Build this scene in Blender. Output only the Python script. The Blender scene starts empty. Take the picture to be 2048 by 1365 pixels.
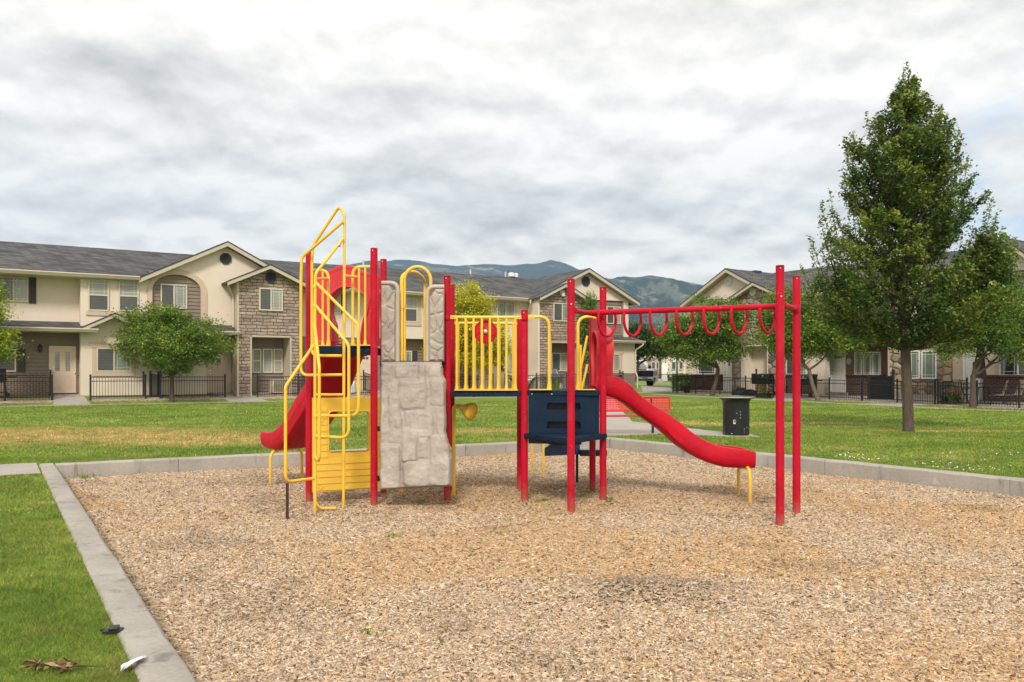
import bpy, bmesh, math, random
import numpy as np
from mathutils import Vector, Matrix
from mathutils.geometry import tessellate_polygon
C = bpy.context.scene.collection
R = math.radians
random.seed(7); rng = np.random.default_rng(7)

# ------------------------------------------------------------------ camera, sky, sun, exposure
F, CX, HY, H = 1700.0, 1024.0, 752.0, 1.55      # focal length in photo pixels, principal point, eye height
cam_d = bpy.data.cameras.new('camera'); cam = bpy.data.objects.new('camera', cam_d); C.objects.link(cam)
cam_d.sensor_width = 36; cam_d.lens = F/2048*36; cam_d.shift_y = (HY-682.5)/2048
cam_d.clip_start = 0.05; cam_d.clip_end = 30000
cam.location = (0, 0, H); cam.rotation_euler = (R(90), 0, 0)
sc = bpy.context.scene; sc.camera = cam
sc.view_settings.view_transform = 'Standard'; sc.view_settings.look = 'None'
sc.view_settings.exposure = 0.93; sc.view_settings.gamma = 1

HAZE = 0.00018
SUN_EL, SUN_AZ = R(40), R(186)     # azimuth clockwise from +Y
CLOUD_A, CLOUD_B = (0.2, 7.4, 0), (5.7, 1.4, 0)
world = bpy.data.worlds.new('World'); sc.world = world; world.use_nodes = True
def build_world():
    nt = world.node_tree; nt.nodes.clear(); N = nt.nodes.new; L = nt.links.new
    def math_(op, a, b=None, c=None, clamp=False):
        n = N('ShaderNodeMath'); n.operation = op; n.use_clamp = clamp
        for i, v in enumerate((a, b, c)):
            if v is None: continue
            if isinstance(v, (int, float)): n.inputs[i].default_value = v
            else: L(v, n.inputs[i])
        return n.outputs[0]
    def ss(x, a, b):
        n = N('ShaderNodeMapRange'); n.interpolation_type = 'SMOOTHSTEP'
        L(x, n.inputs[0]); n.inputs[1].default_value = a; n.inputs[2].default_value = b
        return n.outputs[0]
    tc = N('ShaderNodeTexCoord'); sep = N('ShaderNodeSeparateXYZ'); L(tc.outputs['Generated'], sep.inputs[0])
    x, y, z = sep.outputs
    zz = math_('MAXIMUM', z, 0.0)
    den = math_('ADD', zz, 0.30)
    u = math_('DIVIDE', x, den); v = math_('DIVIDE', y, den)
    cmb = N('ShaderNodeCombineXYZ'); L(u, cmb.inputs[0]); L(v, cmb.inputs[1])
    def noise(scale, det, rough, off=(0, 0, 0), dist=0.0, grow=1.0):
        m = N('ShaderNodeMapping'); L(cmb.outputs[0], m.inputs[0]); m.inputs['Scale'].default_value = (grow, grow, 1)
        m2 = N('ShaderNodeMapping'); L(m.outputs[0], m2.inputs[0]); m2.inputs['Location'].default_value = off
        n = N('ShaderNodeTexNoise'); L(m2.outputs[0], n.inputs['Vector'])
        n.inputs['Scale'].default_value = scale; n.inputs['Detail'].default_value = det
        n.inputs['Roughness'].default_value = rough; n.inputs['Distortion'].default_value = dist
        return n.outputs[0]
    big = noise(1.15, 3, 0.5, CLOUD_A, 0.1)
    mid = noise(2.3, 9, 0.56, CLOUD_B, 0.12); mid_up = noise(2.3, 9, 0.56, CLOUD_B, 0.12, 0.955)
    fine = noise(7.0, 8, 0.6, (9.2, 2.6, 0), 0.15); fine_up = noise(7.0, 8, 0.6, (9.2, 2.6, 0), 0.15, 0.97)
    thick = ss(math_('ADD', math_('MULTIPLY', mid, 0.55), math_('MULTIPLY', big, 0.55)), 0.52, 0.68)
    lit = math_('ADD', math_('MULTIPLY', math_('SUBTRACT', mid_up, mid), 1.7), math_('MULTIPLY', math_('SUBTRACT', fine_up, fine), 0.85))
    lum = math_('SUBTRACT', math_('MULTIPLY_ADD', thick, -0.37, 1.08), lit)          # cloud bellies grey, tops bright
    lum = math_('MINIMUM', math_('MAXIMUM', lum, 0.46), 1.2)
    hz = ss(z, 0.0, 0.10)
    lum = math_('ADD', math_('MULTIPLY', lum, math_('MULTIPLY_ADD', hz, 0.35, 0.65)), math_('MULTIPLY', math_('SUBTRACT', 1.0, hz), 0.30))
    tint = N('ShaderNodeCombineColor'); L(lum, tint.inputs[0]); L(math_('MULTIPLY', lum, 0.94), tint.inputs[1]); L(math_('MULTIPLY', lum, 0.855), tint.inputs[2])
    k = N('ShaderNodeVectorMath'); k.operation = 'SCALE'; L(tint.outputs[0], k.inputs[0]); k.inputs['Scale'].default_value = 6.6
    sky = N('ShaderNodeTexSky'); sky.sky_type = 'NISHITA'; sky.sun_disc = False
    sky.sun_elevation = SUN_EL; sky.sun_rotation = SUN_AZ; sky.altitude = 1300; sky.dust_density = 1.5
    # a gap in the clouds low in the east
    g = N('ShaderNodeVectorMath'); g.operation = 'DOT_PRODUCT'; L(tc.outputs['Generated'], g.inputs[0])
    gd = Vector(((2060-CX)/F, 1, (HY-355)/F)).normalized(); g.inputs[1].default_value = gd
    gap = ss(g.outputs['Value'], 0.9945, 0.9999)
    hole = math_('MULTIPLY', gap, ss(math_('MULTIPLY_ADD', fine, 0.5, math_('MULTIPLY', mid, 0.5)), 0.42, 0.53))
    mix = N('ShaderNodeMix'); mix.data_type = 'RGBA'
    L(math_('MULTIPLY', hole, 0.7), mix.inputs[0]); L(k.outputs[0], mix.inputs[6]); L(sky.outputs[0], mix.inputs[7])
    bg = N('ShaderNodeBackground'); L(mix.outputs[2], bg.inputs[0]); bg.inputs[1].default_value = 0.1
    out = N('ShaderNodeOutputWorld'); L(bg.outputs[0], out.inputs[0])
build_world()
sun_d = bpy.data.lights.new('sun', 'SUN'); sun = bpy.data.objects.new('sun', sun_d); C.objects.link(sun)
sun_d.energy = 1.6; sun_d.angle = R(12); sun_d.color = (1.0, 0.94, 0.85)
sd = Vector((math.sin(SUN_AZ)*math.cos(SUN_EL), math.cos(SUN_AZ)*math.cos(SUN_EL), math.sin(SUN_EL)))
sun.rotation_euler = sd.to_track_quat('Z', 'Y').to_euler(); sun.location = (-10, -10, 30)

# ------------------------------------------------------------------ helpers
def P(px, py, Y):                      # photo pixel at depth Y -> point
    return Vector(((px-CX)/F*Y, Y, H-(py-HY)/F*Y))
def G(px, py, z=0.0):                  # photo pixel on the level z
    Y = (H-z)*F/(py-HY); return Vector(((px-CX)/F*Y, Y, z))

def hash2(ix, iy, seed):
    h = (ix.astype(np.int64)*374761393 + iy.astype(np.int64)*668265263 + seed*144665) & 0xffffffff
    h = ((h ^ (h >> 13))*1274126177) & 0xffffffff
    return ((h ^ (h >> 16)) & 0xffff)/65535.0
def vnoise(x, y, seed=0):
    x = np.asarray(x, float); y = np.asarray(y, float)
    ix = np.floor(x); iy = np.floor(y); fx = x-ix; fy = y-iy
    fx = fx*fx*(3-2*fx); fy = fy*fy*(3-2*fy)
    a = hash2(ix, iy, seed); b = hash2(ix+1, iy, seed); c = hash2(ix, iy+1, seed); d = hash2(ix+1, iy+1, seed)
    return (a*(1-fx)+b*fx)*(1-fy)+(c*(1-fx)+d*fx)*fy
def fbm(x, y, seed=0, octv=4, gain=0.5):
    s = 0; a = 1; t = 0; x = np.asarray(x, float); y = np.asarray(y, float)
    for o in range(octv):
        s = s+a*vnoise(x*2**o+17.3*o, y*2**o-9.1*o, seed+o); t += a; a *= gain
    return s/t
def sstep(a, b, x):
    t = np.clip((np.asarray(x, float)-a)/(b-a), 0, 1); return t*t*(3-2*t)

def mw(o):
    M = o.matrix_basis.copy()
    if o.parent: M = mw(o.parent) @ o.matrix_parent_inverse @ M
    return M
def setparent(o, p, world):
    o.parent = p
    if world: o.matrix_parent_inverse = mw(p).inverted()

def tag(o, label=None, cat=None, group=None, kind=None):
    if label: o['label'] = label
    if cat: o['category'] = cat
    if group: o['group'] = group
    if kind: o['kind'] = kind
    return o
def thing(name, loc, label, cat, group=None, rz=0.0):
    o = bpy.data.objects.new(name, None); C.objects.link(o); o.empty_display_size = 0.2
    o.location = loc; o.rotation_euler = (0, 0, rz)
    return tag(o, label, cat, group)
def copy_tree(o, parent=None):
    c = o.copy(); C.objects.link(c)
    if parent: c.parent = parent
    for ch in list(o.children): copy_tree(ch, c)
    return c

def fillet(pts, r, n=5):
    pts = [Vector(p) for p in pts]; out = [pts[0]]
    for i in range(1, len(pts)-1):
        a, b, c = pts[i-1], pts[i], pts[i+1]
        d1 = (a-b); d2 = (c-b); l1 = d1.length; l2 = d2.length
        if l1 < 1e-6 or l2 < 1e-6: continue
        d1 /= l1; d2 /= l2
        ang = d1.angle(d2)
        if ang > 3.05: out.append(b); continue
        t = min(r/max(math.tan(ang/2), 1e-3), l1*0.48, l2*0.48)
        s, e = b+d1*t, b+d2*t
        for k in range(n+1):
            q = k/n; out.append(s*(1-q)**2+b*2*q*(1-q)+e*q*q)
    out.append(pts[-1]); return out

class MB:
    def __init__(s): s.v = []; s.f = []; s.m = []
    def add(s, vs, fs, m=0):
        b = len(s.v); s.v += [tuple(v) for v in vs]; s.f += [tuple(i+b for i in f) for f in fs]; s.m += [m]*len(fs); return s
    def box(s, x0, x1, y0, y1, z0, z1, m=0):
        return s.add([(x0,y0,z0),(x1,y0,z0),(x1,y1,z0),(x0,y1,z0),(x0,y0,z1),(x1,y0,z1),(x1,y1,z1),(x0,y1,z1)],
              [(0,3,2,1),(4,5,6,7),(0,1,5,4),(1,2,6,5),(2,3,7,6),(3,0,4,7)], m)
    def obox(s, c, ax, ay, az, m=0):      # oriented box: half-axis vectors
        c, ax, ay, az = map(Vector, (c, ax, ay, az)); vs = []
        for sz in (-1, 1):
            for sx, sy in ((-1,-1),(1,-1),(1,1),(-1,1)): vs.append(c+ax*sx+ay*sy+az*sz)
        return s.add(vs, [(0,3,2,1),(4,5,6,7),(0,1,5,4),(1,2,6,5),(2,3,7,6),(3,0,4,7)], m)
    def bar(s, a, b, w, h, up=(0,0,1), m=0):
        a, b, up = Vector(a), Vector(b), Vector(up); d = b-a; side = d.cross(up)
        if side.length < 1e-6: side = d.cross(Vector((1,0,0)))
        side.normalize(); upv = side.cross(d).normalized()
        return s.obox((a+b)/2, d/2, side*w/2, upv*h/2, m)
    def tube(s, path, r, n=10, closed=False, cap=True, m=0, flat=1.0):
        path = [Vector(p) for p in path]; k = len(path); rad = r if isinstance(r, (list, tuple)) else [r]*k
        T = []
        for i in range(k):
            if closed: t = path[(i+1) % k]-path[i-1]
            else: t = path[min(i+1, k-1)]-path[max(i-1, 0)]
            T.append(t.normalized() if t.length > 1e-9 else Vector((0,0,1)))
        nrm = T[0].cross(Vector((0,0,1)))
        if nrm.length < 1e-3: nrm = T[0].cross(Vector((1,0,0)))
        nrm.normalize(); vs = []
        for i in range(k):
            nrm = nrm-T[i]*nrm.dot(T[i])
            if nrm.length < 1e-6: nrm = T[i].orthogonal()
            nrm.normalize(); bi = T[i].cross(nrm)
            for j in range(n):
                a = 2*math.pi*j/n; vs.append(path[i]+(nrm*math.cos(a)+bi*math.sin(a)*flat)*rad[i])
        fs = []
        for i in range(k if closed else k-1):
            i2 = (i+1) % k
            for j in range(n):
                j2 = (j+1) % n; fs.append((i*n+j, i*n+j2, i2*n+j2, i2*n+j))
        if cap and not closed: fs += [tuple(range(n))[::-1], tuple((k-1)*n+j for j in range(n))]
        return s.add(vs, fs, m)
    def lathe(s, prof, c, n=24, axis=None, m=0):     # prof: (radius, height) along axis from c
        c = Vector(c); ax = Vector(axis).normalized() if axis else Vector((0,0,1))
        e1 = ax.orthogonal().normalized(); e2 = ax.cross(e1); vs = []
        for r, h in prof:
            for j in range(n):
                a = 2*math.pi*j/n; vs.append(c+ax*h+(e1*math.cos(a)+e2*math.sin(a))*r)
        fs = [(i*n+j, i*n+(j+1) % n, (i+1)*n+(j+1) % n, (i+1)*n+j) for i in range(len(prof)-1) for j in range(n)]
        if prof[0][0] > 1e-5: fs.append(tuple(range(n))[::-1])
        if prof[-1][0] > 1e-5: fs.append(tuple((len(prof)-1)*n+j for j in range(n)))
        return s.add(vs, fs, m)
    def prism(s, outer, holes, fn, m=0):      # fn(u, w, side) -> point; side 0 front, 1 back
        loops = [outer]+list(holes); flat = [p for l in loops for p in l]
        tris = tessellate_polygon([[Vector((p[0], p[1], 0)) for p in l] for l in loops])
        n = len(flat); vs = [fn(p[0], p[1], 0) for p in flat]+[fn(p[0], p[1], 1) for p in flat]
        fs = []
        for t in tris:
            fs.append(tuple(t)); fs.append(tuple(i+n for i in reversed(t)))
        b = 0
        for l in loops:
            k = len(l)
            for i in range(k):
                j = (i+1) % k; fs.append((b+i, b+j, n+b+j, n+b+i))
            b += k
        return s.add(vs, fs, m)
    def slab(s, quad, th, m=0):               # a plate under the given top polygon
        top = [Vector(q) for q in quad]; bot = [q-Vector((0,0,th)) for q in top]; k = len(top)
        fs = [tuple(range(k)), tuple(range(2*k-1, k-1, -1))]+[(i, k+i, k+(i+1) % k, (i+1) % k) for i in range(k)]
        return s.add(top+bot, fs, m)
    def each(s, name, mat, parent=None, smooth=False):   # every add() call becomes an object of its own
        return [p.build(name, mat, parent, smooth) for p in s.pieces()]
    def pieces(s):
        n = len(s.v); lab = list(range(n))
        def find(a):
            while lab[a] != a: lab[a] = lab[lab[a]]; a = lab[a]
            return a
        for f in s.f:
            r = find(f[0])
            for i in f[1:]: lab[find(i)] = r
        out = {}
        for f in s.f: out.setdefault(find(f[0]), []).append(f)
        for fs in out.values():
            ids = sorted({i for f in fs for i in f}); mp = {i: k for k, i in enumerate(ids)}; m = MB(); m.add([s.v[i] for i in ids], [tuple(mp[i] for i in f) for f in fs]); yield m
    def build(s, name, mats, parent=None, smooth=False, bevel=0.0, world=True, label=None, fix=True, seg=2):
        me = bpy.data.meshes.new(name); me.from_pydata(s.v, [], s.f)
        mats = mats if isinstance(mats, (list, tuple)) else [mats]
        for mm in mats: me.materials.append(mm)
        if len(mats) > 1: me.polygons.foreach_set('material_index', s.m)
        if fix:
            bm = bmesh.new(); bm.from_mesh(me); bmesh.ops.recalc_face_normals(bm, faces=bm.faces); bm.to_mesh(me); bm.free()
        if smooth:
            me.polygons.foreach_set('use_smooth', [True]*len(me.polygons))
            me.set_sharp_from_angle(angle=R(42))
        o = bpy.data.objects.new(name, me); C.objects.link(o)
        if parent: setparent(o, parent, world)
        if bevel > 0:
            bv = o.modifiers.new('bevel', 'BEVEL'); bv.width = bevel; bv.segments = seg; bv.limit_method = 'ANGLE'; bv.angle_limit = R(35)
        if label: o['label'] = label
        return o

def np_mesh(name, verts, faces, mat, col=None, smooth=False, parent=None, world=True):
    verts = np.asarray(verts, np.float32); faces = np.asarray(faces, np.int32)
    me = bpy.data.meshes.new(name); k = faces.shape[1]
    me.vertices.add(len(verts)); me.vertices.foreach_set('co', verts.ravel())
    me.loops.add(faces.size); me.loops.foreach_set('vertex_index', faces.ravel())
    me.polygons.add(len(faces)); me.polygons.foreach_set('loop_start', np.arange(0, faces.size, k, dtype=np.int32))
    me.polygons.foreach_set('loop_total', np.full(len(faces), k, np.int32))
    me.materials.append(mat)
    if col is not None:
        ca = me.color_attributes.new('col', 'FLOAT_COLOR', 'POINT')
        c4 = np.ones((len(verts), 4), np.float32); c4[:, :3] = col; ca.data.foreach_set('color', c4.ravel())
    if smooth: me.polygons.foreach_set('use_smooth', np.ones(len(faces), bool))
    me.update(calc_edges=True); me.validate()
    o = bpy.data.objects.new(name, me); C.objects.link(o)
    if parent: setparent(o, parent, world)
    return o
def grid_faces(nu, nv):
    i = np.arange(nu-1)[:, None]*nv+np.arange(nv-1)[None, :]
    return np.stack([i, i+nv, i+nv+1, i+1], -1).reshape(-1, 4)

# ------------------------------------------------------------------ materials
class MT:
    def __init__(s, name):
        s.m = bpy.data.materials.new(name); s.m.use_nodes = True; s.t = s.m.node_tree; s.t.nodes.clear()
        s.b = s.n('ShaderNodeBsdfPrincipled'); s.o = s.n('ShaderNodeOutputMaterial'); s.l(s.b.outputs[0], s.o.inputs[0]); s._tc = None
    def n(s, t): return s.t.nodes.new(t)
    def l(s, a, b): s.t.links.new(a, b)
    def tc(s, which='Object'):
        if s._tc is None: s._tc = s.n('ShaderNodeTexCoord')
        return s._tc.outputs[which]
    def pos(s): return s.n('ShaderNodeNewGeometry').outputs['Position']
    def mapv(s, vec, scale=(1,1,1), loc=(0,0,0), rot=(0,0,0)):
        m = s.n('ShaderNodeMapping'); s.l(vec, m.inputs[0]); m.inputs['Scale'].default_value = scale
        m.inputs['Location'].default_value = loc; m.inputs['Rotation'].default_value = rot; return m.outputs[0]
    def noise(s, vec, scale, det=4, rough=0.55, dist=0.0):
        n = s.n('ShaderNodeTexNoise'); s.l(vec, n.inputs['Vector']); n.inputs['Scale'].default_value = scale
        n.inputs['Detail'].default_value = det; n.inputs['Roughness'].default_value = rough; n.inputs['Distortion'].default_value = dist
        return n.outputs[0]
    def ramp(s, fac, stops):
        r = s.n('ShaderNodeValToRGB'); s.l(fac, r.inputs[0]); e = r.color_ramp.elements
        while len(e) < len(stops): e.new(0.5)
        for el, (p, c) in zip(e, stops): el.position = p; el.color = (*c, 1) if len(c) == 3 else c
        return r.outputs[0]
    def mix(s, fac, a, b, mode='MIX'):
        m = s.n('ShaderNodeMix'); m.data_type = 'RGBA'; m.blend_type = mode
        for i, v in ((0, fac), (6, a), (7, b)):
            if isinstance(v, (int, float)): m.inputs[i].default_value = v
            elif isinstance(v, tuple): m.inputs[i].default_value = (*v, 1) if len(v) == 3 else v
            else: s.l(v, m.inputs[i])
        return m.outputs[2]
    def mth(s, op, a, b=None):
        m = s.n('ShaderNodeMath'); m.operation = op
        for i, v in ((0, a), (1, b)):
            if v is None: continue
            if isinstance(v, (int, float)): m.inputs[i].default_value = v
            else: s.l(v, m.inputs[i])
        return m.outputs[0]
    def rng(s, x, a, b, c=0.0, d=1.0, smooth=True):
        m = s.n('ShaderNodeMapRange'); m.interpolation_type = 'SMOOTHSTEP' if smooth else 'LINEAR'; s.l(x, m.inputs[0])
        for i, v in enumerate((a, b, c, d)): m.inputs[i+1].default_value = v
        return m.outputs[0]
    def bump(s, h, strength=0.3, dist=0.01, prev=None):
        b = s.n('ShaderNodeBump'); b.inputs['Strength'].default_value = strength; b.inputs['Distance'].default_value = dist
        s.l(h, b.inputs['Height'])
        if prev is not None: s.l(prev, b.inputs['Normal'])
        return b.outputs[0]
    def set(s, col=None, rough=0.5, metal=0.0, spec=0.5, normal=None):
        if col is not None:
            if isinstance(col, tuple): s.b.inputs['Base Color'].default_value = (*col, 1)
            else: s.l(col, s.b.inputs['Base Color'])
        if isinstance(rough, (int, float)): s.b.inputs['Roughness'].default_value = rough
        else: s.l(rough, s.b.inputs['Roughness'])
        s.b.inputs['Metallic'].default_value = metal; s.b.inputs['Specular IOR Level'].default_value = spec
        if normal is not None: s.l(normal, s.b.inputs['Normal'])
        return s.m

def simple(name, c, rough=0.5, var=0.12, scale=6.0, metal=0.0, spec=0.5, bump=0.0, bscale=60, bdist=0.003, c2=None, wear=0.0, dirt=0.0):
    t = MT(name); v = t.tc('Object'); n = t.noise(v, scale, 5, 0.6)
    lo = tuple(x*(1-var) for x in c); hi = tuple(min(1, x*(1+var)) for x in (c2 or c))
    col = t.ramp(n, [(0.3, lo), (0.7, hi)])
    if wear > 0:   # pale scuffs
        w = t.noise(v, 23, 8, 0.7); col = t.mix(t.rng(w, 0.62, 0.72, 0, wear), col, tuple(min(1, x*0.6+0.35) for x in c))
    if dirt > 0:   # dust and chip scuffs kicked up round the feet
        sp = t.n('ShaderNodeSeparateXYZ'); t.l(t.pos(), sp.inputs[0]); dn = t.noise(t.pos(), 9, 6, 0.7)
        lowz = t.rng(t.mth('ADD', sp.outputs[2], t.mth('MULTIPLY', dn, -0.5)), 0.0, -0.24, 0, dirt); col = t.mix(lowz, col, (0.30, 0.19, 0.12))
        fd = t.noise(v, 1.3, 6, 0.7); col = t.mix(t.rng(fd, 0.52, 0.75, 0, 0.28), col, tuple(min(1, x*0.8+0.10) for x in c))
    nrm = t.bump(t.noise(v, bscale, 4, 0.6), bump, bdist) if bump > 0 else None
    rr = t.rng(t.noise(v, scale*2.3, 4), 0.3, 0.7, max(0.02, rough-0.08), min(1, rough+0.1))
    return t.set(col, rr, metal, spec, nrm)

M = {}
M['red_post'] = simple('red_powder_coat', (0.46, 0.003, 0.022), 0.46, 0.16, 3.0, spec=0.2, wear=0.5, dirt=0.38)
M['red_plastic'] = simple('red_plastic', (0.52, 0.004, 0.020), 0.48, 0.16, 2.2, spec=0.22, bump=0.08, bscale=140, wear=0.3, dirt=0.4)
M['red_faded'] = simple('sun_faded_red_plastic', (0.62, 0.035, 0.05), 0.5, 0.22, 2.0, spec=0.35, wear=0.3)
M['red_bench'] = simple('red_coated_steel', (0.58, 0.010, 0.03), 0.42, 0.1, 4)
M['yellow'] = simple('yellow_powder_coat', (0.84, 0.52, 0.05), 0.36, 0.10, 3.5, wear=0.3, dirt=0.3)
M['yellow_plastic'] = simple('yellow_plastic', (0.82, 0.51, 0.05), 0.42, 0.12, 3.0, bump=0.06, bscale=120)
M['blue'] = simple('navy_coated_deck', (0.004, 0.018, 0.042), 0.6, 0.25, 6, spec=0.18, bump=0.3, bscale=160)
M['blue_bright'] = simple('blue_plastic', (0.015, 0.05, 0.16), 0.45, 0.15, 6)
M['tan_plastic'] = simple('tan_moulded_plastic', (0.345, 0.298, 0.255), 0.55, 0.22, 3.0, bump=0.25, bscale=45, bdist=0.004, wear=0.12)
M['tan_smooth'] = simple('tan_smooth_plastic', (0.45, 0.39, 0.335), 0.5, 0.08, 4.0)
M['black_metal'] = simple('black_metal', (0.012, 0.012, 0.013), 0.45, 0.3, 7)
M['black_plastic'] = simple('black_plastic', (0.015, 0.015, 0.016), 0.5, 0.3, 9, bump=0.1)
M['rust_brown'] = simple('brown_stub_pipe', (0.06, 0.018, 0.014), 0.6, 0.3, 15)
M['steel'] = simple('bolt_steel', (0.5, 0.5, 0.5), 0.35, 0.1, 9, metal=1.0)
M['grey_tread'] = simple('grey_tread', (0.32, 0.33, 0.35), 0.6, 0.15, 9)
M['white'] = simple('white_paint', (0.74, 0.73, 0.70), 0.5, 0.05, 4)
M['almond'] = simple('almond_vinyl', (0.62, 0.54, 0.41), 0.5, 0.05, 4)
M['door_peach'] = simple('peach_door_paint', (0.66, 0.52, 0.41), 0.5, 0.05, 3)
M['trim_peach'] = simple('peach_stucco_trim', (0.55, 0.43, 0.33), 0.85, 0.06, 5, bump=0.4, bscale=40)
M['fascia'] = simple('almond_fascia', (0.50, 0.43, 0.33), 0.55, 0.06, 5)
M['shutter'] = simple('dark_brown_shutter', (0.045, 0.034, 0.032), 0.6, 0.12, 6)
M['vent_dark'] = simple('dark_vent', (0.035, 0.037, 0.042), 0.6, 0.1, 6)
M['siding'] = simple('brown_vinyl_siding', (0.215, 0.165, 0.128), 0.62, 0.10, 1.6)
M['siding_red'] = simple('red_brown_siding', (0.185, 0.092, 0.058), 0.62, 0.12, 1.6)
M['tan_cloth'] = simple('tan_sling_fabric', (0.42, 0.33, 0.24), 0.85, 0.1, 6)
M['brown_cloth'] = simple('brown_canvas', (0.13, 0.075, 0.05), 0.9, 0.15, 6)
M['grey_cloth'] = simple('grey_cover', (0.13, 0.13, 0.14), 0.8, 0.2, 6, bump=0.3, bscale=12, bdist=0.03)
M['rubber'] = simple('tyre_rubber', (0.018, 0.018, 0.018), 0.8, 0.2, 9)
M['truck_white'] = simple('white_car_paint', (0.80, 0.81, 0.82), 0.25, 0.04, 3)
M['chrome'] = simple('chrome', (0.55, 0.55, 0.56), 0.2, 0.05, 4, metal=1.0)
M['lamp_amber'] = simple('amber_lens', (0.7, 0.2, 0.02), 0.2, 0.1, 9)
M['lamp_clear'] = simple('clear_lens', (0.5, 0.5, 0.52), 0.1, 0.1, 9)
M['galv'] = simple('galvanised_pipe', (0.5, 0.5, 0.5), 0.5, 0.1, 4)
M['skin'] = simple('skin', (0.45, 0.27, 0.2), 0.6, 0.05, 9)
M['hair'] = simple('dark_hair', (0.03, 0.02, 0.015), 0.7, 0.1, 9)
M['shirt_grey'] = simple('pale_grey_shirt', (0.42, 0.43, 0.47), 0.9, 0.1, 9)
M['shirt_blue'] = simple('pale_blue_shirt', (0.5, 0.55, 0.62), 0.9, 0.1, 9)
M['trouser'] = simple('dark_trousers', (0.03, 0.03, 0.04), 0.9, 0.1, 9)
M['terracotta'] = simple('dark_planter', (0.04, 0.026, 0.02), 0.6, 0.2, 8)
M['white_plastic'] = simple('white_plastic_film', (0.75, 0.75, 0.76), 0.4, 0.06, 30)
M['dead_leaf'] = simple('dead_leaf', (0.17, 0.10, 0.045), 0.8, 0.4, 30, c2=(0.30, 0.19, 0.09))
M['flag_red'] = simple('red_cloth', (0.5, 0.03, 0.02), 0.9, 0.1, 9)

def m_stucco(name, c):
    t = MT(name); v = t.tc('Object')
    col = t.ramp(t.noise(v, 0.55, 6, 0.65), [(0.3, tuple(x*0.92 for x in c)), (0.7, tuple(x*1.05 for x in c))])
    st = t.noise(t.mapv(v, (2.2, 2.2, 0.22)), 1.4, 6, 0.7)      # faint run-off streaks
    col = t.mix(t.rng(st, 0.56, 0.78, 0, 0.22), col, tuple(x*0.72 for x in c))
    nr = t.bump(t.noise(v, 28, 5, 0.7), 0.35, 0.02)
    return t.set(col, 0.92, 0, 0.25, nr)
M['stucco'] = m_stucco('cream_stucco', (0.71, 0.61, 0.505))
M['stucco_b'] = m_stucco('beige_stucco', (0.69, 0.595, 0.49))

def m_shingle():
    t = MT('asphalt_shingles'); v = t.tc('Object')
    sp = t.n('ShaderNodeSeparateXYZ'); t.l(v, sp.inputs[0])
    cb = t.n('ShaderNodeCombineXYZ'); t.l(t.mth('ADD', sp.outputs[0], t.mth('MULTIPLY', sp.outputs[1], 0.83)), cb.inputs[0])
    t.l(t.mth('MULTIPLY', sp.outputs[2], 2.4), cb.inputs[1])
    br = t.n('ShaderNodeTexBrick'); t.l(cb.outputs[0], br.inputs['Vector']); br.inputs['Scale'].default_value = 1
    br.inputs['Brick Width'].default_value = 0.42; br.inputs['Row Height'].default_value = 0.26; br.inputs['Mortar Size'].default_value = 0.012
    br.inputs['Color1'].default_value = (0.058, 0.058, 0.060, 1); br.inputs['Color2'].default_value = (0.125, 0.124, 0.124, 1); br.inputs['Mortar'].default_value = (0.028, 0.028, 0.03, 1)
    big = t.noise(v, 0.5, 5, 0.6); col = t.mix(0.7, br.outputs[0], t.ramp(big, [(0.3, (0.75, 0.75, 0.75)), (0.7, (1.15, 1.15, 1.15))]), 'MULTIPLY')
    fine = t.noise(v, 30, 4, 0.7); col = t.mix(0.5, col, t.ramp(fine, [(0.3, (0.7, 0.7, 0.7)), (0.7, (1.3, 1.3, 1.3))]), 'MULTIPLY')
    tear = t.noise(t.mapv(v, (0.5, 0.5, 2.4), (3, 1, 0)), 2.2, 7, 0.72)
    col = t.mix(t.rng(tear, 0.70, 0.74, 0, 0.75), col, (0.03, 0.03, 0.03))
    return t.set(col, 0.9, 0, 0.25, t.bump(br.outputs['Fac'], 0.6, 0.02))
M['shingle'] = m_shingle()

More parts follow.
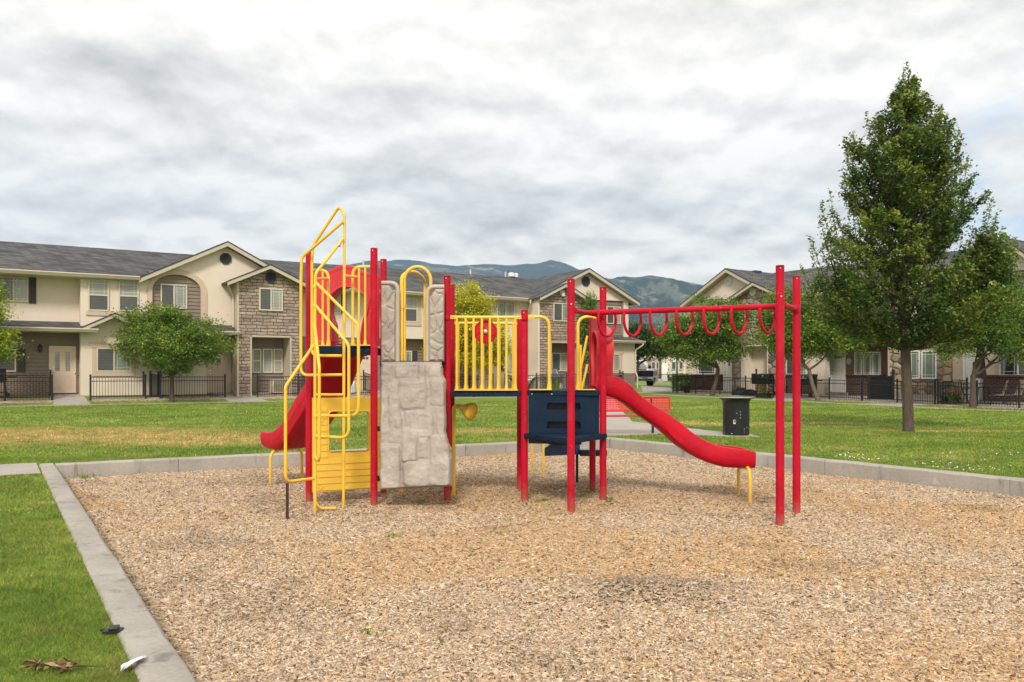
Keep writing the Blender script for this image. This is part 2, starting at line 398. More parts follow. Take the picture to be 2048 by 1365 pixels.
def m_brick(name, c1, c2, mortar, bw, rh, ms, rot=True, cols=None, bump=0.8, dist=0.03):
    t = MT(name); v = t.tc('Object')
    sp = t.n('ShaderNodeSeparateXYZ'); t.l(v, sp.inputs[0]); cb = t.n('ShaderNodeCombineXYZ')
    t.l(t.mth('ADD', sp.outputs[0], sp.outputs[1]), cb.inputs[0]); t.l(sp.outputs[2], cb.inputs[1])
    wob = t.noise(cb.outputs[0], 3.0, 3); vv = t.n('ShaderNodeVectorMath'); vv.operation = 'ADD'; t.l(cb.outputs[0], vv.inputs[0])
    wv = t.n('ShaderNodeCombineXYZ'); t.l(t.mth('MULTIPLY', wob, 0.13 if cols else 0.01), wv.inputs[1]); t.l(wv.outputs[0], vv.inputs[1])
    br = t.n('ShaderNodeTexBrick'); t.l(vv.outputs[0], br.inputs['Vector']); br.inputs['Scale'].default_value = 1
    br.offset = 0.41 if cols else 0.5
    if cols: br.squash = 0.62; br.squash_frequency = 3
    br.inputs['Brick Width'].default_value = bw; br.inputs['Row Height'].default_value = rh; br.inputs['Mortar Size'].default_value = ms
    br.inputs['Mortar Smooth'].default_value = 0.3
    br.inputs['Color1'].default_value = (*c1, 1); br.inputs['Color2'].default_value = (*c2, 1); br.inputs['Mortar'].default_value = (*mortar, 1)
    col = br.outputs[0]
    if cols:
        cell = t.noise(t.mapv(cb.outputs[0], (1/bw*0.55, 1/rh*0.9, 1)), 1.0, 1, 0.4)
        tint = t.ramp(cell, [(0.32, cols[0]), (0.45, cols[1]), (0.56, cols[2]), (0.68, cols[3])])
        col = t.mix(t.mth('SUBTRACT', 1.0, br.outputs['Fac']), (*mortar, 1), t.mix(0.6, tint, br.outputs[0]))
    fine = t.noise(v, 22, 5, 0.7)
    col = t.mix(0.55, col, t.ramp(fine, [(0.3, (0.62, 0.62, 0.62)), (0.7, (1.3, 1.3, 1.3))]), 'MULTIPLY')
    hgt = t.mth('ADD', t.mth('MULTIPLY', br.outputs['Fac'], -1.0), t.mth('MULTIPLY', fine, 0.5))
    return t.set(col, 0.9, 0, 0.25, t.bump(hgt, bump, dist))
M['ledge'] = m_brick('ledgestone_veneer', (0.45, 0.335, 0.265), (0.25, 0.20, 0.17), (0.10, 0.082, 0.072), 0.50, 0.155, 0.016, cols=[(0.19, 0.165, 0.16), (0.41, 0.29, 0.215), (0.49, 0.355, 0.285), (0.62, 0.53, 0.42)], bump=1.0, dist=0.06)
M['brick_tan'] = m_brick('tan_brick', (0.26, 0.165, 0.115), (0.19, 0.12, 0.09), (0.42, 0.36, 0.29), 0.24, 0.085, 0.012)
M['brick_red'] = m_brick('dark_red_brick', (0.105, 0.036, 0.028), (0.075, 0.028, 0.025), (0.27, 0.21, 0.17), 0.24, 0.085, 0.009)

def m_cobble(q=3.0):
    t = MT('river_cobble_veneer'); v = t.tc('Object')
    sp = t.n('ShaderNodeSeparateXYZ'); t.l(v, sp.inputs[0]); cb = t.n('ShaderNodeCombineXYZ')
    t.l(t.mth('MULTIPLY', t.mth('ADD', sp.outputs[0], t.mth('MULTIPLY', sp.outputs[1], 1.3)), 0.78), cb.inputs[0]); t.l(sp.outputs[2], cb.inputs[1])
    vo = t.n('ShaderNodeTexVoronoi'); vo.voronoi_dimensions = '2D'; t.l(cb.outputs[0], vo.inputs['Vector']); vo.inputs['Scale'].default_value = q; vo.inputs['Randomness'].default_value = 0.72
    ve = t.n('ShaderNodeTexVoronoi'); ve.voronoi_dimensions = '2D'; ve.feature = 'DISTANCE_TO_EDGE'; t.l(cb.outputs[0], ve.inputs['Vector']); ve.inputs['Scale'].default_value = q; ve.inputs['Randomness'].default_value = 0.72
    s2 = t.n('ShaderNodeSeparateColor'); t.l(vo.outputs['Color'], s2.inputs[0])
    tint = t.ramp(s2.outputs[0], [(0.0, (0.14, 0.135, 0.13)), (0.25, (0.36, 0.27, 0.19)), (0.5, (0.45, 0.35, 0.24)), (0.72, (0.33, 0.185, 0.13)), (0.9, (0.22, 0.20, 0.18)), (1.0, (0.48, 0.40, 0.30))])
    fine = t.noise(v, 14, 5, 0.65)
    col = t.mix(0.6, tint, t.ramp(fine, [(0.3, (0.7, 0.7, 0.7)), (0.7, (1.25, 1.25, 1.25))]), 'MULTIPLY')
    col = t.mix(t.rng(ve.outputs['Distance'], 0.03, 0.07), (0.17, 0.145, 0.12), col)
    hgt = t.rng(ve.outputs['Distance'], 0.0, 0.25)
    return t.set(col, 0.9, 0, 0.25, t.bump(hgt, 1.0, 0.06))
M['cobble'] = m_cobble()

def m_concrete(name, c, stain=0.5):
    t = MT(name); v = t.pos()
    col = t.ramp(t.noise(v, 1.1, 8, 0.68), [(0.3, tuple(x*0.78 for x in c)), (0.7, tuple(x*1.1 for x in c))])
    pit = t.noise(v, 38, 6, 0.7); col = t.mix(0.5, col, t.ramp(pit, [(0.3, (0.72, 0.71, 0.7)), (0.65, (1.1, 1.1, 1.1))]), 'MULTIPLY')
    st = t.noise(t.mapv(v, (3.5, 3.5, 0.6)), 1.5, 7, 0.72); col = t.mix(t.rng(st, 0.54, 0.68, 0, stain), col, tuple(x*0.42 for x in c))
    wh = t.noise(t.mapv(v, (1.5, 1.5, 1.5), (7, 3, 0)), 1.3, 8, 0.75); col = t.mix(t.rng(wh, 0.63, 0.70, 0, 0.4), col, tuple(min(1, x*1.55) for x in c))
    nr = t.bump(pit, 0.5, 0.006, t.bump(t.noise(v, 7, 5, 0.6), 0.4, 0.02))
    return t.set(col, 0.9, 0, 0.25, nr)
M['concrete'] = m_concrete('weathered_concrete', (0.40, 0.37, 0.325), 0.7)
M['concrete_pale'] = m_concrete('pale_concrete', (0.42, 0.385, 0.34), 0.2)
M['asphalt'] = m_concrete('asphalt', (0.17, 0.165, 0.165), 0.2)

# lawn: one colour rule for the sheet and for the blades, with the dry patches the lawn really has
DRY = [(G(60, 870, .25), 4.6, 2.6), (G(260, 872, .25), 3.4, 1.9), (G(430, 880, .25), 2.6, 1.2), (G(1430, 848, .22), 2.6, 0.8), (G(1600, 846, .22), 2.0, 0.6), (G(980, 862, .25), 1.6, 0.8), (G(1900, 862, .22), 1.8, 0.35)]
def grass_color(t):
    v = t.pos()
    a = t.noise(v, 0.35, 6, 0.65); b = t.noise(v, 2.6, 6, 0.65); c = t.noise(v, 16, 4, 0.6)
    col = t.ramp(a, [(0.32, (0.128, 0.218, 0.032)), (0.5, (0.176, 0.268, 0.046)), (0.68, (0.255, 0.322, 0.074))])
    col = t.mix(0.75, col, t.ramp(b, [(0.3, (0.6, 0.66, 0.55)), (0.5, (1, 1, 1)), (0.72, (1.42, 1.3, 1.35))]), 'MULTIPLY')
    col = t.mix(0.55, col, t.ramp(c, [(0.3, (0.55, 0.62, 0.5)), (0.7, (1.45, 1.38, 1.4))]), 'MULTIPLY')
    mow = t.n('ShaderNodeTexWave'); t.l(t.mapv(v, (1, 1, 1), (0, 0, 0), (0, 0, -0.545)), mow.inputs['Vector']); mow.inputs['Scale'].default_value = 0.16
    mow.bands_direction = 'Y'; mow.inputs['Distortion'].default_value = 2.0
    col = t.mix(0.35, col, t.ramp(mow.outputs[1], [(0.2, (0.85, 0.9, 0.85)), (0.8, (1.15, 1.1, 1.12))]), 'MULTIPLY')
    mask = None
    for p, rx, ry in DRY:
        d = t.n('ShaderNodeVectorMath'); d.operation = 'SUBTRACT'; t.l(v, d.inputs[0]); d.inputs[1].default_value = p
        e = t.n('ShaderNodeVectorMath'); e.operation = 'MULTIPLY'; t.l(d.outputs[0], e.inputs[0]); e.inputs[1].default_value = (1/rx, 1/ry, 0)
        ln = t.n('ShaderNodeVectorMath'); ln.operation = 'LENGTH'; t.l(e.outputs[0], ln.inputs[0])
        q = t.rng(ln.outputs['Value'], 1.6, 0.2)
        mask = q if mask is None else t.mth('MAXIMUM', mask, q)
    brk = t.rng(b, 0.36, 0.56); brk2 = t.rng(t.noise(v, 0.9, 5, 0.7), 0.50, 0.72, 0, 0.6)
    m = t.mth('MAXIMUM', t.mth('MULTIPLY', mask, t.mth('ADD', t.mth('MULTIPLY', brk, 0.6), 0.3)), t.mth('MULTIPLY', brk2, 0.55))
    return t.mix(m, col, (0.50, 0.385, 0.165)), c, b
def m_grass():
    t = MT('lawn_grass'); col, c, b = grass_color(t)
    return t.set(col, 0.95, 0, 0.1, t.bump(t.noise(t.pos(), 45, 4, 0.7), 0.8, 0.04, t.bump(b, 0.4, 0.05)))
M['grass'] = m_grass()
def m_blade():
    t = MT('grass_blade'); col, c, b = grass_color(t)
    at = t.n('ShaderNodeAttribute'); at.attribute_name = 'col'
    col = t.mix(1.0, col, at.outputs['Color'], 'MULTIPLY')
    t.set(col, 0.6, 0, 0.25)
    tr = t.n('ShaderNodeBsdfTranslucent'); t.l(col, tr.inputs[0]); mx = t.n('ShaderNodeMixShader'); mx.inputs[0].default_value = 0.3
    t.l(t.b.outputs[0], mx.inputs[1]); t.l(tr.outputs[0], mx.inputs[2]); t.l(mx.outputs[0], t.o.inputs[0]); return t.m
M['blade'] = m_blade()
def m_attr(name, rough=0.7, transl=0.0, spec=0.3, bump=0.0):
    t = MT(name); at = t.n('ShaderNodeAttribute'); at.attribute_name = 'col'
    n = t.noise(t.pos(), 60 if bump else 9, 3); col = t.mix(0.5, at.outputs['Color'], t.ramp(n, [(0.3, (0.75, 0.75, 0.75)), (0.7, (1.2, 1.2, 1.2))]), 'MULTIPLY')
    t.set(col, rough, 0, spec, t.bump(n, bump, 0.004) if bump else None)
    if transl > 0:
        tr = t.n('ShaderNodeBsdfTranslucent'); t.l(t.mix(1.0, col, (1.25, 1.35, 0.6, 1), 'MULTIPLY'), tr.inputs[0]); mx = t.n('ShaderNodeMixShader'); mx.inputs[0].default_value = transl
        t.l(t.b.outputs[0], mx.inputs[1]); t.l(tr.outputs[0], mx.inputs[2]); t.l(mx.outputs[0], t.o.inputs[0])
    return t.m
M['leaf'] = m_attr('leaf', 0.5, 0.28, 0.35)
M['chip'] = m_attr('wood_chip', 0.9, 0, 0.15, 0.5)
def m_mulch():
    t = MT('wood_mulch_bed'); v = t.pos()
    vo = t.n('ShaderNodeTexVoronoi'); t.l(t.mapv(v, (1, 1, 1), (0, 0, 0), (0, 0, 0.7)), vo.inputs['Vector']); vo.inputs['Scale'].default_value = 45
    s2 = t.n('ShaderNodeSeparateColor'); t.l(vo.outputs['Color'], s2.inputs[0])
    col = t.ramp(s2.outputs[0], [(0, (0.22, 0.145, 0.085)), (0.5, (0.40, 0.29, 0.185)), (1, (0.52, 0.40, 0.29))])
    return t.set(col, 0.95, 0, 0.1, t.bump(vo.outputs['Distance'], 1.0, 0.02))
M['mulch'] = m_mulch()
def m_gravel():
    t = MT('tan_gravel'); v = t.pos()
    vo = t.n('ShaderNodeTexVoronoi'); t.l(v, vo.inputs['Vector']); vo.inputs['Scale'].default_value = 14
    s2 = t.n('ShaderNodeSeparateColor'); t.l(vo.outputs['Color'], s2.inputs[0])
    col = t.ramp(s2.outputs[0], [(0, (0.30, 0.21, 0.15)), (0.5, (0.46, 0.35, 0.26)), (1, (0.58, 0.48, 0.39))])
    return t.set(col, 0.9, 0, 0.2, t.bump(vo.outputs['Distance'], 1.0, 0.05))
M['gravel'] = m_gravel()
def m_bark(name, c):
    t = MT(name); v = t.tc('Object'); n = t.noise(t.mapv(v, (9, 9, 1.6)), 3.0, 7, 0.7); g = t.noise(v, 2.1, 4)
    col = t.ramp(n, [(0.3, tuple(x*0.5 for x in c)), (0.7, tuple(x*1.35 for x in c))])
    col = t.mix(t.rng(g, 0.58, 0.72, 0, 0.5), col, (0.11, 0.085, 0.035))
    return t.set(col, 0.9, 0, 0.2, t.bump(n, 0.9, 0.03))
M['bark'] = m_bark('grey_brown_bark', (0.105, 0.078, 0.06))
M['bark_pale'] = m_bark('tan_bark', (0.19, 0.14, 0.105))
def m_pane(name, c1, c2, stripe, rough=0.06):
    t = MT(name); v = t.tc('Object'); sp = t.n('ShaderNodeSeparateXYZ'); t.l(v, sp.inputs[0])
    w = t.mth('FRACT', t.mth('MULTIPLY', sp.outputs[2], stripe)); fac = t.rng(w, 0.25, 0.45) if stripe else t.noise(v, 2.0, 3)
    n = t.noise(v, 0.9, 4); col = t.mix(fac, c1, c2)
    col = t.mix(0.6, col, t.ramp(n, [(0.3, (0.6, 0.6, 0.6)), (0.7, (1.25, 1.25, 1.25))]), 'MULTIPLY')
    t.b.inputs['Coat Weight'].default_value = 0.0
    return t.set(col, rough, 0, 0.7, t.bump(t.noise(v, 1.3, 2), 0.05, 0.05))
M['pane_blind'] = m_pane('window_pane_with_pale_blind', (0.22, 0.235, 0.21), (0.33, 0.345, 0.31), 14)
M['pane_screen'] = m_pane('screened_window_pane', (0.045, 0.052, 0.050), (0.085, 0.095, 0.09), 14, 0.25)
M['pane_dark'] = m_pane('dark_window_pane', (0.02, 0.022, 0.024), (0.05, 0.055, 0.055), 0)
M['pane_curtain'] = m_pane('curtained_window_pane', (0.13, 0.17, 0.14), (0.20, 0.245, 0.205), 0)
M['glass_car'] = m_pane('windscreen', (0.10, 0.12, 0.13), (0.2, 0.22, 0.23), 0)

# ------------------------------------------------------------------ the setting: lawn, mulch pit, kerbs, paths, hills
UX, UY = 0.855, 0.518
C1 = (-7.1, 12.75)
def AB(a, b): return C1[0]+UX*a-UY*b, C1[1]+UY*a+UX*b
def toab(x, y): dx = x-C1[0]; dy = y-C1[1]; return UX*dx+UY*dy, -UY*dx+UX*dy
PITW = 10.81

class Facade:                      # a wall plane standing at A0; local x along it, local y into the building
    def __init__(s, A0, ang):
        s.A0 = A0; s.ang = ang; s.u = (math.cos(ang), math.sin(ang)); s.n = (math.sin(ang), -math.cos(ang))
    def loc(s, px, py, d=0.0):     # photo pixel met on the plane d in front of the wall -> (local x, z, depth)
        k = (px-CX)/F; ax = s.A0[0]+d*s.n[0]; ay = s.A0[1]+d*s.n[1]
        t = (k*ay-ax)/(s.u[0]-k*s.u[1]); Y = ay+t*s.u[1]
        return t, H-(py-HY)/F*Y, Y
    def t(s, px, d=0.0): return s.loc(px, 750, d)[0]
    def w(s, t, d, z): return Vector((s.A0[0]+t*s.u[0]+d*s.n[0], s.A0[1]+t*s.u[1]+d*s.n[1], z))
FL = Facade((-19.9, 37.6), math.atan2(.518, .855))
FR = Facade((17.2, 44.7), math.atan2(-.823, .568))
def zlawn(x, y):
    x = np.asarray(x, float); y = np.asarray(y, float)
    zl = .2+.0055*np.clip(y-12, 0, 40); zr = .2+.02*np.clip(y-34, 0, 26); w = sstep(0, 7, x)
    z = zl*(1-w)+zr*w
    dl = (x-FL.A0[0])*FL.n[0]+(y-FL.A0[1])*FL.n[1]; tl = (x-FL.A0[0])*FL.u[0]+(y-FL.A0[1])*FL.u[1]
    z = z+.36*(1-sstep(.4, 2.9, dl))*(1-sstep(31, 36, tl))
    dr = (x-FR.A0[0])*FR.n[0]+(y-FR.A0[1])*FR.n[1]; z = z+.08*(1-sstep(0, 2.5, dr))*sstep(4, 8, x)
    return z+.012*(fbm(x*.7, y*.7, 3)-.5)*(y < 60)
def zl(x, y): return float(zlawn(x, y))

def axis_lines(lo, hi, dense_lo, dense_hi, step, extra):
    a = list(np.arange(dense_lo, dense_hi+1e-6, step)); s = step; q = dense_hi
    while q < hi: s *= 1.35; q += s; a.append(min(q, hi))
    s = step; q = dense_lo
    while q > lo: s *= 1.35; q -= s; a.append(max(q, lo))
    for e in extra: a = [v for v in a if abs(v-e) > step*0.3]+[e]
    return np.array(sorted(set(a)))
al = axis_lines(-4500, 4500, -18, 62, 0.5, [0.08, PITW-0.08]); bl = axis_lines(-250, 4200, -20, 70, 0.5, [-0.08])
A_, B_ = np.meshgrid(al, bl, indexing='ij'); X_, Y_ = AB(A_, B_)
Z_ = zlawn(X_, Y_); fc = grid_faces(len(al), len(bl))
ac = (A_.ravel()[fc].mean(1)); bc = (B_.ravel()[fc].mean(1))
fc = fc[~((ac > .08) & (ac < PITW-.08) & (bc < -.08) & (bc > -20))]
o = np_mesh('lawn', np.stack([X_.ravel(), Y_.ravel(), Z_.ravel()], 1), fc, M['grass'], smooth=True); tag(o, kind='structure')

def zm(x, y):
    x = np.asarray(x, float); y = np.asarray(y, float)
    z = .05*(fbm(x*.9, y*.9, 11)-.5)+.03*(fbm(x*3.1, y*3.1, 12)-.5)
    z = z+.10*np.exp(-(((x-.98)/.50)**2+((y-6.05)/.34)**2))*(0.5+fbm(x*5, y*5, 14))
    z = z-.05*np.exp(-(((x-3.1)/.4)**2+((y-10.8)/.5)**2))-.04*np.exp(-(((x+3.5)/.5)**2+((y-12.7)/.5)**2))-.05*np.exp(-(((x-.5)/.7)**2+((y-12.8)/.5)**2))
    for fx, fy in FEET: z = z+.022*np.exp(-(((x-fx)/.13)**2+((y-fy)/.13)**2))*(.4+1.2*vnoise(x*9, y*9, 15))
    return z
FEET = [((px_-CX)/F*Y_f, Y_f) for px_, Y_f in ((618.5, 10.29), (748, 10.05), (767, 11.0), (894.5, 10.42), (903, 11.4), (1049, 10.46), (1040, 11.5), (1206, 10.42), (1185, 11.32), (1142, 9.55), (1560, 8.61), (1593, 9.38))]
al = np.arange(.03, PITW-.02, .12); bl = np.arange(-20, -.02, .12); A_, B_ = np.meshgrid(al, bl, indexing='ij'); X_, Y_ = AB(A_, B_)
o = np_mesh('mulch_ground', np.stack([X_.ravel(), Y_.ravel(), zm(X_, Y_).ravel()-.012], 1), grid_faces(len(al), len(bl)), M['mulch'], smooth=True); tag(o, kind='structure')

def curb(a0, a1, b0, b1, along):   # worn concrete kerb with cast joints
    mb = MB(); n = int(max(a1-a0, b1-b0)/0.22); W = .21
    def ring(s):
        if along == 'b': c = lambda o: AB(a0+o, b0+(b1-b0)*s)
        else: c = lambda o: AB(a0+(a1-a0)*s, b0+o)
        x0, y0 = c(W/2); j = lambda k, am: am*(float(vnoise(x0*2.3+k*7.7, y0*2.3, 21))-.5)
        e = .016+.012*float(vnoise(x0*5, y0*5, 22)); out = []
        for o_, z_ in ((0, -.2), (0, .23-e+j(1, .006)), (e, .23+j(2, .006)), (W-e, .23+j(3, .006)), (W, .23-e*.9+j(4, .008)), (W+j(5, .006), .1), (W, -.2)):
            x, y = c(o_); out.append((x, y, z_))
        return out
    rings = [ring(i/n) for i in range(n+1)]
    k = 7; vs = [p for r in rings for p in r]; fs = []
    for i in range(n):
        for j in range(k-1): fs.append((i*k+j, i*k+j+1, (i+1)*k+j+1, (i+1)*k+j))
    fs += [tuple(range(k)), tuple(n*k+i for i in reversed(range(k)))]
    mb.add(vs, fs)
    o = mb.build('curb', M['concrete'], smooth=True); return tag(o, kind='structure')
for k_ in range(7): curb(0, 0, -20+2.86*k_+.004, -20+2.86*(k_+1)-(.004 if k_ < 6 else 0), 'b'); curb(PITW-.21, PITW-.21, -20+2.86*k_+.004, -20+2.86*(k_+1)-(.004 if k_ < 6 else 0), 'b')
for k_ in range(6): w_ = (PITW-.425)/6; curb(.2125+w_*k_+.004, .2125+w_*(k_+1)-.004, -.21, -.21, 'a')

PADS = []
def pad(name, pts, up=.02, th=.12, mat='concrete_pale', sub=0.6, mask=True):
    poly = [(p[0], p[1]) for p in pts]; PADS.append(poly) if mask else None
    # densify the outline, then a prism that follows the lawn
    dense = []
    for i in range(len(poly)):
        a, b = poly[i], poly[(i+1) % len(poly)]; n = max(1, int(math.dist(a, b)/sub))
        dense += [(a[0]+(b[0]-a[0])*k/n, a[1]+(b[1]-a[1])*k/n) for k in range(n)]
    o = MB().prism(dense, [], lambda u, w, s: (u, w, zl(u, w)+up-(th if s else 0))).build(name, M[mat]); return tag(o, kind='structure')
def wp(F_, px, d): p = F_.w(F_.t(px, d), d, 0); return (p.x, p.y)
def strip(F_, t0, t1, d0, d1, n=40):
    up = [F_.w(t0+(t1-t0)*i/n, d0, 0) for i in range(n+1)]; dn = [F_.w(t1-(t1-t0)*i/n, d1, 0) for i in range(n+1)]
    return [(p.x, p.y) for p in up+dn]
pad('sidewalk', [AB(-14, .3), AB(-.02, .3), AB(-.02, -1.25), AB(-14, -1.25)], .015)
pad('path', strip(FL, -6, 33.5, 2.78, 3.45), .02)
pad('path', [wp(FL, 106, 2.76), wp(FL, 182, 2.76), wp(FL, 161, .2), wp(FL, 109, .2)], .03)
pad('path', [wp(FL, 462, 2.76), wp(FL, 536, 2.76), wp(FL, 500, .9), wp(FL, 478, .9), wp(FL, 476, .3), wp(FL, 418, .3), wp(FL, 440, 1.5)], .03)
gp = lambda px, py: tuple(G(px, py, .23))[:2]
pad('patio', [gp(1205, 872), gp(1225, 873), gp(1330, 868), gp(1443, 872.5), gp(1520, 873.5), gp(1500, 868), gp(1413, 861), gp(1345, 854), gp(1265, 845), gp(1238, 818), gp(1228, 806), gp(1150, 806), gp(1110, 830), gp(1085, 868), gp(1140, 876)], .022)
pad('path', strip(FR, -8, 16, 5.3, 5.75), .02)
pad('path', [wp(FR, 1705, 5.28), wp(FR, 1800, 5.28), wp(FR, 1872, 2.9), wp(FR, 1846, 2.9)], .025)
pad('path', [wp(FR, 1545, 5.28), wp(FR, 1600, 5.28), wp(FR, 1575, .6), wp(FR, 1548, .6)], .025)
pad('path', [wp(FL, 1286, 2.6), wp(FL, 1340, 2.6), wp(FR, 1352, 1.2), (10.4, 56), (8.3, 56)], .025)
rd = [(8.1, 56.2), (11.3, 56.2), (11.5, 58), (40, 58), (40, 82), (-6, 92), (-6, 76), (7.5, 60)]
pad('road', rd, .03, mat='asphalt', sub=2)
for t0, t1, dd in ((-5, -.35, .9), (3.5, 3.52, 0),):
    if dd: pad('gravel_strip', strip(FL, t0, t1, 1.2, 2.05), .03, mat='gravel', mask=False)
pad('gravel_strip', strip(FL, FL.t(184, 1.8), FL.t(452, 1.8), 1.45, 2.0), .03, mat='gravel', mask=False)
pad('gravel_strip', strip(FL, FL.t(516, 1.8), FL.t(1262, 1.8), 1.3, 2.05), .03, mat='gravel', mask=False)
pad('gravel_strip', strip(FR, FR.t(1346, 3.1), FR.t(1540, 3.1), 2.6, 3.5), .03, mat='gravel', mask=False)
pad('gravel_strip', strip(FR, FR.t(1600, 3.1), FR.t(1868, 3.1), 2.7, 3.4), .03, mat='gravel', mask=False)
pad('gravel_strip', strip(FR, FR.t(1874, 3.1), FR.t(2120, 3.1), 2.5, 3.5), .03, mat='gravel', mask=False)
pad('patio', strip(FL, FL.t(518, 1), FL.t(1262, 1), .06, 1.28), .035, mask=False)
pad('patio', strip(FR, FR.t(1372, 1), FR.t(2130, 1), .06, 2.4), .035, mask=False)

# ------------------------------------------------------------------ loose wood chips
def in_poly(x, y, poly):
    ins = np.zeros(len(x), bool); n = len(poly)
    for i in range(n):
        (x0, y0), (x1, y1) = poly[i], poly[(i+1) % n]
        c = ((y0 > y) != (y1 > y)) & (x < (x1-x0)*(y-y0)/(y1-y0+1e-12)+x0); ins ^= c
    return ins
def scatter(Y0, Y1, dens, half=.86):
    n = int(dens*half*(Y1*Y1-Y0*Y0)); y = np.sqrt(rng.uniform(Y0*Y0, Y1*Y1, n)); x = rng.uniform(-half, half, n)*y; return x, y
PAL = np.array([(.62,.475,.345), (.70,.56,.415), (.46,.33,.225), (.60,.385,.20), (.68,.48,.275), (.38,.30,.24), (.22,.14,.08), (.77,.66,.54), (.53,.445,.365)])
def chips(Y0, Y1, dens, size, full):
    x, y = scatter(Y0, Y1, dens); a, b = toab(x, y); k = (a > .24) & (a < PITW-.24) & (b < -.24); x, y = x[k], y[k]; n = len(x)
    l = rng.uniform(.45, 1.35, n)**1.3*size; w = l*rng.uniform(.18, .46, n); h = rng.uniform(.0018, .0045, n)
    yaw = rng.uniform(0, 2*np.pi, n); pit = rng.normal(0, .20, n); rol = rng.normal(0, .28, n)
    ca, sa = np.cos(yaw), np.sin(yaw)
    ex = np.stack([ca*np.cos(pit), sa*np.cos(pit), np.sin(pit)], 1)
    ey = np.stack([-sa*np.cos(rol), ca*np.cos(rol), np.sin(rol)], 1); ez = np.cross(ex, ey)
    c = np.stack([x, y, zm(x, y)+np.abs(np.sin(pit))*l*.35+rng.uniform(0, .010, n)], 1)
    t0 = rng.uniform(.25, 1, n); t1 = rng.uniform(.25, 1, n); sk = rng.uniform(-.3, .3, n)
    vs = []
    for s in ((1, -1) if full else (1,)):
        for (sx, sy, tt) in ((-1, -1, t0), (1, -1, t1), (1, 1, t1), (-1, 1, t0)):
            vs.append(c+ex*(sx*l/2+sy*sk*w)[:, None]+ey*(sy*w/2*tt)[:, None]+ez*(s*h)[:, None])
    m = len(vs); V = np.stack(vs, 1).reshape(-1, 3); base = (np.arange(n)*m)[:, None]
    q = [(0, 1, 2, 3)]+([(4, 5, 1, 0), (5, 6, 2, 1), (6, 7, 3, 2), (7, 4, 0, 3)] if full else [])
    Fc = np.concatenate([base+np.array(f)[None] for f in q])
    zone = fbm(x*.55+3, y*.55, 31); fresh = sstep(.46, .66, zone)+.6*np.exp(-(((x+.3)/2.6)**2+((y-10.6)/1.5)**2))+.5*np.exp(-(((x-3.0)/1.6)**2+((y-4.6)/.8)**2))
    fresh = np.clip(fresh*1.0+.7*np.exp(-(((x-2.6)/1.5)**2+((y-4.3)/.7)**2)), 0, 1)
    pw = np.array([1.3, 1.2, 1.0, .35, .35, .9, .42, 1.1, 1.0]); pf = np.array([.6, .5, 1.0, 1.7, 1.6, .2, .5, .3, .25])
    pr = pw[None]*(1-fresh[:, None])+pf[None]*fresh[:, None]; cs = np.cumsum(pr, 1); u = rng.uniform(0, 1, n)*cs[:, -1]
    col = PAL[(u[:, None] > cs).sum(1)]*rng.uniform(.68, 1.06, (n, 1))*np.array([1.0, .965, .90]); tone_shade = 1-.50*np.exp(-(((x-.98)/.55)**2+((y-6.1)/.38)**2))*rng.uniform(.2, 1, n)
    tone_shade *= 1-.55*np.clip(np.exp(-(((x-.6)/1.1)**2+((y-11.9)/.9)**2))+.7*np.exp(-(((x-3.05)/.5)**2+((y-10.7)/.5)**2))+.7*np.exp(-(((x+3.4)/.6)**2+((y-12.5)/.6)**2)), 0, 1)*rng.uniform(.2, 1, n); tone_shade *= 1-.35*sstep(.6, .75, fbm(x*1.3, y*1.3, 37))*rng.uniform(0, 1, n); col = col*tone_shade[:, None]  # shade painted into chips under the deck and slide ends, plus random patches
    return V, Fc, np.repeat(np.clip(col, 0, 1), m, 0)
parts = [chips(3.3, 5.5, 9500, .029, True), chips(5.5, 9.0, 6000, .032, True), chips(9.0, 13.5, 3800, .036, True), chips(13.5, 19.5, 2300, .043, True)]
for q, (V, Fc, col) in enumerate(parts):
    pass
off = 0; Vs = []; Fs = []; Cs = []
for V, Fc, col in parts: Vs.append(V); Fs.append(Fc+off); Cs.append(col); off += len(V)
o = np_mesh('wood_chips', np.concatenate(Vs), np.concatenate(Fs), M['chip'], np.concatenate(Cs))
tag(o, 'loose tan wood chips covering the play area floor', 'wood chips', kind='stuff'); del Vs, Fs, Cs, parts

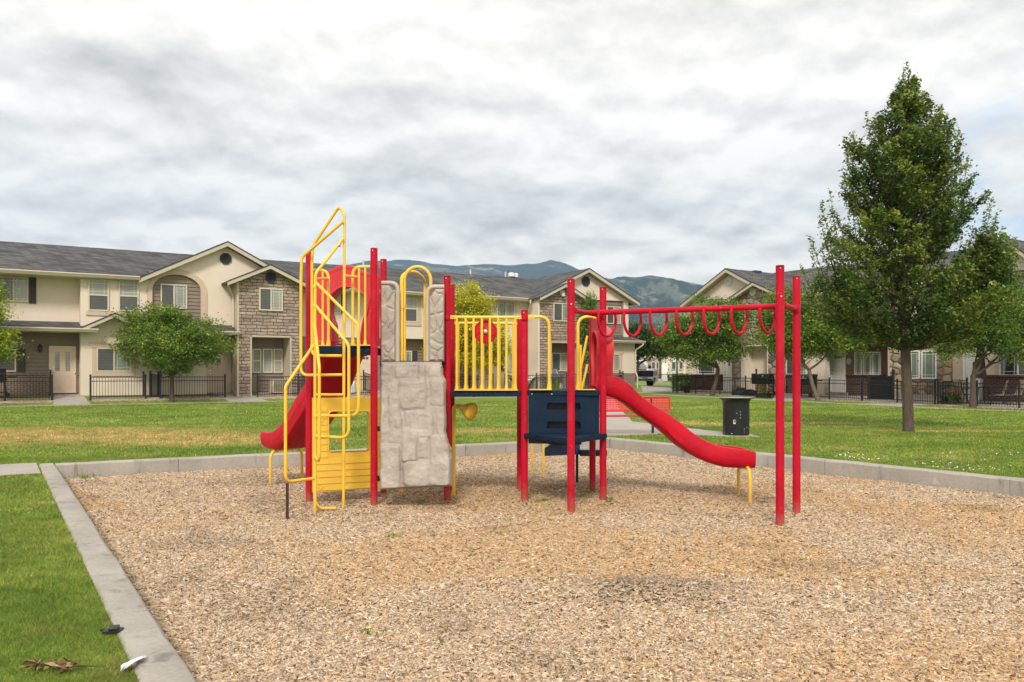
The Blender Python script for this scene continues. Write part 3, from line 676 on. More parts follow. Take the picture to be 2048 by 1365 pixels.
# ------------------------------------------------------------------ grass blades
def blades(Y0, Y1, dens, hgt, wid, half=.72):
    x, y = scatter(Y0, Y1, dens, half); a, b = toab(x, y)
    jit = .035*(vnoise(x*9, y*9, 41)-.3)
    k = ((a < .0+jit) | (a > PITW+jit*-1) | (b > .0-jit)) & (b < 40)
    dl = (x-FL.A0[0])*FL.n[0]+(y-FL.A0[1])*FL.n[1]; k &= dl > 2.0
    dr = (x-FR.A0[0])*FR.n[0]+(y-FR.A0[1])*FR.n[1]; k &= dr > 3.3
    for p in PADS: k &= ~in_poly(x, y, p)
    x, y = x[k], y[k]; n = len(x)
    clump = fbm(x*5, y*5, 43); h = hgt*rng.uniform(.5, 1.2, n)*(.65+.7*clump); w = wid*rng.uniform(.6, 1.3, n)
    yaw = rng.uniform(0, 2*np.pi, n); lean = rng.uniform(.25, 1.5, n)*h; ly = rng.uniform(0, 2*np.pi, n)
    z = zlawn(x, y); s = np.stack([np.cos(yaw), np.sin(yaw), np.zeros(n)], 1)*(w/2)[:, None]; b0 = np.stack([x, y, z-.004], 1)
    tip = b0+np.stack([np.cos(ly)*lean, np.sin(ly)*lean, h], 1)
    V = np.stack([b0-s, b0+s, tip], 1).reshape(-1, 3); Fc = np.arange(n*3).reshape(-1, 3)
    br = rng.uniform(.70, 1.45, n); yel = rng.uniform(0, 1, n) < .07
    c = np.stack([br*rng.uniform(.9, 1.2, n), br, br*rng.uniform(.8, 1.1, n)], 1); c[yel] *= np.array([2.3, 1.5, 1.8])
    return V, Fc, np.repeat(c, 3, 0)
Vs = []; Fs = []; Cs = []; off = 0
for args in ((3.0, 5.0, 26000, .028, .0038), (5.0, 8.0, 14000, .030, .0055), (8, 14, 3600, .034, .010), (14, 22, 1000, .04, .018), (22, 40, 230, .045, .03)):
    V, Fc, c = blades(*args); Vs.append(V); Fs.append(Fc+off); Cs.append(c); off += len(V)
o = np_mesh('grass_blades', np.concatenate(Vs), np.concatenate(Fs), M['blade'], np.concatenate(Cs)); tag(o, 'mown green grass growing over the lawn', 'grass', kind='stuff')
del Vs, Fs, Cs

# ------------------------------------------------------------------ wooded mountains far behind
def m_hill():
    t = MT('wooded_mountain'); v = t.pos(); g = t.n('ShaderNodeNewGeometry'); sp = t.n('ShaderNodeSeparateXYZ'); t.l(g.outputs['Normal'], sp.inputs[0])
    wood = t.noise(v, .0062, 10, 0.68); tree = t.noise(v, .085, 5, 0.7)
    grass = t.ramp(t.noise(v, .003, 6), [(0.35, (0.10, 0.135, 0.05)), (0.65, (0.19, 0.19, 0.10))])
    forest = t.ramp(tree, [(0.35, (0.006, 0.016, 0.012)), (0.7, (0.030, 0.055, 0.030))])
    f = t.mth('ADD', wood, t.mth('MULTIPLY', t.mth('SUBTRACT', tree, .5), .32))
    col = t.mix(t.rng(f, 0.40, 0.46), grass, forest)
    rock = t.noise(v, .0075, 10, 0.72, 0.4); col = t.mix(t.rng(rock, 0.555, 0.62, 0, .85), col, (0.33, 0.28, 0.225))
    return t.set(col, 0.95, 0, 0.1, t.bump(tree, 1.0, 14))
M['hill'] = m_hill()
def ridge(name, D, prof, depth, seed, gully):
    px = np.arange(prof[0][0], prof[-1][0], 3.0); top = np.interp(px, [p[0] for p in prof], [p[1] for p in prof])
    zc = (HY-top)/F*D; nr = 150; s = np.linspace(0, 1.5, nr); Pp, S = np.meshgrid(px, s, indexing='ij')
    Yd = D-depth*(1-S); X = (Pp-CX)/F*D+(Pp-CX)/F*(Yd-D)*.4
    sh = np.where(S < 1, S**1.15, 1-(S-1)*1.2)
    rg = 1-np.abs(2*fbm(X*gully, Yd*gully*.55, seed, 6, .55)-1)
    Z = zc[:, None]*sh+(rg-.72)*300*np.clip(S*2, 0, 1)*np.clip((1.02-S)*2.2, 0.06, 1)*(S < 1.3)+(fbm(X*.02, Yd*.02, seed+5)-.5)*10
    o = np_mesh(name, np.stack([X, Yd, np.maximum(Z, -5)], -1).reshape(-1, 3), grid_faces(len(px), nr), M['hill'], smooth=True); tag(o, kind='structure')
ridge('mountain', 3700, [(300, 560), (480, 545), (620, 533), (700, 528), (735, 523), (772, 521), (800, 518), (818, 518), (845, 522), (875, 528), (915, 532), (950, 531), (990, 529), (1030, 531), (1050, 527), (1075, 524), (1100, 519), (1120, 524), (1150, 536), (1200, 553), (1300, 575), (1500, 600)], 1500, 51, .0026)
ridge('mountain', 2600, [(1020, 700), (1100, 640), (1170, 590), (1205, 565), (1235, 556), (1270, 557), (1300, 553), (1330, 555), (1365, 563), (1400, 572), (1450, 583), (1600, 596), (1850, 615), (2100, 640)], 1150, 61, .0036)
hz = MB().box(-7000, 7000, -300, 4300, -6, 900)
ht = bpy.data.materials.new('thin_air'); ht.use_nodes = True; n_ = ht.node_tree.nodes; n_.clear()
pv = n_.new('ShaderNodeVolumePrincipled'); pv.inputs['Color'].default_value = (0.46, 0.70, 1.0, 1); pv.inputs['Density'].default_value = HAZE; pv.inputs['Anisotropy'].default_value = 0.0
ho = n_.new('ShaderNodeOutputMaterial'); ht.node_tree.links.new(pv.outputs[0], ho.inputs['Volume'])
if HAZE > 0: tag(hz.build('haze', ht), 'thin bluish air before the far mountains', 'haze', kind='stuff')

# ------------------------------------------------------------------ the play structure
S = thing('play_structure', (0, 10.4, 0), 'red, yellow and navy play structure with slides and climbing wall on wood chips', 'play structure')
YW, RD, BL, TN = M['yellow'], M['red_post'], M['blue'], M['tan_plastic']
def base(px, Y): return Vector(((px-CX)/F*Y, Y, 0))
L1 = base(618.5, 10.29); L2 = base(748, 10.05); L3 = base(767, 11.0); L4 = base(617.5, 11.22)
M1 = base(894.5, 10.42); M2 = base(903, 11.4); N1 = base(1049, 10.46); N2 = base(1040, 11.5)
R1 = base(1206, 10.42); R2 = base(1185, 11.32); T = base(1142, 9.55); S1 = base(1560, 8.61); S2 = base(1593, 9.38)
PR = .0425
for p, top in ((L1, 3.05), (L2, 3.06), (L3, 3.06), (L4, 3.04), (M1, 2.776), (M2, 2.77), (N1, 2.36), (N2, 2.36), (R1, 2.64), (R2, 2.36), (T, 2.64), (S1, 2.67), (S2, 2.655)):
    mb = MB(); n = 24
    prof = [(PR, -.3), (PR, top-.02), (PR-.004, top-.02), (PR-.004, top-.016), (PR+.001, top-.014), (PR+.001, top-.004), (PR-.008, top)]
    mb.lathe(prof, (p.x, p.y, 0), n)
    o = mb.build('post', RD, S, smooth=True)
    c = MB()
    for dz in (.035,): c.lathe([(.007, 0), (.006, .003), (.0, .004)], (p.x-.01, p.y-PR, top-dz), 8, (0, -1, 0))
    c.build('cap_screw', M['steel'], o)
for p, z in ((T, 2.35), (S1, 2.35)):
    MB().lathe([(.011, 0), (.009, .004), (0, .006)], (p.x, p.y-PR-.0005, z), 10, (0, -1, 0)).build('bolt_head', M['steel'], S)

def deckplate(name, poly, ztop, th, holes_edge=None):
    o = MB().prism([(p[0], p[1]) for p in poly], [], lambda u, w, s: (u, w, ztop-(th if s else 0))).build(name, BL, S, bevel=.008)
    if holes_edge:
        h = MB()
        for a, b, k in holes_edge:
            a, b = Vector(a), Vector(b); d = (b-a).normalized(); nrm = Vector((d.y, -d.x, 0))
            if nrm.y > 0: nrm = -nrm
            for i in range(k):
                q = a+(b-a)*(i+.5)/k; q.z = ztop-th*.5; h.lathe([(.009, 0), (.008, .0015), (0, .0015)], q+nrm*.0006, 8, nrm)
        h.each('drain_hole', M['black_plastic'], o)
    return o
o45 = PR+.004
def rect(a, b, c, d, m=.045): # four post feet -> plate between them
    return [(a.x+m, a.y-.02), (b.x-m, b.y-.02), (c.x-m, c.y+.02), (d.x+m, d.y+.02)]
deckplate('deck', [(L1.x+.045, L1.y-.09), (L2.x-.045, L2.y+.02), (L3.x-.045, L3.y+.03), (L4.x+.045, L4.y+.03)], 1.905, .09, [((L1.x+.1, L1.y-.09, 0), (L2.x-.1, L2.y+.02, 0), 6)])
deckplate('deck', [(L2.x+.045, L2.y+.16), (M1.x-.045, M1.y-.12), (M2.x-.045, M2.y+.02), (L3.x+.045, L3.y+.1)], 1.73, .07)
deckplate('deck', rect(M1, N1, N2, M2), 1.365, .07, [((M1.x+.06, M1.y-.02, 0), (N1.x-.06, N1.y-.02, 0), 7)])
deckplate('deck', rect(N1, R1, R2, N2), 1.372, .07)
tri = [N1+Vector((-.01, -.045, 0)), T+Vector((-.045, .02, 0)), T+Vector((.03, .03, 0)), R1+Vector((.045, -.045, 0)), R1+Vector((0, .03, 0)), N1+Vector((0, .03, 0))]
sp_ = MB().prism([(p.x, p.y) for p in tri], [], lambda u, w, s: (u, w, .845-(.062 if s else 0))).build('step_platform', BL, S, bevel=.008)
h = MB()
for a, b, k in ((tri[0], tri[1], 7), (tri[2], tri[3], 5)):
    d = (b-a).normalized(); nrm = Vector((d.y, -d.x, 0)); nrm = nrm if nrm.y < 0 else -nrm
    for i in range(k): h.lathe([(.007, 0), (.006, .0015), (0, .0015)], a+(b-a)*(i+.7)/(k+.4)+nrm*.0006+Vector((0, 0, .814)), 8, nrm)
h.each('drain_hole', M['black_plastic'], sp_)
MB().bar((N1.x+.05, N1.y+.03, .75), (R1.x-.42, R1.y-.03, .75), .03, .07).build('support_bracket', M['black_plastic'], S, bevel=.004)

# navy back panel with two hand slots
zt, zb = 1.36, .846; x0, x1 = N1.x+.047, R1.x-.045; w_ = x1-x0
def slot(cy): return [(x0+w_*.265+.03, cy-.042), (x0+w_*.735-.0, cy-.042), (x0+w_*.735, cy+.01), (x0+w_*.715, cy+.04), (x0+w_*.285, cy+.04), (x0+w_*.265, cy+.02), (x0+w_*.265, cy-.042)]
bp = MB().prism([(x0, zb), (x1, zb), (x1, zt), (x0, zt)], [slot(zt-.185), slot(zt-.415)], lambda u, w, s: (u, N1.y-.03+.03*s, w)).build('back_panel', BL, S, bevel=.004)
b2 = MB()
for q in (.05, .33, .66, .95): b2.lathe([(.011, 0), (.009, .004), (0, .005)], (x0+w_*q, N1.y-.0305, zt-.035), 10, (0, -1, 0))
b2.each('bolt_head', M['steel'], bp)
MB().box(x0+.02, x1-.02, N1.y+.10, N1.y+.12, .86, 1.29).build('riser_plate', M['black_plastic'], S)

# bridge guard rails
def guard(a, b, ztop, zbot, xs, r=.0165, plate=True):
    a, b = Vector(a), Vector(b); d = (b-a); dn = d.normalized(); mb = MB()
    A = a+dn*PR; B = b-dn*PR
    mb.tube([(A.x, A.y, ztop), (B.x, B.y, ztop)], .0195, 12)
    for q in (A+dn*.035, B-dn*.035): mb.obox((q.x, q.y, ztop), dn*.037, (0, 0, .021), Vector((dn.y, -dn.x, 0))*.021)
    for t in xs:
        q = a+d*t; mb.tube([(q.x, q.y, zbot), (q.x, q.y, ztop)], r, 10)
        mb.lathe([(.026, 0), (.022, .03), (.0165, .075)], (q.x, q.y, zbot), 10)
    if plate: q0 = a+d*(xs[0]-.03); q1 = a+d*(xs[-1]+.03); mb.bar((q0.x, q0.y, zbot+.004), (q1.x, q1.y, zbot+.004), .06, .014)
    o = mb.build('guard_rail', YW, S, smooth=True)
    s = MB()
    for q in (A+dn*.035, B-dn*.035): s.lathe([(.012, 0), (.01, .005), (0, .007)], (q.x, q.y-.0215, ztop), 8, (0, -1, 0))
    s.each('bolt_head', M['steel'], o)
    c = MB(); c.lathe([(PR+.003, -.03), (PR+.003, .03)], (a.x, a.y, ztop), 20); c.lathe([(PR+.003, -.03), (PR+.003, .03)], (b.x, b.y, ztop), 20)
    c.each('post_clamp', M['red_post'], o, smooth=True)
    return o
guard((M1.x, M1.y-.02, 0), (N1.x, N1.y-.02, 0), 2.267, 1.372, [(px-895)/(1049-895) for px in (914, 931.6, 947.5, 964, 980, 996.7, 1013, 1030.7)])
guard((M2.x, M2.y, 0), (N2.x, N2.y, 0), 2.257, 1.372, [.10, .22, .34, .46, .58, .70, .80, .90])
# spinning wheel toy on the bridge rail
wc = P(971, 664, 10.47); wh = MB(); ax = (0, -1, 0)
wh.lathe([(.0, -.012), (.142, -.012), (.146, -.004), (.146, .006), (.138, .014), (.128, .014), (.122, .004), (.05, .004), (.03, .012), (.0, .014)], wc, 40, ax)
for k in range(5):
    a0 = k*2*math.pi/5+.4; pts = [wc+Vector((math.cos(a0+q*.55)*(.03+.09*q), -.007, math.sin(a0+q*.55)*(.03+.09*q))) for q in np.linspace(0, 1, 8)]
    wh.tube(pts, .007, 6)
wo = wh.build('spin_wheel', M['red_plastic'], S, smooth=True)
MB().lathe([(.0, -.0), (.026, .0), (.026, .01), (.014, .012), (.014, .03), (0, .032)], wc+Vector((0, -.012, 0)), 16, ax).build('hub_bolt', M['steel'], wo)

# half rails either side of the opening above the navy panel
def halfrail(post, px_v, y_top, Y, side, name='half_rail'):
    zt_ = H+(HY-y_top)/F*Y; xv = (px_v-CX)/F*Y; zb_ = 1.378; a = Vector((post.x+side*PR, Y, zt_))
    mb = MB(); mb.tube(fillet([a, (xv, Y, zt_), (xv, Y, zb_+.05)], .14, 8), .0195, 12)
    mb.lathe([(.032, 0), (.026, .05), (.0195, .10)], (xv, Y, zb_), 12); mb.obox(a+Vector((side*.04, 0, 0)), (.04, 0, 0), (0, .021, 0), (0, 0, .022))
    mb.bar((min(xv, xv-side*.21)-.03*(side > 0), Y, zb_+.003), (max(xv, xv-side*.21)+.03*(side > 0), Y, zb_+.003), .07, .012)
    o = mb.build(name, YW, S, smooth=True)
    MB().lathe([(.012, 0), (.01, .005), (0, .007)], a+Vector((side*.04, -.0215, 0)), 8, (0, -1, 0)).build('bolt_head', M['steel'], o)
halfrail(N1, 1098.5, 634, 10.42, 1); halfrail(R1, 1156, 634, 10.42, -1)

# climbing wall: moulded rock relief
def rr(x, y, x0, x1, y0, y1, e):   # soft rounded-rectangle bump
    cx, cy, hx, hy = (x0+x1)/2, (y0+y1)/2, (x1-x0)/2, (y1-y0)/2; r = min(hx, hy)*.45
    qx = np.abs(x-cx)-hx+r; qy = np.abs(y-cy)-hy+r
    d = np.hypot(np.maximum(qx, 0), np.maximum(qy, 0))+np.minimum(np.maximum(qx, qy), 0)-r
    return sstep(e, -e, d)
def climb():
    nx, ny = 150, 270; q = np.linspace(0, 1, nx); v = np.linspace(0, 1, ny); Q, V = np.meshgrid(q, v, indexing='ij')
    yp = 724+V*(975-724); lft = np.interp(yp, [724, 760, 860, 980], [762, 761, 760, 760]); rgt = np.interp(yp, [724, 750, 762, 850, 862, 888, 900, 917, 975], [884, 886, 892, 893, 892, 898, 904, 905, 905])
    Q0 = lft+(rgt-lft)*Q+2.2*(fbm(yp*.07, Q*3, 5)-.5); ybot = 980-8*Q; y = 724+V*(ybot-724)
    zx = (Q0-520)*2.068; zy = (y-400)*2.068          # coordinates of the relief drawing
    zx = zx+7*(fbm(zx*.02, zy*.02, 71)-.5)*2; zy = zy+7*(fbm(zx*.02+9, zy*.02, 72)-.5)*2
    h = np.zeros_like(zx)
    for (a, b, c, d, hh) in ((575, 695, 742, 868, .9), (706, 772, 740, 850, .9), (534, 584, 806, 1012, .8), (622, 722, 872, 985, .75), (590, 657, 940, 1082, 1.0), (652, 702, 944, 1072, .8), (702, 792, 968, 1182, 1.15), (498, 588, 1012, 1198, 1.05), (596, 712, 1076, 1188, 1.1), (560, 590, 900, 985, .9), (655, 690, 678, 762, .8), (505, 560, 672, 722, .5), (735, 758, 762, 830, .5), (725, 775, 842, 990, .6), (500, 536, 730, 1000, .45), (560, 640, 672, 738, .55), (695, 760, 675, 735, .5), (600, 640, 868, 935, .5)):
        e = 9+6*vnoise(zx*.03, zy*.03, int(a)); ta = a*1.7+c; tilt = 1+.5*(np.cos(ta)*(zx-(a+b)/2)/(b-a)+np.sin(ta)*(zy-(c+d)/2)/(d-c)); hb_ = hh*rr(zx, zy, a, b, c, d, e)*tilt*(0.8+.4*fbm(zx*.012+a, zy*.012, int(c))); h = np.log(np.exp(h*9)+np.exp(hb_*9))/9
    h = h*.046+.030*(fbm(zx*.022, zy*.022, 77)-.5)+.004*(fbm(zx*.1, zy*.06, 78)-.5)
    edge = np.minimum(np.minimum(Q, 1-Q)*nx/6, np.minimum(V, 1-V)*ny/6); fall = np.clip(edge, 0, 1); fall = 1-(1-fall)**2
    Yd = 10.20-.27*V
    X = (Q0-CX)/F*Yd; Z = H-(y-HY)/F*Yd; Yf = Yd-h-.055*fall
    back = np.stack([X, Yd+.0, Z], -1); fr = np.stack([X, Yf, Z], -1)
    Vv = np.concatenate([fr.reshape(-1, 3), back.reshape(-1, 3)]); N = nx*ny; f = grid_faces(nx, ny)
    ring = [i*ny for i in range(nx)]+[(nx-1)*ny+j for j in range(1, ny)]+[i*ny+ny-1 for i in range(nx-2, -1, -1)]+[j for j in range(ny-2, 0, -1)]
    side = [(ring[i], ring[(i+1) % len(ring)], N+ring[(i+1) % len(ring)], N+ring[i]) for i in range(len(ring))]
    o = np_mesh('climbing_wall', Vv, np.concatenate([f, f[:, ::-1]+N, np.array(side)]), TN, smooth=True, parent=S)
    o.data.set_sharp_from_angle(angle=R(60)); return o
cw = climb()
b2 = MB()
for px, py in ((769, 731), (829, 730), (881, 733)): b2.lathe([(.016, 0), (.012, .006), (0, .008)], P(px, py, 10.13), 10, (0, -1, 0))
b2.each('bolt_head', M['steel'], cw)
br_ = MB()
for py in (858, 957): q = P(757.5, py, 10.3); br_.box(q.x-.03, q.x+.03, q.y-.02, q.y+.02, q.z-.03, q.z+.03)
br_.each('wall_bracket', M['black_plastic'], S)

# flagstone side panels of the wall's opening
def rockpanel(pxo, pxi, ytop, Y, side):   # pxo outer (post) edge, pxi inner edge
    xo, xi = (pxo-CX)/F*Y, (pxi-CX)/F*Y; zt_ = H+(HY-ytop)/F*Y; zb_ = H+(HY-723)/F*Y; W = abs(xi-xo); sg = 1 if xi > xo else -1
    nx, ny = 60, 150; q = np.linspace(0, 1, nx); v = np.linspace(0, 1, ny); Q, V = np.meshgrid(q, v, indexing='ij'); Wr = W-.052
    topz = zt_-.055-.10*sstep(.45, 1, Q)**1.4
    Z = zb_+(topz-zb_)*V; X = Q*Wr
    seeds = np.random.default_rng(int(pxo)); pts = np.stack([seeds.uniform(-.05, Wr+.05, 16), seeds.uniform(zb_, zt_, 16)], 1)
    wx = X+.02*(fbm(X*14, Z*14, 5)-.5)*2; wz = Z+.02*(fbm(X*14+5, Z*14, 6)-.5)*2
    d = np.sqrt((wx[..., None]-pts[:, 0])**2+((wz[..., None]-pts[:, 1])*.8)**2); d.sort(-1); gap = d[..., 1]-d[..., 0]
    h = .013*sstep(0, .034, gap)+.014*(fbm(X*9, Z*9, 8)-.5)+.006*(fbm(X*30, Z*30, 9)-.5)
    edge = np.clip(np.minimum(np.minimum(Q, 1-Q)*nx/4, np.minimum(V, 1-V)*ny/4), 0, 1); Yf = Y-.03-h*edge-.012*edge
    fr = np.stack([xo+sg*X, Yf, Z], -1).reshape(-1, 3); bk = np.stack([xo+sg*X, np.full_like(X, Y+.04), Z], -1).reshape(-1, 3); N = nx*ny; f = grid_faces(nx, ny)
    ring = [i*ny for i in range(nx)]+[(nx-1)*ny+j for j in range(1, ny)]+[i*ny+ny-1 for i in range(nx-2, -1, -1)]+[j for j in range(ny-2, 0, -1)]
    sd_ = [(ring[i], ring[(i+1) % len(ring)], N+ring[(i+1) % len(ring)], N+ring[i]) for i in range(len(ring))]
    o = np_mesh('rock_panel', np.concatenate([fr, bk]), np.concatenate([f, f[:, ::-1]+N, np.array(sd_)]), TN, smooth=True, parent=S); o.data.set_sharp_from_angle(angle=R(60))
    mb = MB(); xe = xi-sg*.026
    mb.tube(fillet([(xo, Y-.01, zt_-.024), (xe, Y-.01, zt_-.024), (xe, Y-.01, zb_)], .17, 10), .026, 12)
    mb.tube([(xe-sg*.035, Y-.012, zb_), (xe-sg*.035, Y-.012, zt_-.2)], .016, 8)
    mb.box(min(xo, xo+sg*W*.9), max(xo, xo+sg*W*.9), Y+.0, Y+.05, zb_+.002, zt_-.20)
    mb.build('rim', M['tan_smooth'], o, smooth=True)
rockpanel(763, 800, 562.5, 10.24, 1); rockpanel(888.5, 850.5, 570, 10.27, -1)
def arch(x0p, x1p, ytop, Y0, Y1, r=.0205, zbot=1.735):
    x0, x1 = (x0p-CX)/F*Y0, (x1p-CX)/F*Y1; zt_ = H+(HY-ytop)/F*Y0; rad = (x1-x0)/2
    pts = [(x0, Y0, zbot)]+[(x0+rad-rad*math.cos(a), Y0+(Y1-Y0)*(a/math.pi), zt_-rad*1.05+rad*1.05*math.sin(a)) for a in np.linspace(0, math.pi, 22)]+[(x1, Y1, zbot)]
    o = MB().tube(pts, r, 12).build('arch_rail', YW, S, smooth=True); return o
ar = arch(808.7, 861.5, 534, 10.34, 10.34)
arch(803.5, 850, 538, 10.30, 10.9)
q = P(803.5, 613, 10.3); MB().lathe([(.026, -.028), (.026, .028)], q, 14).build('rail_clamp', YW, ar, smooth=True)

# hooded slide entries
HOOD = [(637,686),(637,548),(641,545),(650,543),(657.6,541.7),(668,538.5),(680,532.8),(694,530.5),(708,532.8),(721,540),(732,545.5),(740,548),(752,549),(756.5,551),(758.6,556),(758.6,688)]
KEYH = [(669.5,684),(669,660),(668,646),(664,636),(661,624),(661,610),(664,598),(671,585.5),(682,576.5),(696,573),(711,576),(725,583.5),(735,592),(738.5,600),(737.5,616),(734,628),(729.5,640),(727,652),(725,668),(724,684)]
def hood(a, b, z0, z1, mat, rimdir, tint=None):   # between feet a and b, rim pushed out along rimdir
    a, b = Vector(a), Vector(b); d = b-a; nrm = Vector((-d.y, d.x, 0)).normalized()
    if nrm.dot(Vector(rimdir)) < 0: nrm = -nrm
    f = lambda p: ((p[0]-637)/121.6, (688-p[1])/158)
    fn = lambda u, w, s: a+d*u+Vector((0, 0, z0+(z1-z0)*w))+nrm*(.05*s-.025)
    keyloop = [f(p) for p in KEYH]; keyloop = [(u, max(w, .02)) for u, w in keyloop]
    out = [f(p) for p in HOOD]
    o = MB().prism(out, [keyloop], fn).build('slide_hood', mat, S, bevel=.010, seg=2)
    mb = MB(); path = [fn(u, w, .5) for u, w in keyloop]
    ins = []                                              # a deep collar round the opening
    ctr = (sum(p[0] for p in keyloop)/len(keyloop), .45)
    k = len(keyloop); vs = []; fs = []
    for u, w in keyloop:
        g_ = 1.05; u2, w2 = ctr[0]+(u-ctr[0])*1.09, ctr[1]+(w-ctr[1])*1.05
        vs += [fn(u, w, .5)-nrm*.055, fn(u2, w2, .5)-nrm*.050, fn(u2, w2, .5)-nrm*.0, fn(u, w, .5)+nrm*.16]
    for i in range(k-1):
        for j in range(4): fs.append((i*4+j, (i+1)*4+j, (i+1)*4+(j+1) % 4, i*4+(j+1) % 4))
    mb.add(vs, fs); mb.build('collar', mat, o, smooth=True)
    g = MB(); inner = [fn(.5+(p[0]-.5)*.93, .5+(p[1]-.5)*.95, 0 if rimdir[1] > 0 else 0)-nrm*.0265 for p in out[1:-1]]
    g.tube(inner, .004, 6); g.build('moulded_groove', mat, o, smooth=True)
    s = MB()
    for u, w in ((.06, .05), (.06, .93), (.95, .05), (.95, .92)): s.lathe([(.012, 0), (.01, .004), (0, .006)], fn(u, w, 0)-nrm*.001, 8, -nrm)
    s.each('bolt_head', M['steel'], o)
    return o
hood((-2.563, 11.18, 0), (-1.716, 10.98, 0), 1.945, 3.0, M['red_faded'], (0, 1, 0))
rh = hood((R2.x+.005, R2.y-.05, 0), (R1.x+.005, R1.y+.05, 0), 1.40, 2.385, M['red_faded'], (1, 0, 0))
q = P(1205, 671, 10.62); dm = MB().lathe([(.118*math.cos(a), .115*math.sin(a)) for a in np.linspace(0, math.pi/2-.001, 10)]+[(0, .115)], (R1.x+.03, 10.62, q.z), 28, (1, 0, 0)); dm.build('bubble_window', simple('pink_bubble_plastic', (0.66, 0.10, 0.12), 0.25, 0.1, 5), rh, smooth=True)

# slides: outline of the near wall swept across the bed
def slide(wall, bed, o0, fwd, crs, width, name='slide'):
    fwd, crs, o0 = Vector(fwd), Vector(crs), Vector(o0); n = 44
    L = max(wall[-1][0], bed[-1][0]); mb = MB(); rows = []
    def smooth_interp(t, pr):
        xs = [p[0] for p in pr]; ys = [p[1] for p in pr]; e = .05
        return float(np.mean([np.interp(t+k*e, xs, ys) for k in (-1, -.5, 0, .5, 1)]))
    for i in range(n+1):
        t = wall[0][0]+(L-wall[0][0])*i/n; zw = smooth_interp(t, wall); zb = smooth_interp(t, bed); hgt = zw-zb; hw = width/2
        sec = [(-hw, zb+.05), (-hw-.012, zb+hgt*.45), (-hw-.012, zw-.035), (-hw-.004, zw-.008), (-hw+.022, zw), (-hw+.048, zw-.008), (-hw+.056, zw-.03), (-hw+.062, zb+hgt*.5), (-hw+.09, zb+.075), (-hw+.15, zb+.045),
               (hw-.15, zb+.045), (hw-.09, zb+.075), (hw-.062, zb+hgt*.5), (hw-.056, zw-.03), (hw-.048, zw-.008), (hw-.022, zw), (hw+.004, zw-.008), (hw+.012, zw-.035), (hw+.012, zb+hgt*.45), (hw, zb+.05), (hw-.04, zb+.012), (hw-.12, zb), (-hw+.12, zb), (-hw+.04, zb+.012)]
        rows.append([o0+fwd*t+crs*c+Vector((0, 0, z)) for c, z in sec])
    k = len(rows[0]); vs = [p for r in rows for p in r]; fs = [(i*k+j, i*k+(j+1) % k, (i+1)*k+(j+1) % k, (i+1)*k+j) for i in range(n) for j in range(k)]
    for i in (0, n):       # end faces as strips
        b = i*k
        for a0, a1 in ((0, 10), ): pass
        fs += [(b+j, b+j+1, b+(23-j) % k-0, ) for j in ()]
        order = [(0,1,2,3,4,5,6,7,8,9,22,23), (9,10,21,22), (10,11,12,13,14,15,16,17,18,19,20,21)]
        fs += [tuple(b+x for x in f) if i == 0 else tuple(b+x for x in f[::-1]) for f in order]
    o = mb.add(vs, fs).build(name, M['red_plastic'], S, smooth=True, fix=True)
    g = MB(); pts = []
    for i in range(2, n-1):
        t = wall[0][0]+(L-wall[0][0])*i/n; zw = smooth_interp(t, wall); zb = smooth_interp(t, bed)
        for sgn in (-1,): pts.append(o0+fwd*t+crs*(sgn*(width/2+.0125))+Vector((0, 0, zb+(zw-zb)*.50)))
    g.tube(pts, .0035, 6); g.build('moulded_groove', simple('groove_red', (0.40, 0.004, 0.015), 0.5), o, smooth=True)
    return o
Yn = 10.60
cv = lambda pts: [((px-CX)/F*Yn, H-(py-HY)/F*Yn) for px, py in pts]
wallp = cv([(1195,752),(1213,751),(1232,752),(1256,765),(1281,791),(1307,811),(1332,825),(1358,843),(1383,864),(1409,881),(1439,893),(1473,898),(1500,900.5),(1512,905)])
bedp = cv([(1195,790),(1213,793),(1235,798),(1256,811),(1281,832),(1307,849),(1332,868),(1358,893),(1392,915),(1417,927),(1451,937),(1485,939),(1512,939)])
sl = slide(wallp, bedp, (0, 10.88, 0), (1, 0, 0), (0, 1, 0), .54)
a, b = G(1477, 988), G(1500, 1003)
MB().tube(fillet([a-Vector((0, 0, .2)), (a.x, a.y, .40), (b.x, b.y, .40), b-Vector((0, 0, .2))], .16, 8), .0215, 12).build('slide_leg', YW, sl, smooth=True)
# left slide drops away behind the tower
f_ = Vector((-.64, .768, 0)).normalized(); c_ = Vector((.768, .64, 0)).normalized(); st = Vector((-2.10, 11.08, 0))
wl = [(0, 2.0), (.12, 1.99), (.3, 1.88), (.55, 1.62), (.8, 1.40), (1.05, 1.23), (1.3, 1.02), (1.55, .83), (1.8, .735), (2.02, .72), (2.18, .735)]
bd = [(0, 1.80), (.12, 1.79), (.3, 1.60), (.55, 1.28), (.8, 1.03), (1.05, .85), (1.3, .66), (1.55, .52), (1.8, .47), (2.02, .47), (2.18, .50)]
sl2 = slide(wl, bd, st, f_, c_, .56)
ctr = st+f_*1.95; a = ctr-c_*.28; b = ctr+c_*.28
a = G(541, 966); b = G(604, 957)
MB().tube(fillet([a-Vector((0, 0, .2)), (a.x, a.y, .47), (b.x, b.y, .47), b-Vector((0, 0, .2))], .15, 8), .0215, 12).build('slide_leg', YW, sl2, smooth=True)

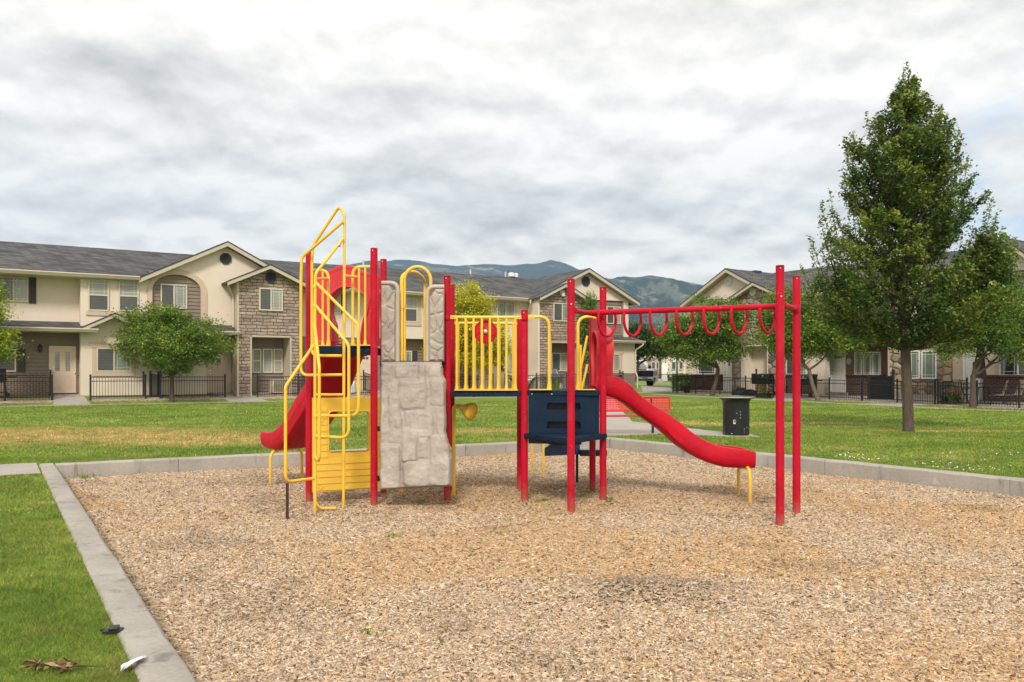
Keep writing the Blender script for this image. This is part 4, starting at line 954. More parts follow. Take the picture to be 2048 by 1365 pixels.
# ring ladder
def crossbar(a, b, z):
    mb = MB(); a = Vector((a.x, a.y, z)); b = Vector((b.x, b.y, z)); mb.tube([a, b], .026, 14)
    d = (b-a).normalized(); mb.lathe([(.05, 0), (.05, .008), (.03, .012)], b-d*(PR+.006), 18, -d); mb.lathe([(.05, 0), (.05, .008), (.03, .012)], a+d*(PR+.006), 18, d)
    return mb.build('crossbar', RD, S, smooth=True)
crossbar(T, R1, 2.285); crossbar(S1, S2, 2.285)
ma = (T+R1)/2; mbp = (S1+S2)/2; ma.z = mbp.z = 2.288; dirb = (mbp-ma).normalized(); prp = Vector((-dirb.y, dirb.x, 0))
beam = MB().tube([ma, mbp], .0315, 16).build('ring_beam', RD, S, smooth=True)
for px in (1214, 1265, 1317, 1369, 1423, 1478, 1535):
    k = (px-CX)/F; t = (k*ma.y-ma.x)/(dirb.x-k*dirb.y); c = ma+dirb*t; pts = []
    lean = prp*.92+dirb*.38; lean.normalize()
    for a_ in np.linspace(R(158), R(382), 26): pts.append(c+lean*(.150*math.cos(a_))+Vector((0, 0, -.085+.195*math.sin(a_))))
    MB().tube(pts, .0165, 10).build('hanging_ring', RD, S, smooth=True)

# spiral loop climber on the left end
pole = Vector((-2.22, 9.58, 0)); rup = Vector((-1.95, 9.83, 0)); rt = .0175
def yt(name, pts, r=rt, fr=.10, parent=S): return MB().tube(fillet(pts, fr, 7), r, 10).build(name, YW, parent, smooth=True)
top = P(686, 444, 9.83)
yt('climber_upright', [(rup.x, rup.y, -.2), (P(689, 430, 9.86)), P(679, 412, 9.9), P(626, 492, 10.06), P(624, 520, 10.06), P(624, 711, 10.06), P(650, 712, 9.9), P(684, 712, 9.84)], fr=.09)
yt('climber_pole', [(pole.x, pole.y, -.2), P(630, 620, 9.58), P(631, 548, 9.58), P(686, 478, 9.82)], fr=.10)
yt('climber_loop', [P(686, 444, 9.83), P(603.5, 515, 9.98), P(602, 560, 9.98), P(602, 751, 9.98), P(684.5, 750, 9.84)], fr=.09)
yt('climber_loop', [P(632, 566, 9.58), P(717, 651, 9.5), P(717, 832, 9.5), P(631, 832, 9.58)], fr=.11)
yt('climber_loop', [P(630.5, 611, 9.58), P(697.6, 690, 9.4), P(697.6, 876, 9.4), P(630, 873, 9.58)], fr=.11)
yt('climber_loop', [P(629, 648, 9.56), P(632, 672, 9.45), P(638.5, 735, 9.2), P(638.5, 924, 9.2), P(630, 914, 9.58)], fr=.10)
yt('climber_loop', [P(628, 690, 9.58), P(571, 773, 9.22), P(571, 964.5, 9.22), P(629, 957, 9.58)], fr=.09)
yt('climber_rung', [P(630, 790, 9.58), P(686, 790, 9.83)])
br3 = yt('climber_rung', [P(631, 1006, 9.58), P(640, 1017, 9.62), P(672, 1017, 9.66)], fr=.06)
MB().lathe([(.0165, 0), (0, .001)], P(672.3, 1017, 9.66), 12, (1, .05, 0)).build('open_pipe_end', M['black_plastic'], br3)
MB().tube([(P(574.5, 966, 9.21)), (P(574.5, 1042, 9.21))], .0165, 10).build('stub_post', M['rust_brown'], S, smooth=True)
for py in (573, 611, 655, 832, 873, 915): 
    q = P(629.5, py, 9.575); MB().lathe([(.021, -.018), (.021, .018)], q, 12).build('pole_collar', YW, S, smooth=True)
for px, py, Y in ((678.5, 491, 9.78), (677.5, 791, 9.8)): MB().lathe([(.0195, -.012), (.0195, .012)], P(px, py, Y), 12, (1, 0, .6)).build('joint_sleeve', M['steel'], S, smooth=True)
# barrier rails either side of the climber's top
def topbarrier(post, sgn, px_v, y_top, px_b, Y, ybot):
    zt_ = H+(HY-y_top)/F*Y; zb_ = H+(HY-ybot)/F*Y; xv = (px_v-CX)/F*Y; mb = MB()
    a = Vector((post.x+sgn*PR, Y, zt_)); mb.tube(fillet([a, (xv, Y, zt_), (xv, Y, zb_)], .13, 8), .0185, 12)
    mb.lathe([(.03, 0), (.024, .04), (.0185, .08)], (xv, Y, zb_), 12)
    for pb in px_b: x = (pb-CX)/F*Y; mb.tube([(x, Y, zb_), (x, Y, zt_)], .0135, 10); mb.lathe([(.024, 0), (.018, .04), (.0135, .07)], (x, Y, zb_), 10)
    xs = [xv, post.x+sgn*.06]; mb.bar((min(xs)-.02, Y, zb_+.003), (max(xs)+.02, Y, zb_+.003), .06, .012)
    o = mb.build('guard_rail', YW, S, smooth=True)
    MB().lathe([(PR+.003, -.03), (PR+.003, .03)], (post.x, post.y, zt_), 18).build('post_clamp', M['red_post'], o, smooth=True)
topbarrier(L1, 1, 657, 541, (645.5,), 10.19, 692); topbarrier(L2, -1, 705.5, 534, (718, 730.5), 10.07, 691.5)
MB().tube([P(634, 557.5, 9.60), P(655, 558, 10.18)], .016, 10).build('link_bar', YW, S, smooth=True)
MB().tube([P(688, 552, 9.84), P(714, 554.5, 10.06)], .016, 10).build('link_bar', YW, S, smooth=True)

# yellow lap-board play panel with a window
pa, pb = P(625, 796, 10.2), P(762.5, 794, 10.56); pa.z = pb.z = 0; pd = pb-pa; pn = Vector((pd.y, -pd.x, 0)).normalized()
def yp_(u, w, off=0.0): return pa+pd*u+pn*off+Vector((0, 0, w))
z0, z1 = .145, 1.285
uw = lambda px: (px-625)/137.5
wz = lambda py: H-(py-HY)/F*10.36
def rrect(u0, u1, w0, w1, ru, rw, n=5):
    out = []
    for (cx, cy, a0) in ((u1-ru, w0+rw, -90), (u1-ru, w1-rw, 0), (u0+ru, w1-rw, 90), (u0+ru, w0+rw, 180)):
        for i in range(n+1): a = R(a0+90*i/n); out.append((cx+ru*math.cos(a), cy+rw*math.sin(a)))
    return out
win = rrect(uw(656), uw(736), wz(903), wz(823), .05, .045)
yp = MB().prism([(0, z0), (1, z0+.02), (1, z1), (0, z1)], [win], lambda u, w, s: yp_(u, w, .02-.055*s)).build('play_panel', M['yellow_plastic'], S, bevel=.006)
fr = MB(); rim = rrect(uw(654), uw(738), wz(905), wz(821), .055, .05); k = len(rim); vs = []
for (u, w), (u2, w2) in zip(rim, win): vs += [yp_(u-.0*(u < .5), w, .021), yp_(u2, w2, .034), yp_(u2, w2, -.03)]
fr.add(vs, [(i*3+j, ((i+1) % k)*3+j, ((i+1) % k)*3+j+1, i*3+j+1) for i in range(k) for j in range(2)]); fr.build('window_rim', M['yellow_plastic'], yp, smooth=True)
bo = MB(); nb = 13; bh = (z1-.115-z0)/nb
for i in range(nb):
    w0 = z0+.025+bh*i; w1 = w0+bh-.009
    segs = [(.025, .975)]
    if w1 > wz(908) and w0 < wz(818): segs = [(.025, uw(653)), (uw(739), .975)]
    for u0, u1 in segs:
        if u1-u0 < .01: continue
        bo.add([yp_(u0, w0, .030), yp_(u1, w0, .030), yp_(u1, w1, .0215), yp_(u0, w1, .0215), yp_(u0, w0, .015), yp_(u1, w0, .015), yp_(u1, w1, .015), yp_(u0, w1, .015)], [(0,1,2,3), (4,7,6,5), (0,4,5,1), (1,5,6,2), (2,6,7,3), (3,7,4,0)])
bo.each('lap_board', M['yellow_plastic'], yp)
s = MB()
for u, w in ((.10, .215), (.115, 1.02)):
    s.lathe([(.030, 0), (.030, .006), (.02, .007), (.016, .003), (0, .003)], yp_(u, w, .028), 18, pn)
s.each('bolt_boss', M['yellow_plastic'], yp, smooth=True)

# talk tube
h0 = base(907.5, 10.9); hb = Vector((h0.x, h0.y, 0)); zp = H-(815-HY)/F*10.9
th = MB(); th.tube(fillet([hb-Vector((0, 0, .2)), (hb.x, hb.y, zp+.02), (hb.x+.10, hb.y-.06, zp+.01)], .05, 7), .024, 12)
hs = Vector((hb.x+.05, hb.y-.03, zp+.015)); hd = Vector((.78, -.52, -.28)).normalized()
th.lathe([(.028, 0), (.034, .05), (.052, .10), (.082, .15), (.105, .20), (.114, .235), (.112, .245), (.10, .256), (.06, .272), (0, .278)], hs, 24, hd)
th.build('talk_tube', M['yellow_plastic'], S, smooth=True)
h1 = base(803, 11.25); MB().tube([h1-Vector((0, 0, .2)), (h1.x, h1.y, 1.6)], .022, 12).build('talk_tube', M['yellow_plastic'], S, smooth=True)

# transfer steps behind the low deck
for px, py in ((1064.5, 948), (1087, 948.5)): q = G(px, py); MB().tube([q-Vector((0, 0, .2)), (q.x, q.y, 1.2)], .0205, 10).build('ladder_leg', YW, S, smooth=True)
q = base(1154, 12.5); MB().tube([q-Vector((0, 0, .2)), (q.x, q.y, .55)], .022, 10).build('stair_post', M['black_metal'], S, smooth=True)
sx0, sx1 = .45, .97
st_ = MB().prism([(0, .47), (.75, .45), (.75, .63), (.1, .62), (0, .58)], [], lambda u, w, s: (sx0+u*.70, 11.75+.62*u-.02*s, w-.03)).build('stair_side', M['blue_bright'], S, bevel=.01)
MB().box(.97, 1.36, 12.15, 12.62, .40, .485).build('stair_tread', [M['black_plastic']], S, bevel=.01)
MB().box(.985, 1.345, 12.165, 12.605, .486, .492).build('stair_tread', M['grey_tread'], S)
MB().box(.50, .96, 11.72, 12.1, .60, .68).build('stair_tread', M['black_plastic'], S, bevel=.01)
for (a, b) in (((1174.5, 672, 11.6), (1161, 740, 11.6)), ((1175, 729, 11.6), (1163, 781, 11.6)), ((1161, 690, 11.6), (1161, 781, 11.6))): MB().tube([P(*a), P(*b)], .017, 10).build('stair_rail', YW, S, smooth=True)

# ------------------------------------------------------------------ houses
class House:
    """A building whose Empty carries the facade's frame; everything below is in (x along, y into, z up)."""
    def __init__(s, name, F_, label, cat='house'):
        s.F = F_; s.o = thing(name, (F_.A0[0], F_.A0[1], 0), label, cat, rz=F_.ang)
    def q(s, px, py, d): t, z, Y = s.F.loc(px, py, d); return t, z
    def part(s, name, mb, mat, parent=None, **k): return mb.build(name, mat, parent or s.o, world=False, **k)
    def wall(s, name, mat, x0, x1, z0, z1, d, th=.25, holes=()):
        poly = [(x0, z0), (x1, z0), (x1, z1), (x0, z1)]; hs = [[(a, c), (b, c), (b, e), (a, e)] for a, b, c, e in holes]
        return s.part(name, MB().prism(poly, hs, lambda u, w, k: (u, -d+th*k, w)), mat)
    def poly(s, name, mat, pts, d, th=.25, holes=()):
        return s.part(name, MB().prism(pts, holes, lambda u, w, k: (u, -d+th*k, w)), mat)
    def siding(s, name, mat, x0, x1, z0, z1, d, step=.17):
        mb = MB(); z = z0; fs = []
        while z < z1-.01:
            zt = min(z+step, z1); mb.add([(x0, -d-.040, z), (x1, -d-.040, z), (x1, -d-.002, zt), (x0, -d-.002, zt), (x0, -d, z), (x1, -d, z)], [(0,1,2,3), (0,4,5,1)]); z = zt
        return s.part(name, mb, mat)
    def window(s, x0, x1, z0, z1, d, kind='slider', frame='almond', panes=('pane_screen', 'pane_blind'), fw=.055, grid='prairie'):
        y = -d; mb = MB(); dep = .07
        for a, b, c, e in ((x0, x1, z0, z0+fw), (x0, x1, z1-fw, z1), (x0, x0+fw, z0+fw, z1-fw), (x1-fw, x1, z0+fw, z1-fw)): mb.box(a, b, y-dep, y+.01, c, e)
        cells = []
        xi0, xi1, zi0, zi1 = x0+fw, x1-fw, z0+fw, z1-fw
        if kind == 'slider':
            m = (xi0+xi1)/2; mb.box(m-.028, m+.028, y-dep+.008, y+.01, zi0, zi1); cells = [(xi0, m-.028, zi0, zi1), (m+.028, xi1, zi0, zi1)]
        elif kind == 'double':
            m = (zi0+zi1)/2; mb.box(xi0, xi1, y-dep+.008, y+.01, m-.03, m+.03); cells = [(xi0, xi1, m+.03, zi1), (xi0, xi1, zi0, m-.03)]
        else: cells = [(xi0, xi1, zi0, zi1)]
        w = s.part('window', mb, M[frame])
        for i, (a, b, c, e) in enumerate(cells):
            p = MB(); p.box(a, b, y-.03, y-.012, c, e); s.part('pane', p, M[panes[i % len(panes)]], w)
            g = MB(); bw = .009
            if grid == 'prairie' and 'screen' not in panes[i % len(panes)]:
                o_ = min(.13, (b-a)*.2)
                for xx in (a+o_, b-o_): g.box(xx-bw, xx+bw, y-.036, y-.0305, c, e)
                for zz in (c+o_, e-o_): g.box(a, b, y-.0365, y-.0305, zz-bw, zz+bw)
                s.part('glazing_bar', g, M[frame], w)
        return w
    def wpx(s, px0, px1, py0, py1, d, **k):
        x0, z1 = s.q(px0, py0, d); x1, z0 = s.q(px1, py1, d); return s.window(x0, x1, z0, z1, d, **k)
    def trim(s, x0, x1, z0, z1, d, mat='trim_peach', w=.18, sill=.2, head=.0):
        mb = MB(); y = -d
        mb.box(x0-w, x0, y-.045, y+.02, z0, z1); mb.box(x1, x1+w, y-.045, y+.02, z0, z1); mb.box(x0-w, x1+w, y-.055, y+.02, z0-sill, z0)
        if head > 0: mb.prism([(x0-w-.14, z1+head), (x1+w+.14, z1+head), (x1+w, z1), (x0-w, z1)], [], lambda u, v, k: (u, y-.075+.09*k, v))
        else: mb.box(x0-w, x1+w, y-.045, y+.02, z1, z1+w*.8)
        return s.part('window_trim', mb, M[mat], bevel=.01)
    def shutter(s, x0, x1, z0, z1, d):
        mb = MB(); y = -d; mb.box(x0, x1, y-.045, y, z0, z1); st = .055
        n = int((z1-z0-.2)/.06)
        for k in range(n):
            zz = z0+.1+k*.06
            if abs(zz-(z0+z1)/2) < .05: continue
            mb.add([(x0+st, y-.06, zz), (x1-st, y-.06, zz), (x1-st, y-.046, zz+.05), (x0+st, y-.046, zz+.05)], [(0,1,2,3)])
        return s.part('shutter', mb, M['shutter'])
    def door(s, x0, x1, z0, z1, d, mat='door_peach', frame='door_peach', lites='two', handle=True, cas=.10):
        y = -d; f = MB()
        f.box(x0-cas, x0, y-.06, y+.02, z0, z1+cas); f.box(x1, x1+cas, y-.06, y+.02, z0, z1+cas); f.box(x0, x1, y-.06, y+.02, z1, z1+cas); f.box(x0-cas, x1+cas, y-.10, y+.02, z0-.06, z0)
        dm = MB(); dm.box(x0, x1, y-.02, y+.02, z0, z1); W = x1-x0; Hh = z1-z0
        pans = [(.13, .44, .06, .36), (.56, .87, .06, .36)]
        if lites != 'two': pans += [(.13, .44, .42, .74), (.56, .87, .42, .74)]
        for a, b, c, e in pans:
            for (i0, i1, j0, j1) in ((a, b, c, c+.012), (a, b, e-.012, e), (a, a+.02, c, e), (b-.02, b, c, e)): dm.box(x0+W*i0, x0+W*i1, y-.034, y-.02, z0+Hh*j0, z0+Hh*j1)
            dm.box(x0+W*(a+.06), x0+W*(b-.06), y-.03, y-.02, z0+Hh*(c+.03), z0+Hh*(e-.03))
        do = s.part('door', dm, M[mat]); s.part('door_frame', f, M[frame], do)
        lt = {'two': [(.16, .37, .48, .92), (.63, .84, .48, .92)], 'row': [(.18, .32, .845, .905), (.36, .50, .845, .905), (.54, .68, .845, .905), (.72, .86, .845, .905)], 'one': [(.5, .68, .70, .86)], None: []}[lites]
        for a, b, c, e in lt:
            g = MB(); g.box(x0+W*a, x0+W*b, y-.030, y-.021, z0+Hh*c, z0+Hh*e); lo = s.part('door_lite', g, M['pane_blind' if lites == 'two' else 'pane_dark'], do)
        if handle:
            hx = x0+W*.09
            s.part('handle', MB().lathe([(.03, 0), (.03, .01), (.012, .015), (.012, .04), (.032, .05), (.028, .08), (0, .085)], (hx, y-.02, z0+Hh*.46), 12, (0, -1, 0)), M['chrome'], do, smooth=True)
            s.part('lock', MB().lathe([(.03, 0), (.03, .02), (0, .022)], (hx, y-.02, z0+Hh*.54), 12, (0, -1, 0)), M['chrome'], do, smooth=True)
        return do
    def vent(s, px, py, r_px, d, mat='vent_dark'):
        x, z = s.q(px, py, d); x2, _ = s.q(px+r_px, py, d); r = x2-x; mb = MB(); pts = [(x+r*math.cos(R(22.5+45*k)), z+r*math.sin(R(22.5+45*k))) for k in range(8)]
        inn = [(x+r*.84*math.cos(R(22.5+45*k)), z+r*.84*math.sin(R(22.5+45*k))) for k in range(8)]
        mb.prism(pts, [inn], lambda u, w, k: (u, -d-.06+.05*k, w)); mb.prism(inn, [], lambda u, w, k: (u, -d-.02+.01*k, w))
        n = 9
        for i in range(n):
            zz = z-r*.78+i*r*1.56/(n-1); hw = math.sqrt(max(0, (r*.86)**2-(zz-z)**2)); mb.add([(x-hw, -d-.05, zz-.01), (x+hw, -d-.05, zz-.01), (x+hw, -d-.021, zz+r*.13), (x-hw, -d-.021, zz+r*.13)], [(0,1,2,3)])
        return s.part('gable_vent', mb, M[mat])
    def lantern(s, px, py, d):
        x, z = s.q(px, py, d); mb = MB(); mb.lathe([(.0, -.16), (.03, -.15), (.07, -.08), (.085, .06), (.11, .09), (.02, .16), (0, .18)], (x, -d-.13, z), 8); mb.box(x-.05, x+.05, -d-.03, -d, z-.02, z+.2); mb.tube([(x, -d, z+.16), (x, -d-.13, z+.2), (x, -d-.13, z+.15)], .012, 6)
        return s.part('wall_lantern', mb, M['terracotta'])
    def plane(s, name, quad, th=.12, mat='shingle'): return s.part(name, MB().slab(quad, th), M[mat])
    def gable_roof(s, xl, xa, xr, ze, za, yf, yb, th=.14, over=.0, fasc=.2):
        """front gable: eaves at xl, xr (height ze), ridge at xa (height za), from yf back to yb"""
        mb = MB(); mb.slab([(xl, yf, ze), (xa, yf, za), (xa, yb, za), (xl, yb, ze)], th); mb.slab([(xa, yf, za), (xr, yf, ze), (xr, yb, ze), (xa, yb, za)], th)
        r = s.part('gable_roof', mb, M['shingle'])
        f = MB(); y0, y1 = yf-.05, yf-.002
        for (x0, z0, x1, z1) in ((xl, ze, xa, za), (xa, za, xr, ze)):
            f.add([(x0, y0, z0-.035), (x1, y0, z1-.035), (x1, y0, z1-.035-fasc), (x0, y0, z0-.035-fasc), (x0, y1, z0-.035), (x1, y1, z1-.035), (x1, y1, z1-.035-fasc), (x0, y1, z0-.035-fasc)], [(0,1,2,3), (7,6,5,4), (0,4,5,1), (1,5,6,2), (2,6,7,3), (3,7,4,0)])
        s.part('rake_board', f, M['fascia'], r)
        e = MB()
        for (x0, z0, x1, z1) in ((xl, ze, xa, za), (xa, za, xr, ze)):
            e.add([(x0, yf-.07, z0+.012), (x1, yf-.07, z1+.012), (x1, yf-.07, z1-.045), (x0, yf-.07, z0-.045), (x0, yf+.3, z0+.012), (x1, yf+.3, z1+.012)], [(0,1,2,3), (0,4,5,1)])
        s.part('drip_edge', e, M['vent_dark'], r)
        sf = MB()
        for (x0, z0, x1, z1) in ((xl, ze, xa, za), (xa, za, xr, ze)): sf.add([(x0, yf, z0-th-.02), (x1, yf, z1-th-.02), (x1, yf+.6, z1-th-.02), (x0, yf+.6, z0-th-.02)], [(0,1,2,3)])
        s.part('soffit', sf, M['fascia'], r)
        return r
    def gutter(s, x0, x1, d, z, hgt=.16, dep=.13, parent=None):
        mb = MB(); y = -d; pf = [(0, 0), (-dep, 0), (-dep-.02, -.04), (-dep*.55, -hgt), (0, -hgt)]
        vs = [(x0, y+a, z+b) for a, b in pf]+[(x1, y+a, z+b) for a, b in pf]; k = len(pf)
        mb.add(vs, [(i, (i+1) % k, k+(i+1) % k, k+i) for i in range(k)]+[tuple(range(k))[::-1], tuple(range(k, 2*k))]); return s.part('gutter', mb, M['fascia'], parent)
    def pipe(s, pts, r=.045): return s.part('downpipe', MB().tube(fillet(pts, .08, 4), r, 8), M['almond'], smooth=True)

# ---------------- the long row on the left
HL = House('townhouse_row', FL, 'long cream townhouse row with stone bays behind the play structure', 'townhouse row')
q = HL.q; GZ = .45; ZE = 6.03; DE = 1.15
xR = q(1262, 700, 1.0)[0]; xB = -9.0
ga = 0.75                                                   # plane of the bays and gables
flz = 3.56                                    # underside of the upper storey
xg0, xg1 = q(292, 600, ga)[0], q(476, 600, ga)[0]           # arch gable wall
xs0, xs1 = q(478, 600, 1.6)[0], q(602, 600, 1.6)[0]         # stone bay
xb0 = q(161, 600, ga)[0]                                    # stucco bay left of the gable
xr0, xr1 = q(1079, 650, 1.6)[0], q(1170, 650, 1.6)[0]       # right stone bay
# main wall, upper storey stucco and lower storey siding
up = HL.wall('wall', M['stucco'], xB, xb0, flz, ZE-.1, 0, th=.3)
HL.siding('siding', M['siding'], xB, xb0, 1.62, flz, 0)
HL.wall('brick_wainscot', M['brick_tan'], xB, q(98, 780, 0)[0], GZ, 1.60, .02, th=.3); HL.wall('brick_wainscot', M['brick_tan'], q(150, 780, 0)[0], xb0, GZ, 1.60, .02, th=.3)
cap = MB().box(xB, q(98, 780, 0)[0], -.09, .02, 1.60, 1.68).box(q(150, 780, 0)[0], xb0, -.09, .02, 1.60, 1.68); HL.part('brick_cap', cap, M['brick_tan'])
HL.wall('wall', M['siding'], xB, xb0, GZ, flz, -.02, th=.2)
x0, z1 = q(103, 697, 0); x1, z0 = q(147, 785, 0); HL.door(x0, x1, z0+.03, z1, .02, lites='two')
HL.lantern(80, 698, .03)
HL.wpx(-60, 32, 697, 744, .03, panes=('pane_screen', 'pane_screen')); x0, z1 = q(36, 697, .03); x1, z0 = q(51, 745, .03); HL.shutter(x0, x1, z0, z1, .025)
HL.wpx(-3, 56, 553, 605, .0, panes=('pane_dark', 'pane_blind')); x0, z1 = q(58, 553, 0); x1, z0 = q(72.5, 608, 0); HL.shutter(x0, x1, z0, z1, 0)
# stucco bay: two tall sashes, pent gable under them
HL.wall('wall', M['stucco'], xb0, xg0-.002, GZ-.1, ZE-.12, ga, th=1.2)
for a, b, c, e in ((176, 217.5, 558, 623), (237, 277, 561, 624)): HL.wpx(a, b, c, e, ga, kind='double', panes=('pane_blind', 'pane_screen'))
x0, z1 = q(174, 557, ga); x1, z0 = q(279, 624, ga); mb = MB(); mb.box(x0-.08, x1+.12, -ga-.04, -ga+.02, z1+.02, z1+.30); mb.box(x0-.04, x1, -ga-.05, -ga+.02, z0-.24, z0-.03); HL.part('window_trim', mb, M['trim_peach'], bevel=.01)
pa_ = q(230, 626, 1.3); pl_ = q(160, 656, 1.3); pr_x = 2*pa_[0]-pl_[0]
HL.gable_roof(pl_[0], pa_[0], pr_x, pl_[1], pa_[1], -1.3, -ga+.02, th=.10, fasc=.16)
x0, z1 = q(193, 696, ga); x1, z0 = q(262, 744, ga); HL.window(x0, x1, z0, z1, ga, panes=('pane_screen', 'pane_curtain')); HL.trim(x0, x1, z0, z1, ga, head=.22)
# porch roof over the door wall
zr0 = q(60, 642, 0)[1]; zr1 = q(60, 654.5, 1.3)[1]
HL.plane('porch_roof', [(xB, -1.3, zr1), (xb0+.55, -1.3, zr1), (xb0-.0, -.0, zr0), (xB, -.0, zr0)], .10); HL.gutter(xB, xb0+.65, 1.3, zr1-.0)
mb = MB().box(xB, xb0+.0, -1.26, -.02, zr1-.16, zr1-.12); HL.part('soffit', mb, M['fascia'])
# arch gable
xa, za = q(455, 483, DE); xe0 = q(290, 555, DE)[0]; ze0 = q(290, 553, DE)[1]; xe1 = 2*xa-xe0
def arch_loop(px0, px1, pyspring, pytop, pybot, d, n=14):
    x0, zs = q(px0, pyspring, d); x1, _ = q(px1, pyspring, d); zt = q((px0+px1)/2, pytop, d)[1]; zb = q((px0+px1)/2, pybot, d)[1]; c = (x0+x1)/2; r = (x1-x0)/2
    return [(x0, zb), (x1, zb)]+[(c+r*math.cos(a), zs+(zt-zs)*math.sin(a)) for a in np.linspace(0, math.pi, n)]
al_ = arch_loop(304.5, 402, 579, 549.5, 690, ga); zfl = q(350, 662, ga)[1]; al_[0] = (al_[0][0], zfl+.35); al_[1] = (al_[1][0], zfl+.35)
xd0, xd1 = q(413, 700, ga)[0], xs0-.0; zd1 = q(445, 652, ga)[1]
rz = lambda x: ze0+(za-ze0)*(1-abs(x-xa)/(xa-xe0))-.20
gw = [(xg0, GZ-.1), (xd0, GZ-.1), (xd0, zd1), (xd1, zd1), (xd1, 5.0), (xe1-.35, 5.0), (xe1-.35, rz(xe1-.35)), (xa, rz(xa)), (xg0, rz(xg0))]
HL.poly('gable_wall', M['stucco'], gw, ga, th=.5, holes=[al_])
mb = MB(); out = arch_loop(294.5, 413.5, 580, 539, 690, ga); out[0] = (out[0][0], zfl+.35); out[1] = (out[1][0], zfl+.35); inn_ = [(x, z) for x, z in al_]
k = len(out); ring_ = out[2:]+[out[0]]+[inn_[0]]+inn_[2:][::-1]+[inn_[1], out[1]]
ring_ = [out[1]]+out[2:]+[out[0], inn_[0]]+inn_[2:][::-1]+[inn_[1]]
mb.prism(ring_, [], lambda u, w, s_: (u, -ga-.05+.06*s_, w)); HL.part('arch_trim', mb, M['trim_peach'])
HL.siding('siding', M['siding'], al_[0][0]-.1, al_[1][0]+.1, zfl+.2, q(350, 545, ga)[1], .62)
HL.wpx(321, 374, 568, 618.5, .64, panes=('pane_screen', 'pane_blind'))
HL.vent(451, 518, 12.3, ga)
HL.gable_roof(xe0-.25, xa, xe1+.25, ze0-.07, za, -DE, 4.0)
HL.wpx(338, 386, 722, 744, ga, panes=('pane_blind', 'pane_blind')); x0, z1 = q(338, 722, ga); x1, z0 = q(386, 744, ga)
# recessed door beside the stone
HL.wall('wall', M['stucco_b'], xd0-.1, xs0, GZ-.1, 3.7, .1, th=.15)
x0, z1 = q(417, 706, .12); x1, z0 = q(452, 785, .12); HL.door(x0, x1, z0+.03, z1, .12, lites='one')
zt = q(455, 651, ga)[1]; zb = q(455, 663, 1.75)[1]; HL.plane('porch_roof', [(xd0-.15, -1.75, zb), (xs0-.02, -1.75, zb), (xs0-.02, -ga, zt), (xd0-.15, -ga, zt)], .08); HL.gutter(xd0-.15, xs0-.02, 1.75, zb)
# stone bay with three narrow windows in its porch
def stone_bay(x0, x1, apx, elpx, erpx, opening, d=1.6, th=.45):
    xa2, za2 = q(*apx, d+.4); xl, zl_ = q(*elpx, d+.4); xr2 = 2*xa2-xl; zr_ = lambda x: zl_+(za2-zl_)*(1-abs(x-xa2)/(xa2-xl))-.16
    pts = [(x0, GZ-.1), (opening[0], GZ-.1), (opening[0], opening[2]), (opening[1], opening[2]), (opening[1], GZ-.1), (x1, GZ-.1), (x1, zr_(x1)), (xa2, zr_(xa2)), (x0, zr_(x0))]
    HL.poly('stone_wall', M['ledge'], pts, d, th=th); HL.gable_roof(xl, xa2, xr2, zl_, za2, -d-.4, 2.5, th=.12, fasc=.18)
    mb = MB(); a, b, c = opening; w = .07
    mb.box(a, a+w, -d-.02, -d+1.2, GZ-.1, c); mb.box(b-w, b, -d-.02, -d+1.2, GZ-.1, c); mb.box(a, b, -d-.02, -d+1.2, c-w, c+.0); HL.part('opening_trim', mb, M['fascia'])
    HL.siding('siding', M['siding'], a, b, GZ, c, d-1.15)
    return xa2, za2
op = (q(500.5, 700, 1.6)[0], q(583, 700, 1.6)[0], q(540, 672, 1.6)[1])
stone_bay(xs0, xs1, (541, 529), (455, 562), None, op)
for a, b in ((504, 522), (525, 544.5), (546.5, 564.5)): HL.wpx(a, b, 698, 746, .47, kind='double' if a != 525 else 'one', panes=('pane_blind', 'pane_blind'), grid=None)
HL.wpx(518, 565, 576, 623, 1.6, panes=('pane_screen', 'pane_blind')); HL.vent(541.5, 556, 11.5, 1.6)
mb = MB().box(xs0-.10, xs0-.005, -1.62, -.9, GZ, q(480, 565, 1.6)[1]); HL.part('corner_board', mb, M['fascia'])
HL.wall('wall', M['stucco'], xs0+.02, xs0+.2, GZ, 6.0, 1.1, th=1.0); HL.wall('wall', M['stucco'], xs1-.2, xs1-.02, GZ, 6.2, 1.14, th=1.2)
x0, z1 = q(456, 566, 1.5); _, z2 = q(470, 592, 1.2); _, z3 = q(474, 655, 1.2)
HL.pipe([(x0, -1.5, z1), (x0, -1.5, z1-.15), (xs0-.16, -1.15, z1-.55), (xs0-.16, -1.15, z3), ])
# middle of the row
xm0, xm1 = xs1-.02, xr0
HL.wall('wall', M['stucco'], xm0, xm1, flz, ZE-.1, 0, th=.3); HL.wall('wall', M['siding'], xm0, xm1, GZ, flz, -.02, th=.2)
xst = q(893, 700, 0)[0]; HL.siding('siding', M['siding'], xm0, xst, GZ, flz, 0)
x0, z1 = q(636, 583, 0); x1, z0 = q(681, 628, 0); HL.window(x0, x1, z0, z1, 0, panes=('pane_screen', 'pane_blind')); x0, _ = q(682.5, 583, 0); x1, _ = q(692, 628, 0); HL.shutter(x0, x1, z0, z1, 0)
x0, z1 = q(706, 707, 0); x1, z0 = q(741, 783, 0); HL.door(x0, x1, z0, z1, .03, lites='row')
bx0, bx1 = q(773, 600, .6)[0], q(862, 600, .6)[0]; zbb = q(830, 678, .6)[1]
HL.wall('wall', M['stucco'], bx0, bx1, zbb, ZE-.12, .6, th=.62)
x0, z1 = q(792, 590, .6); x1, z0 = q(834, 645, .6); HL.window(x0, x1, z0, z1, .6, kind='double', panes=('pane_blind', 'pane_screen')); HL.trim(x0, x1, z0, z1, .6, w=.22)
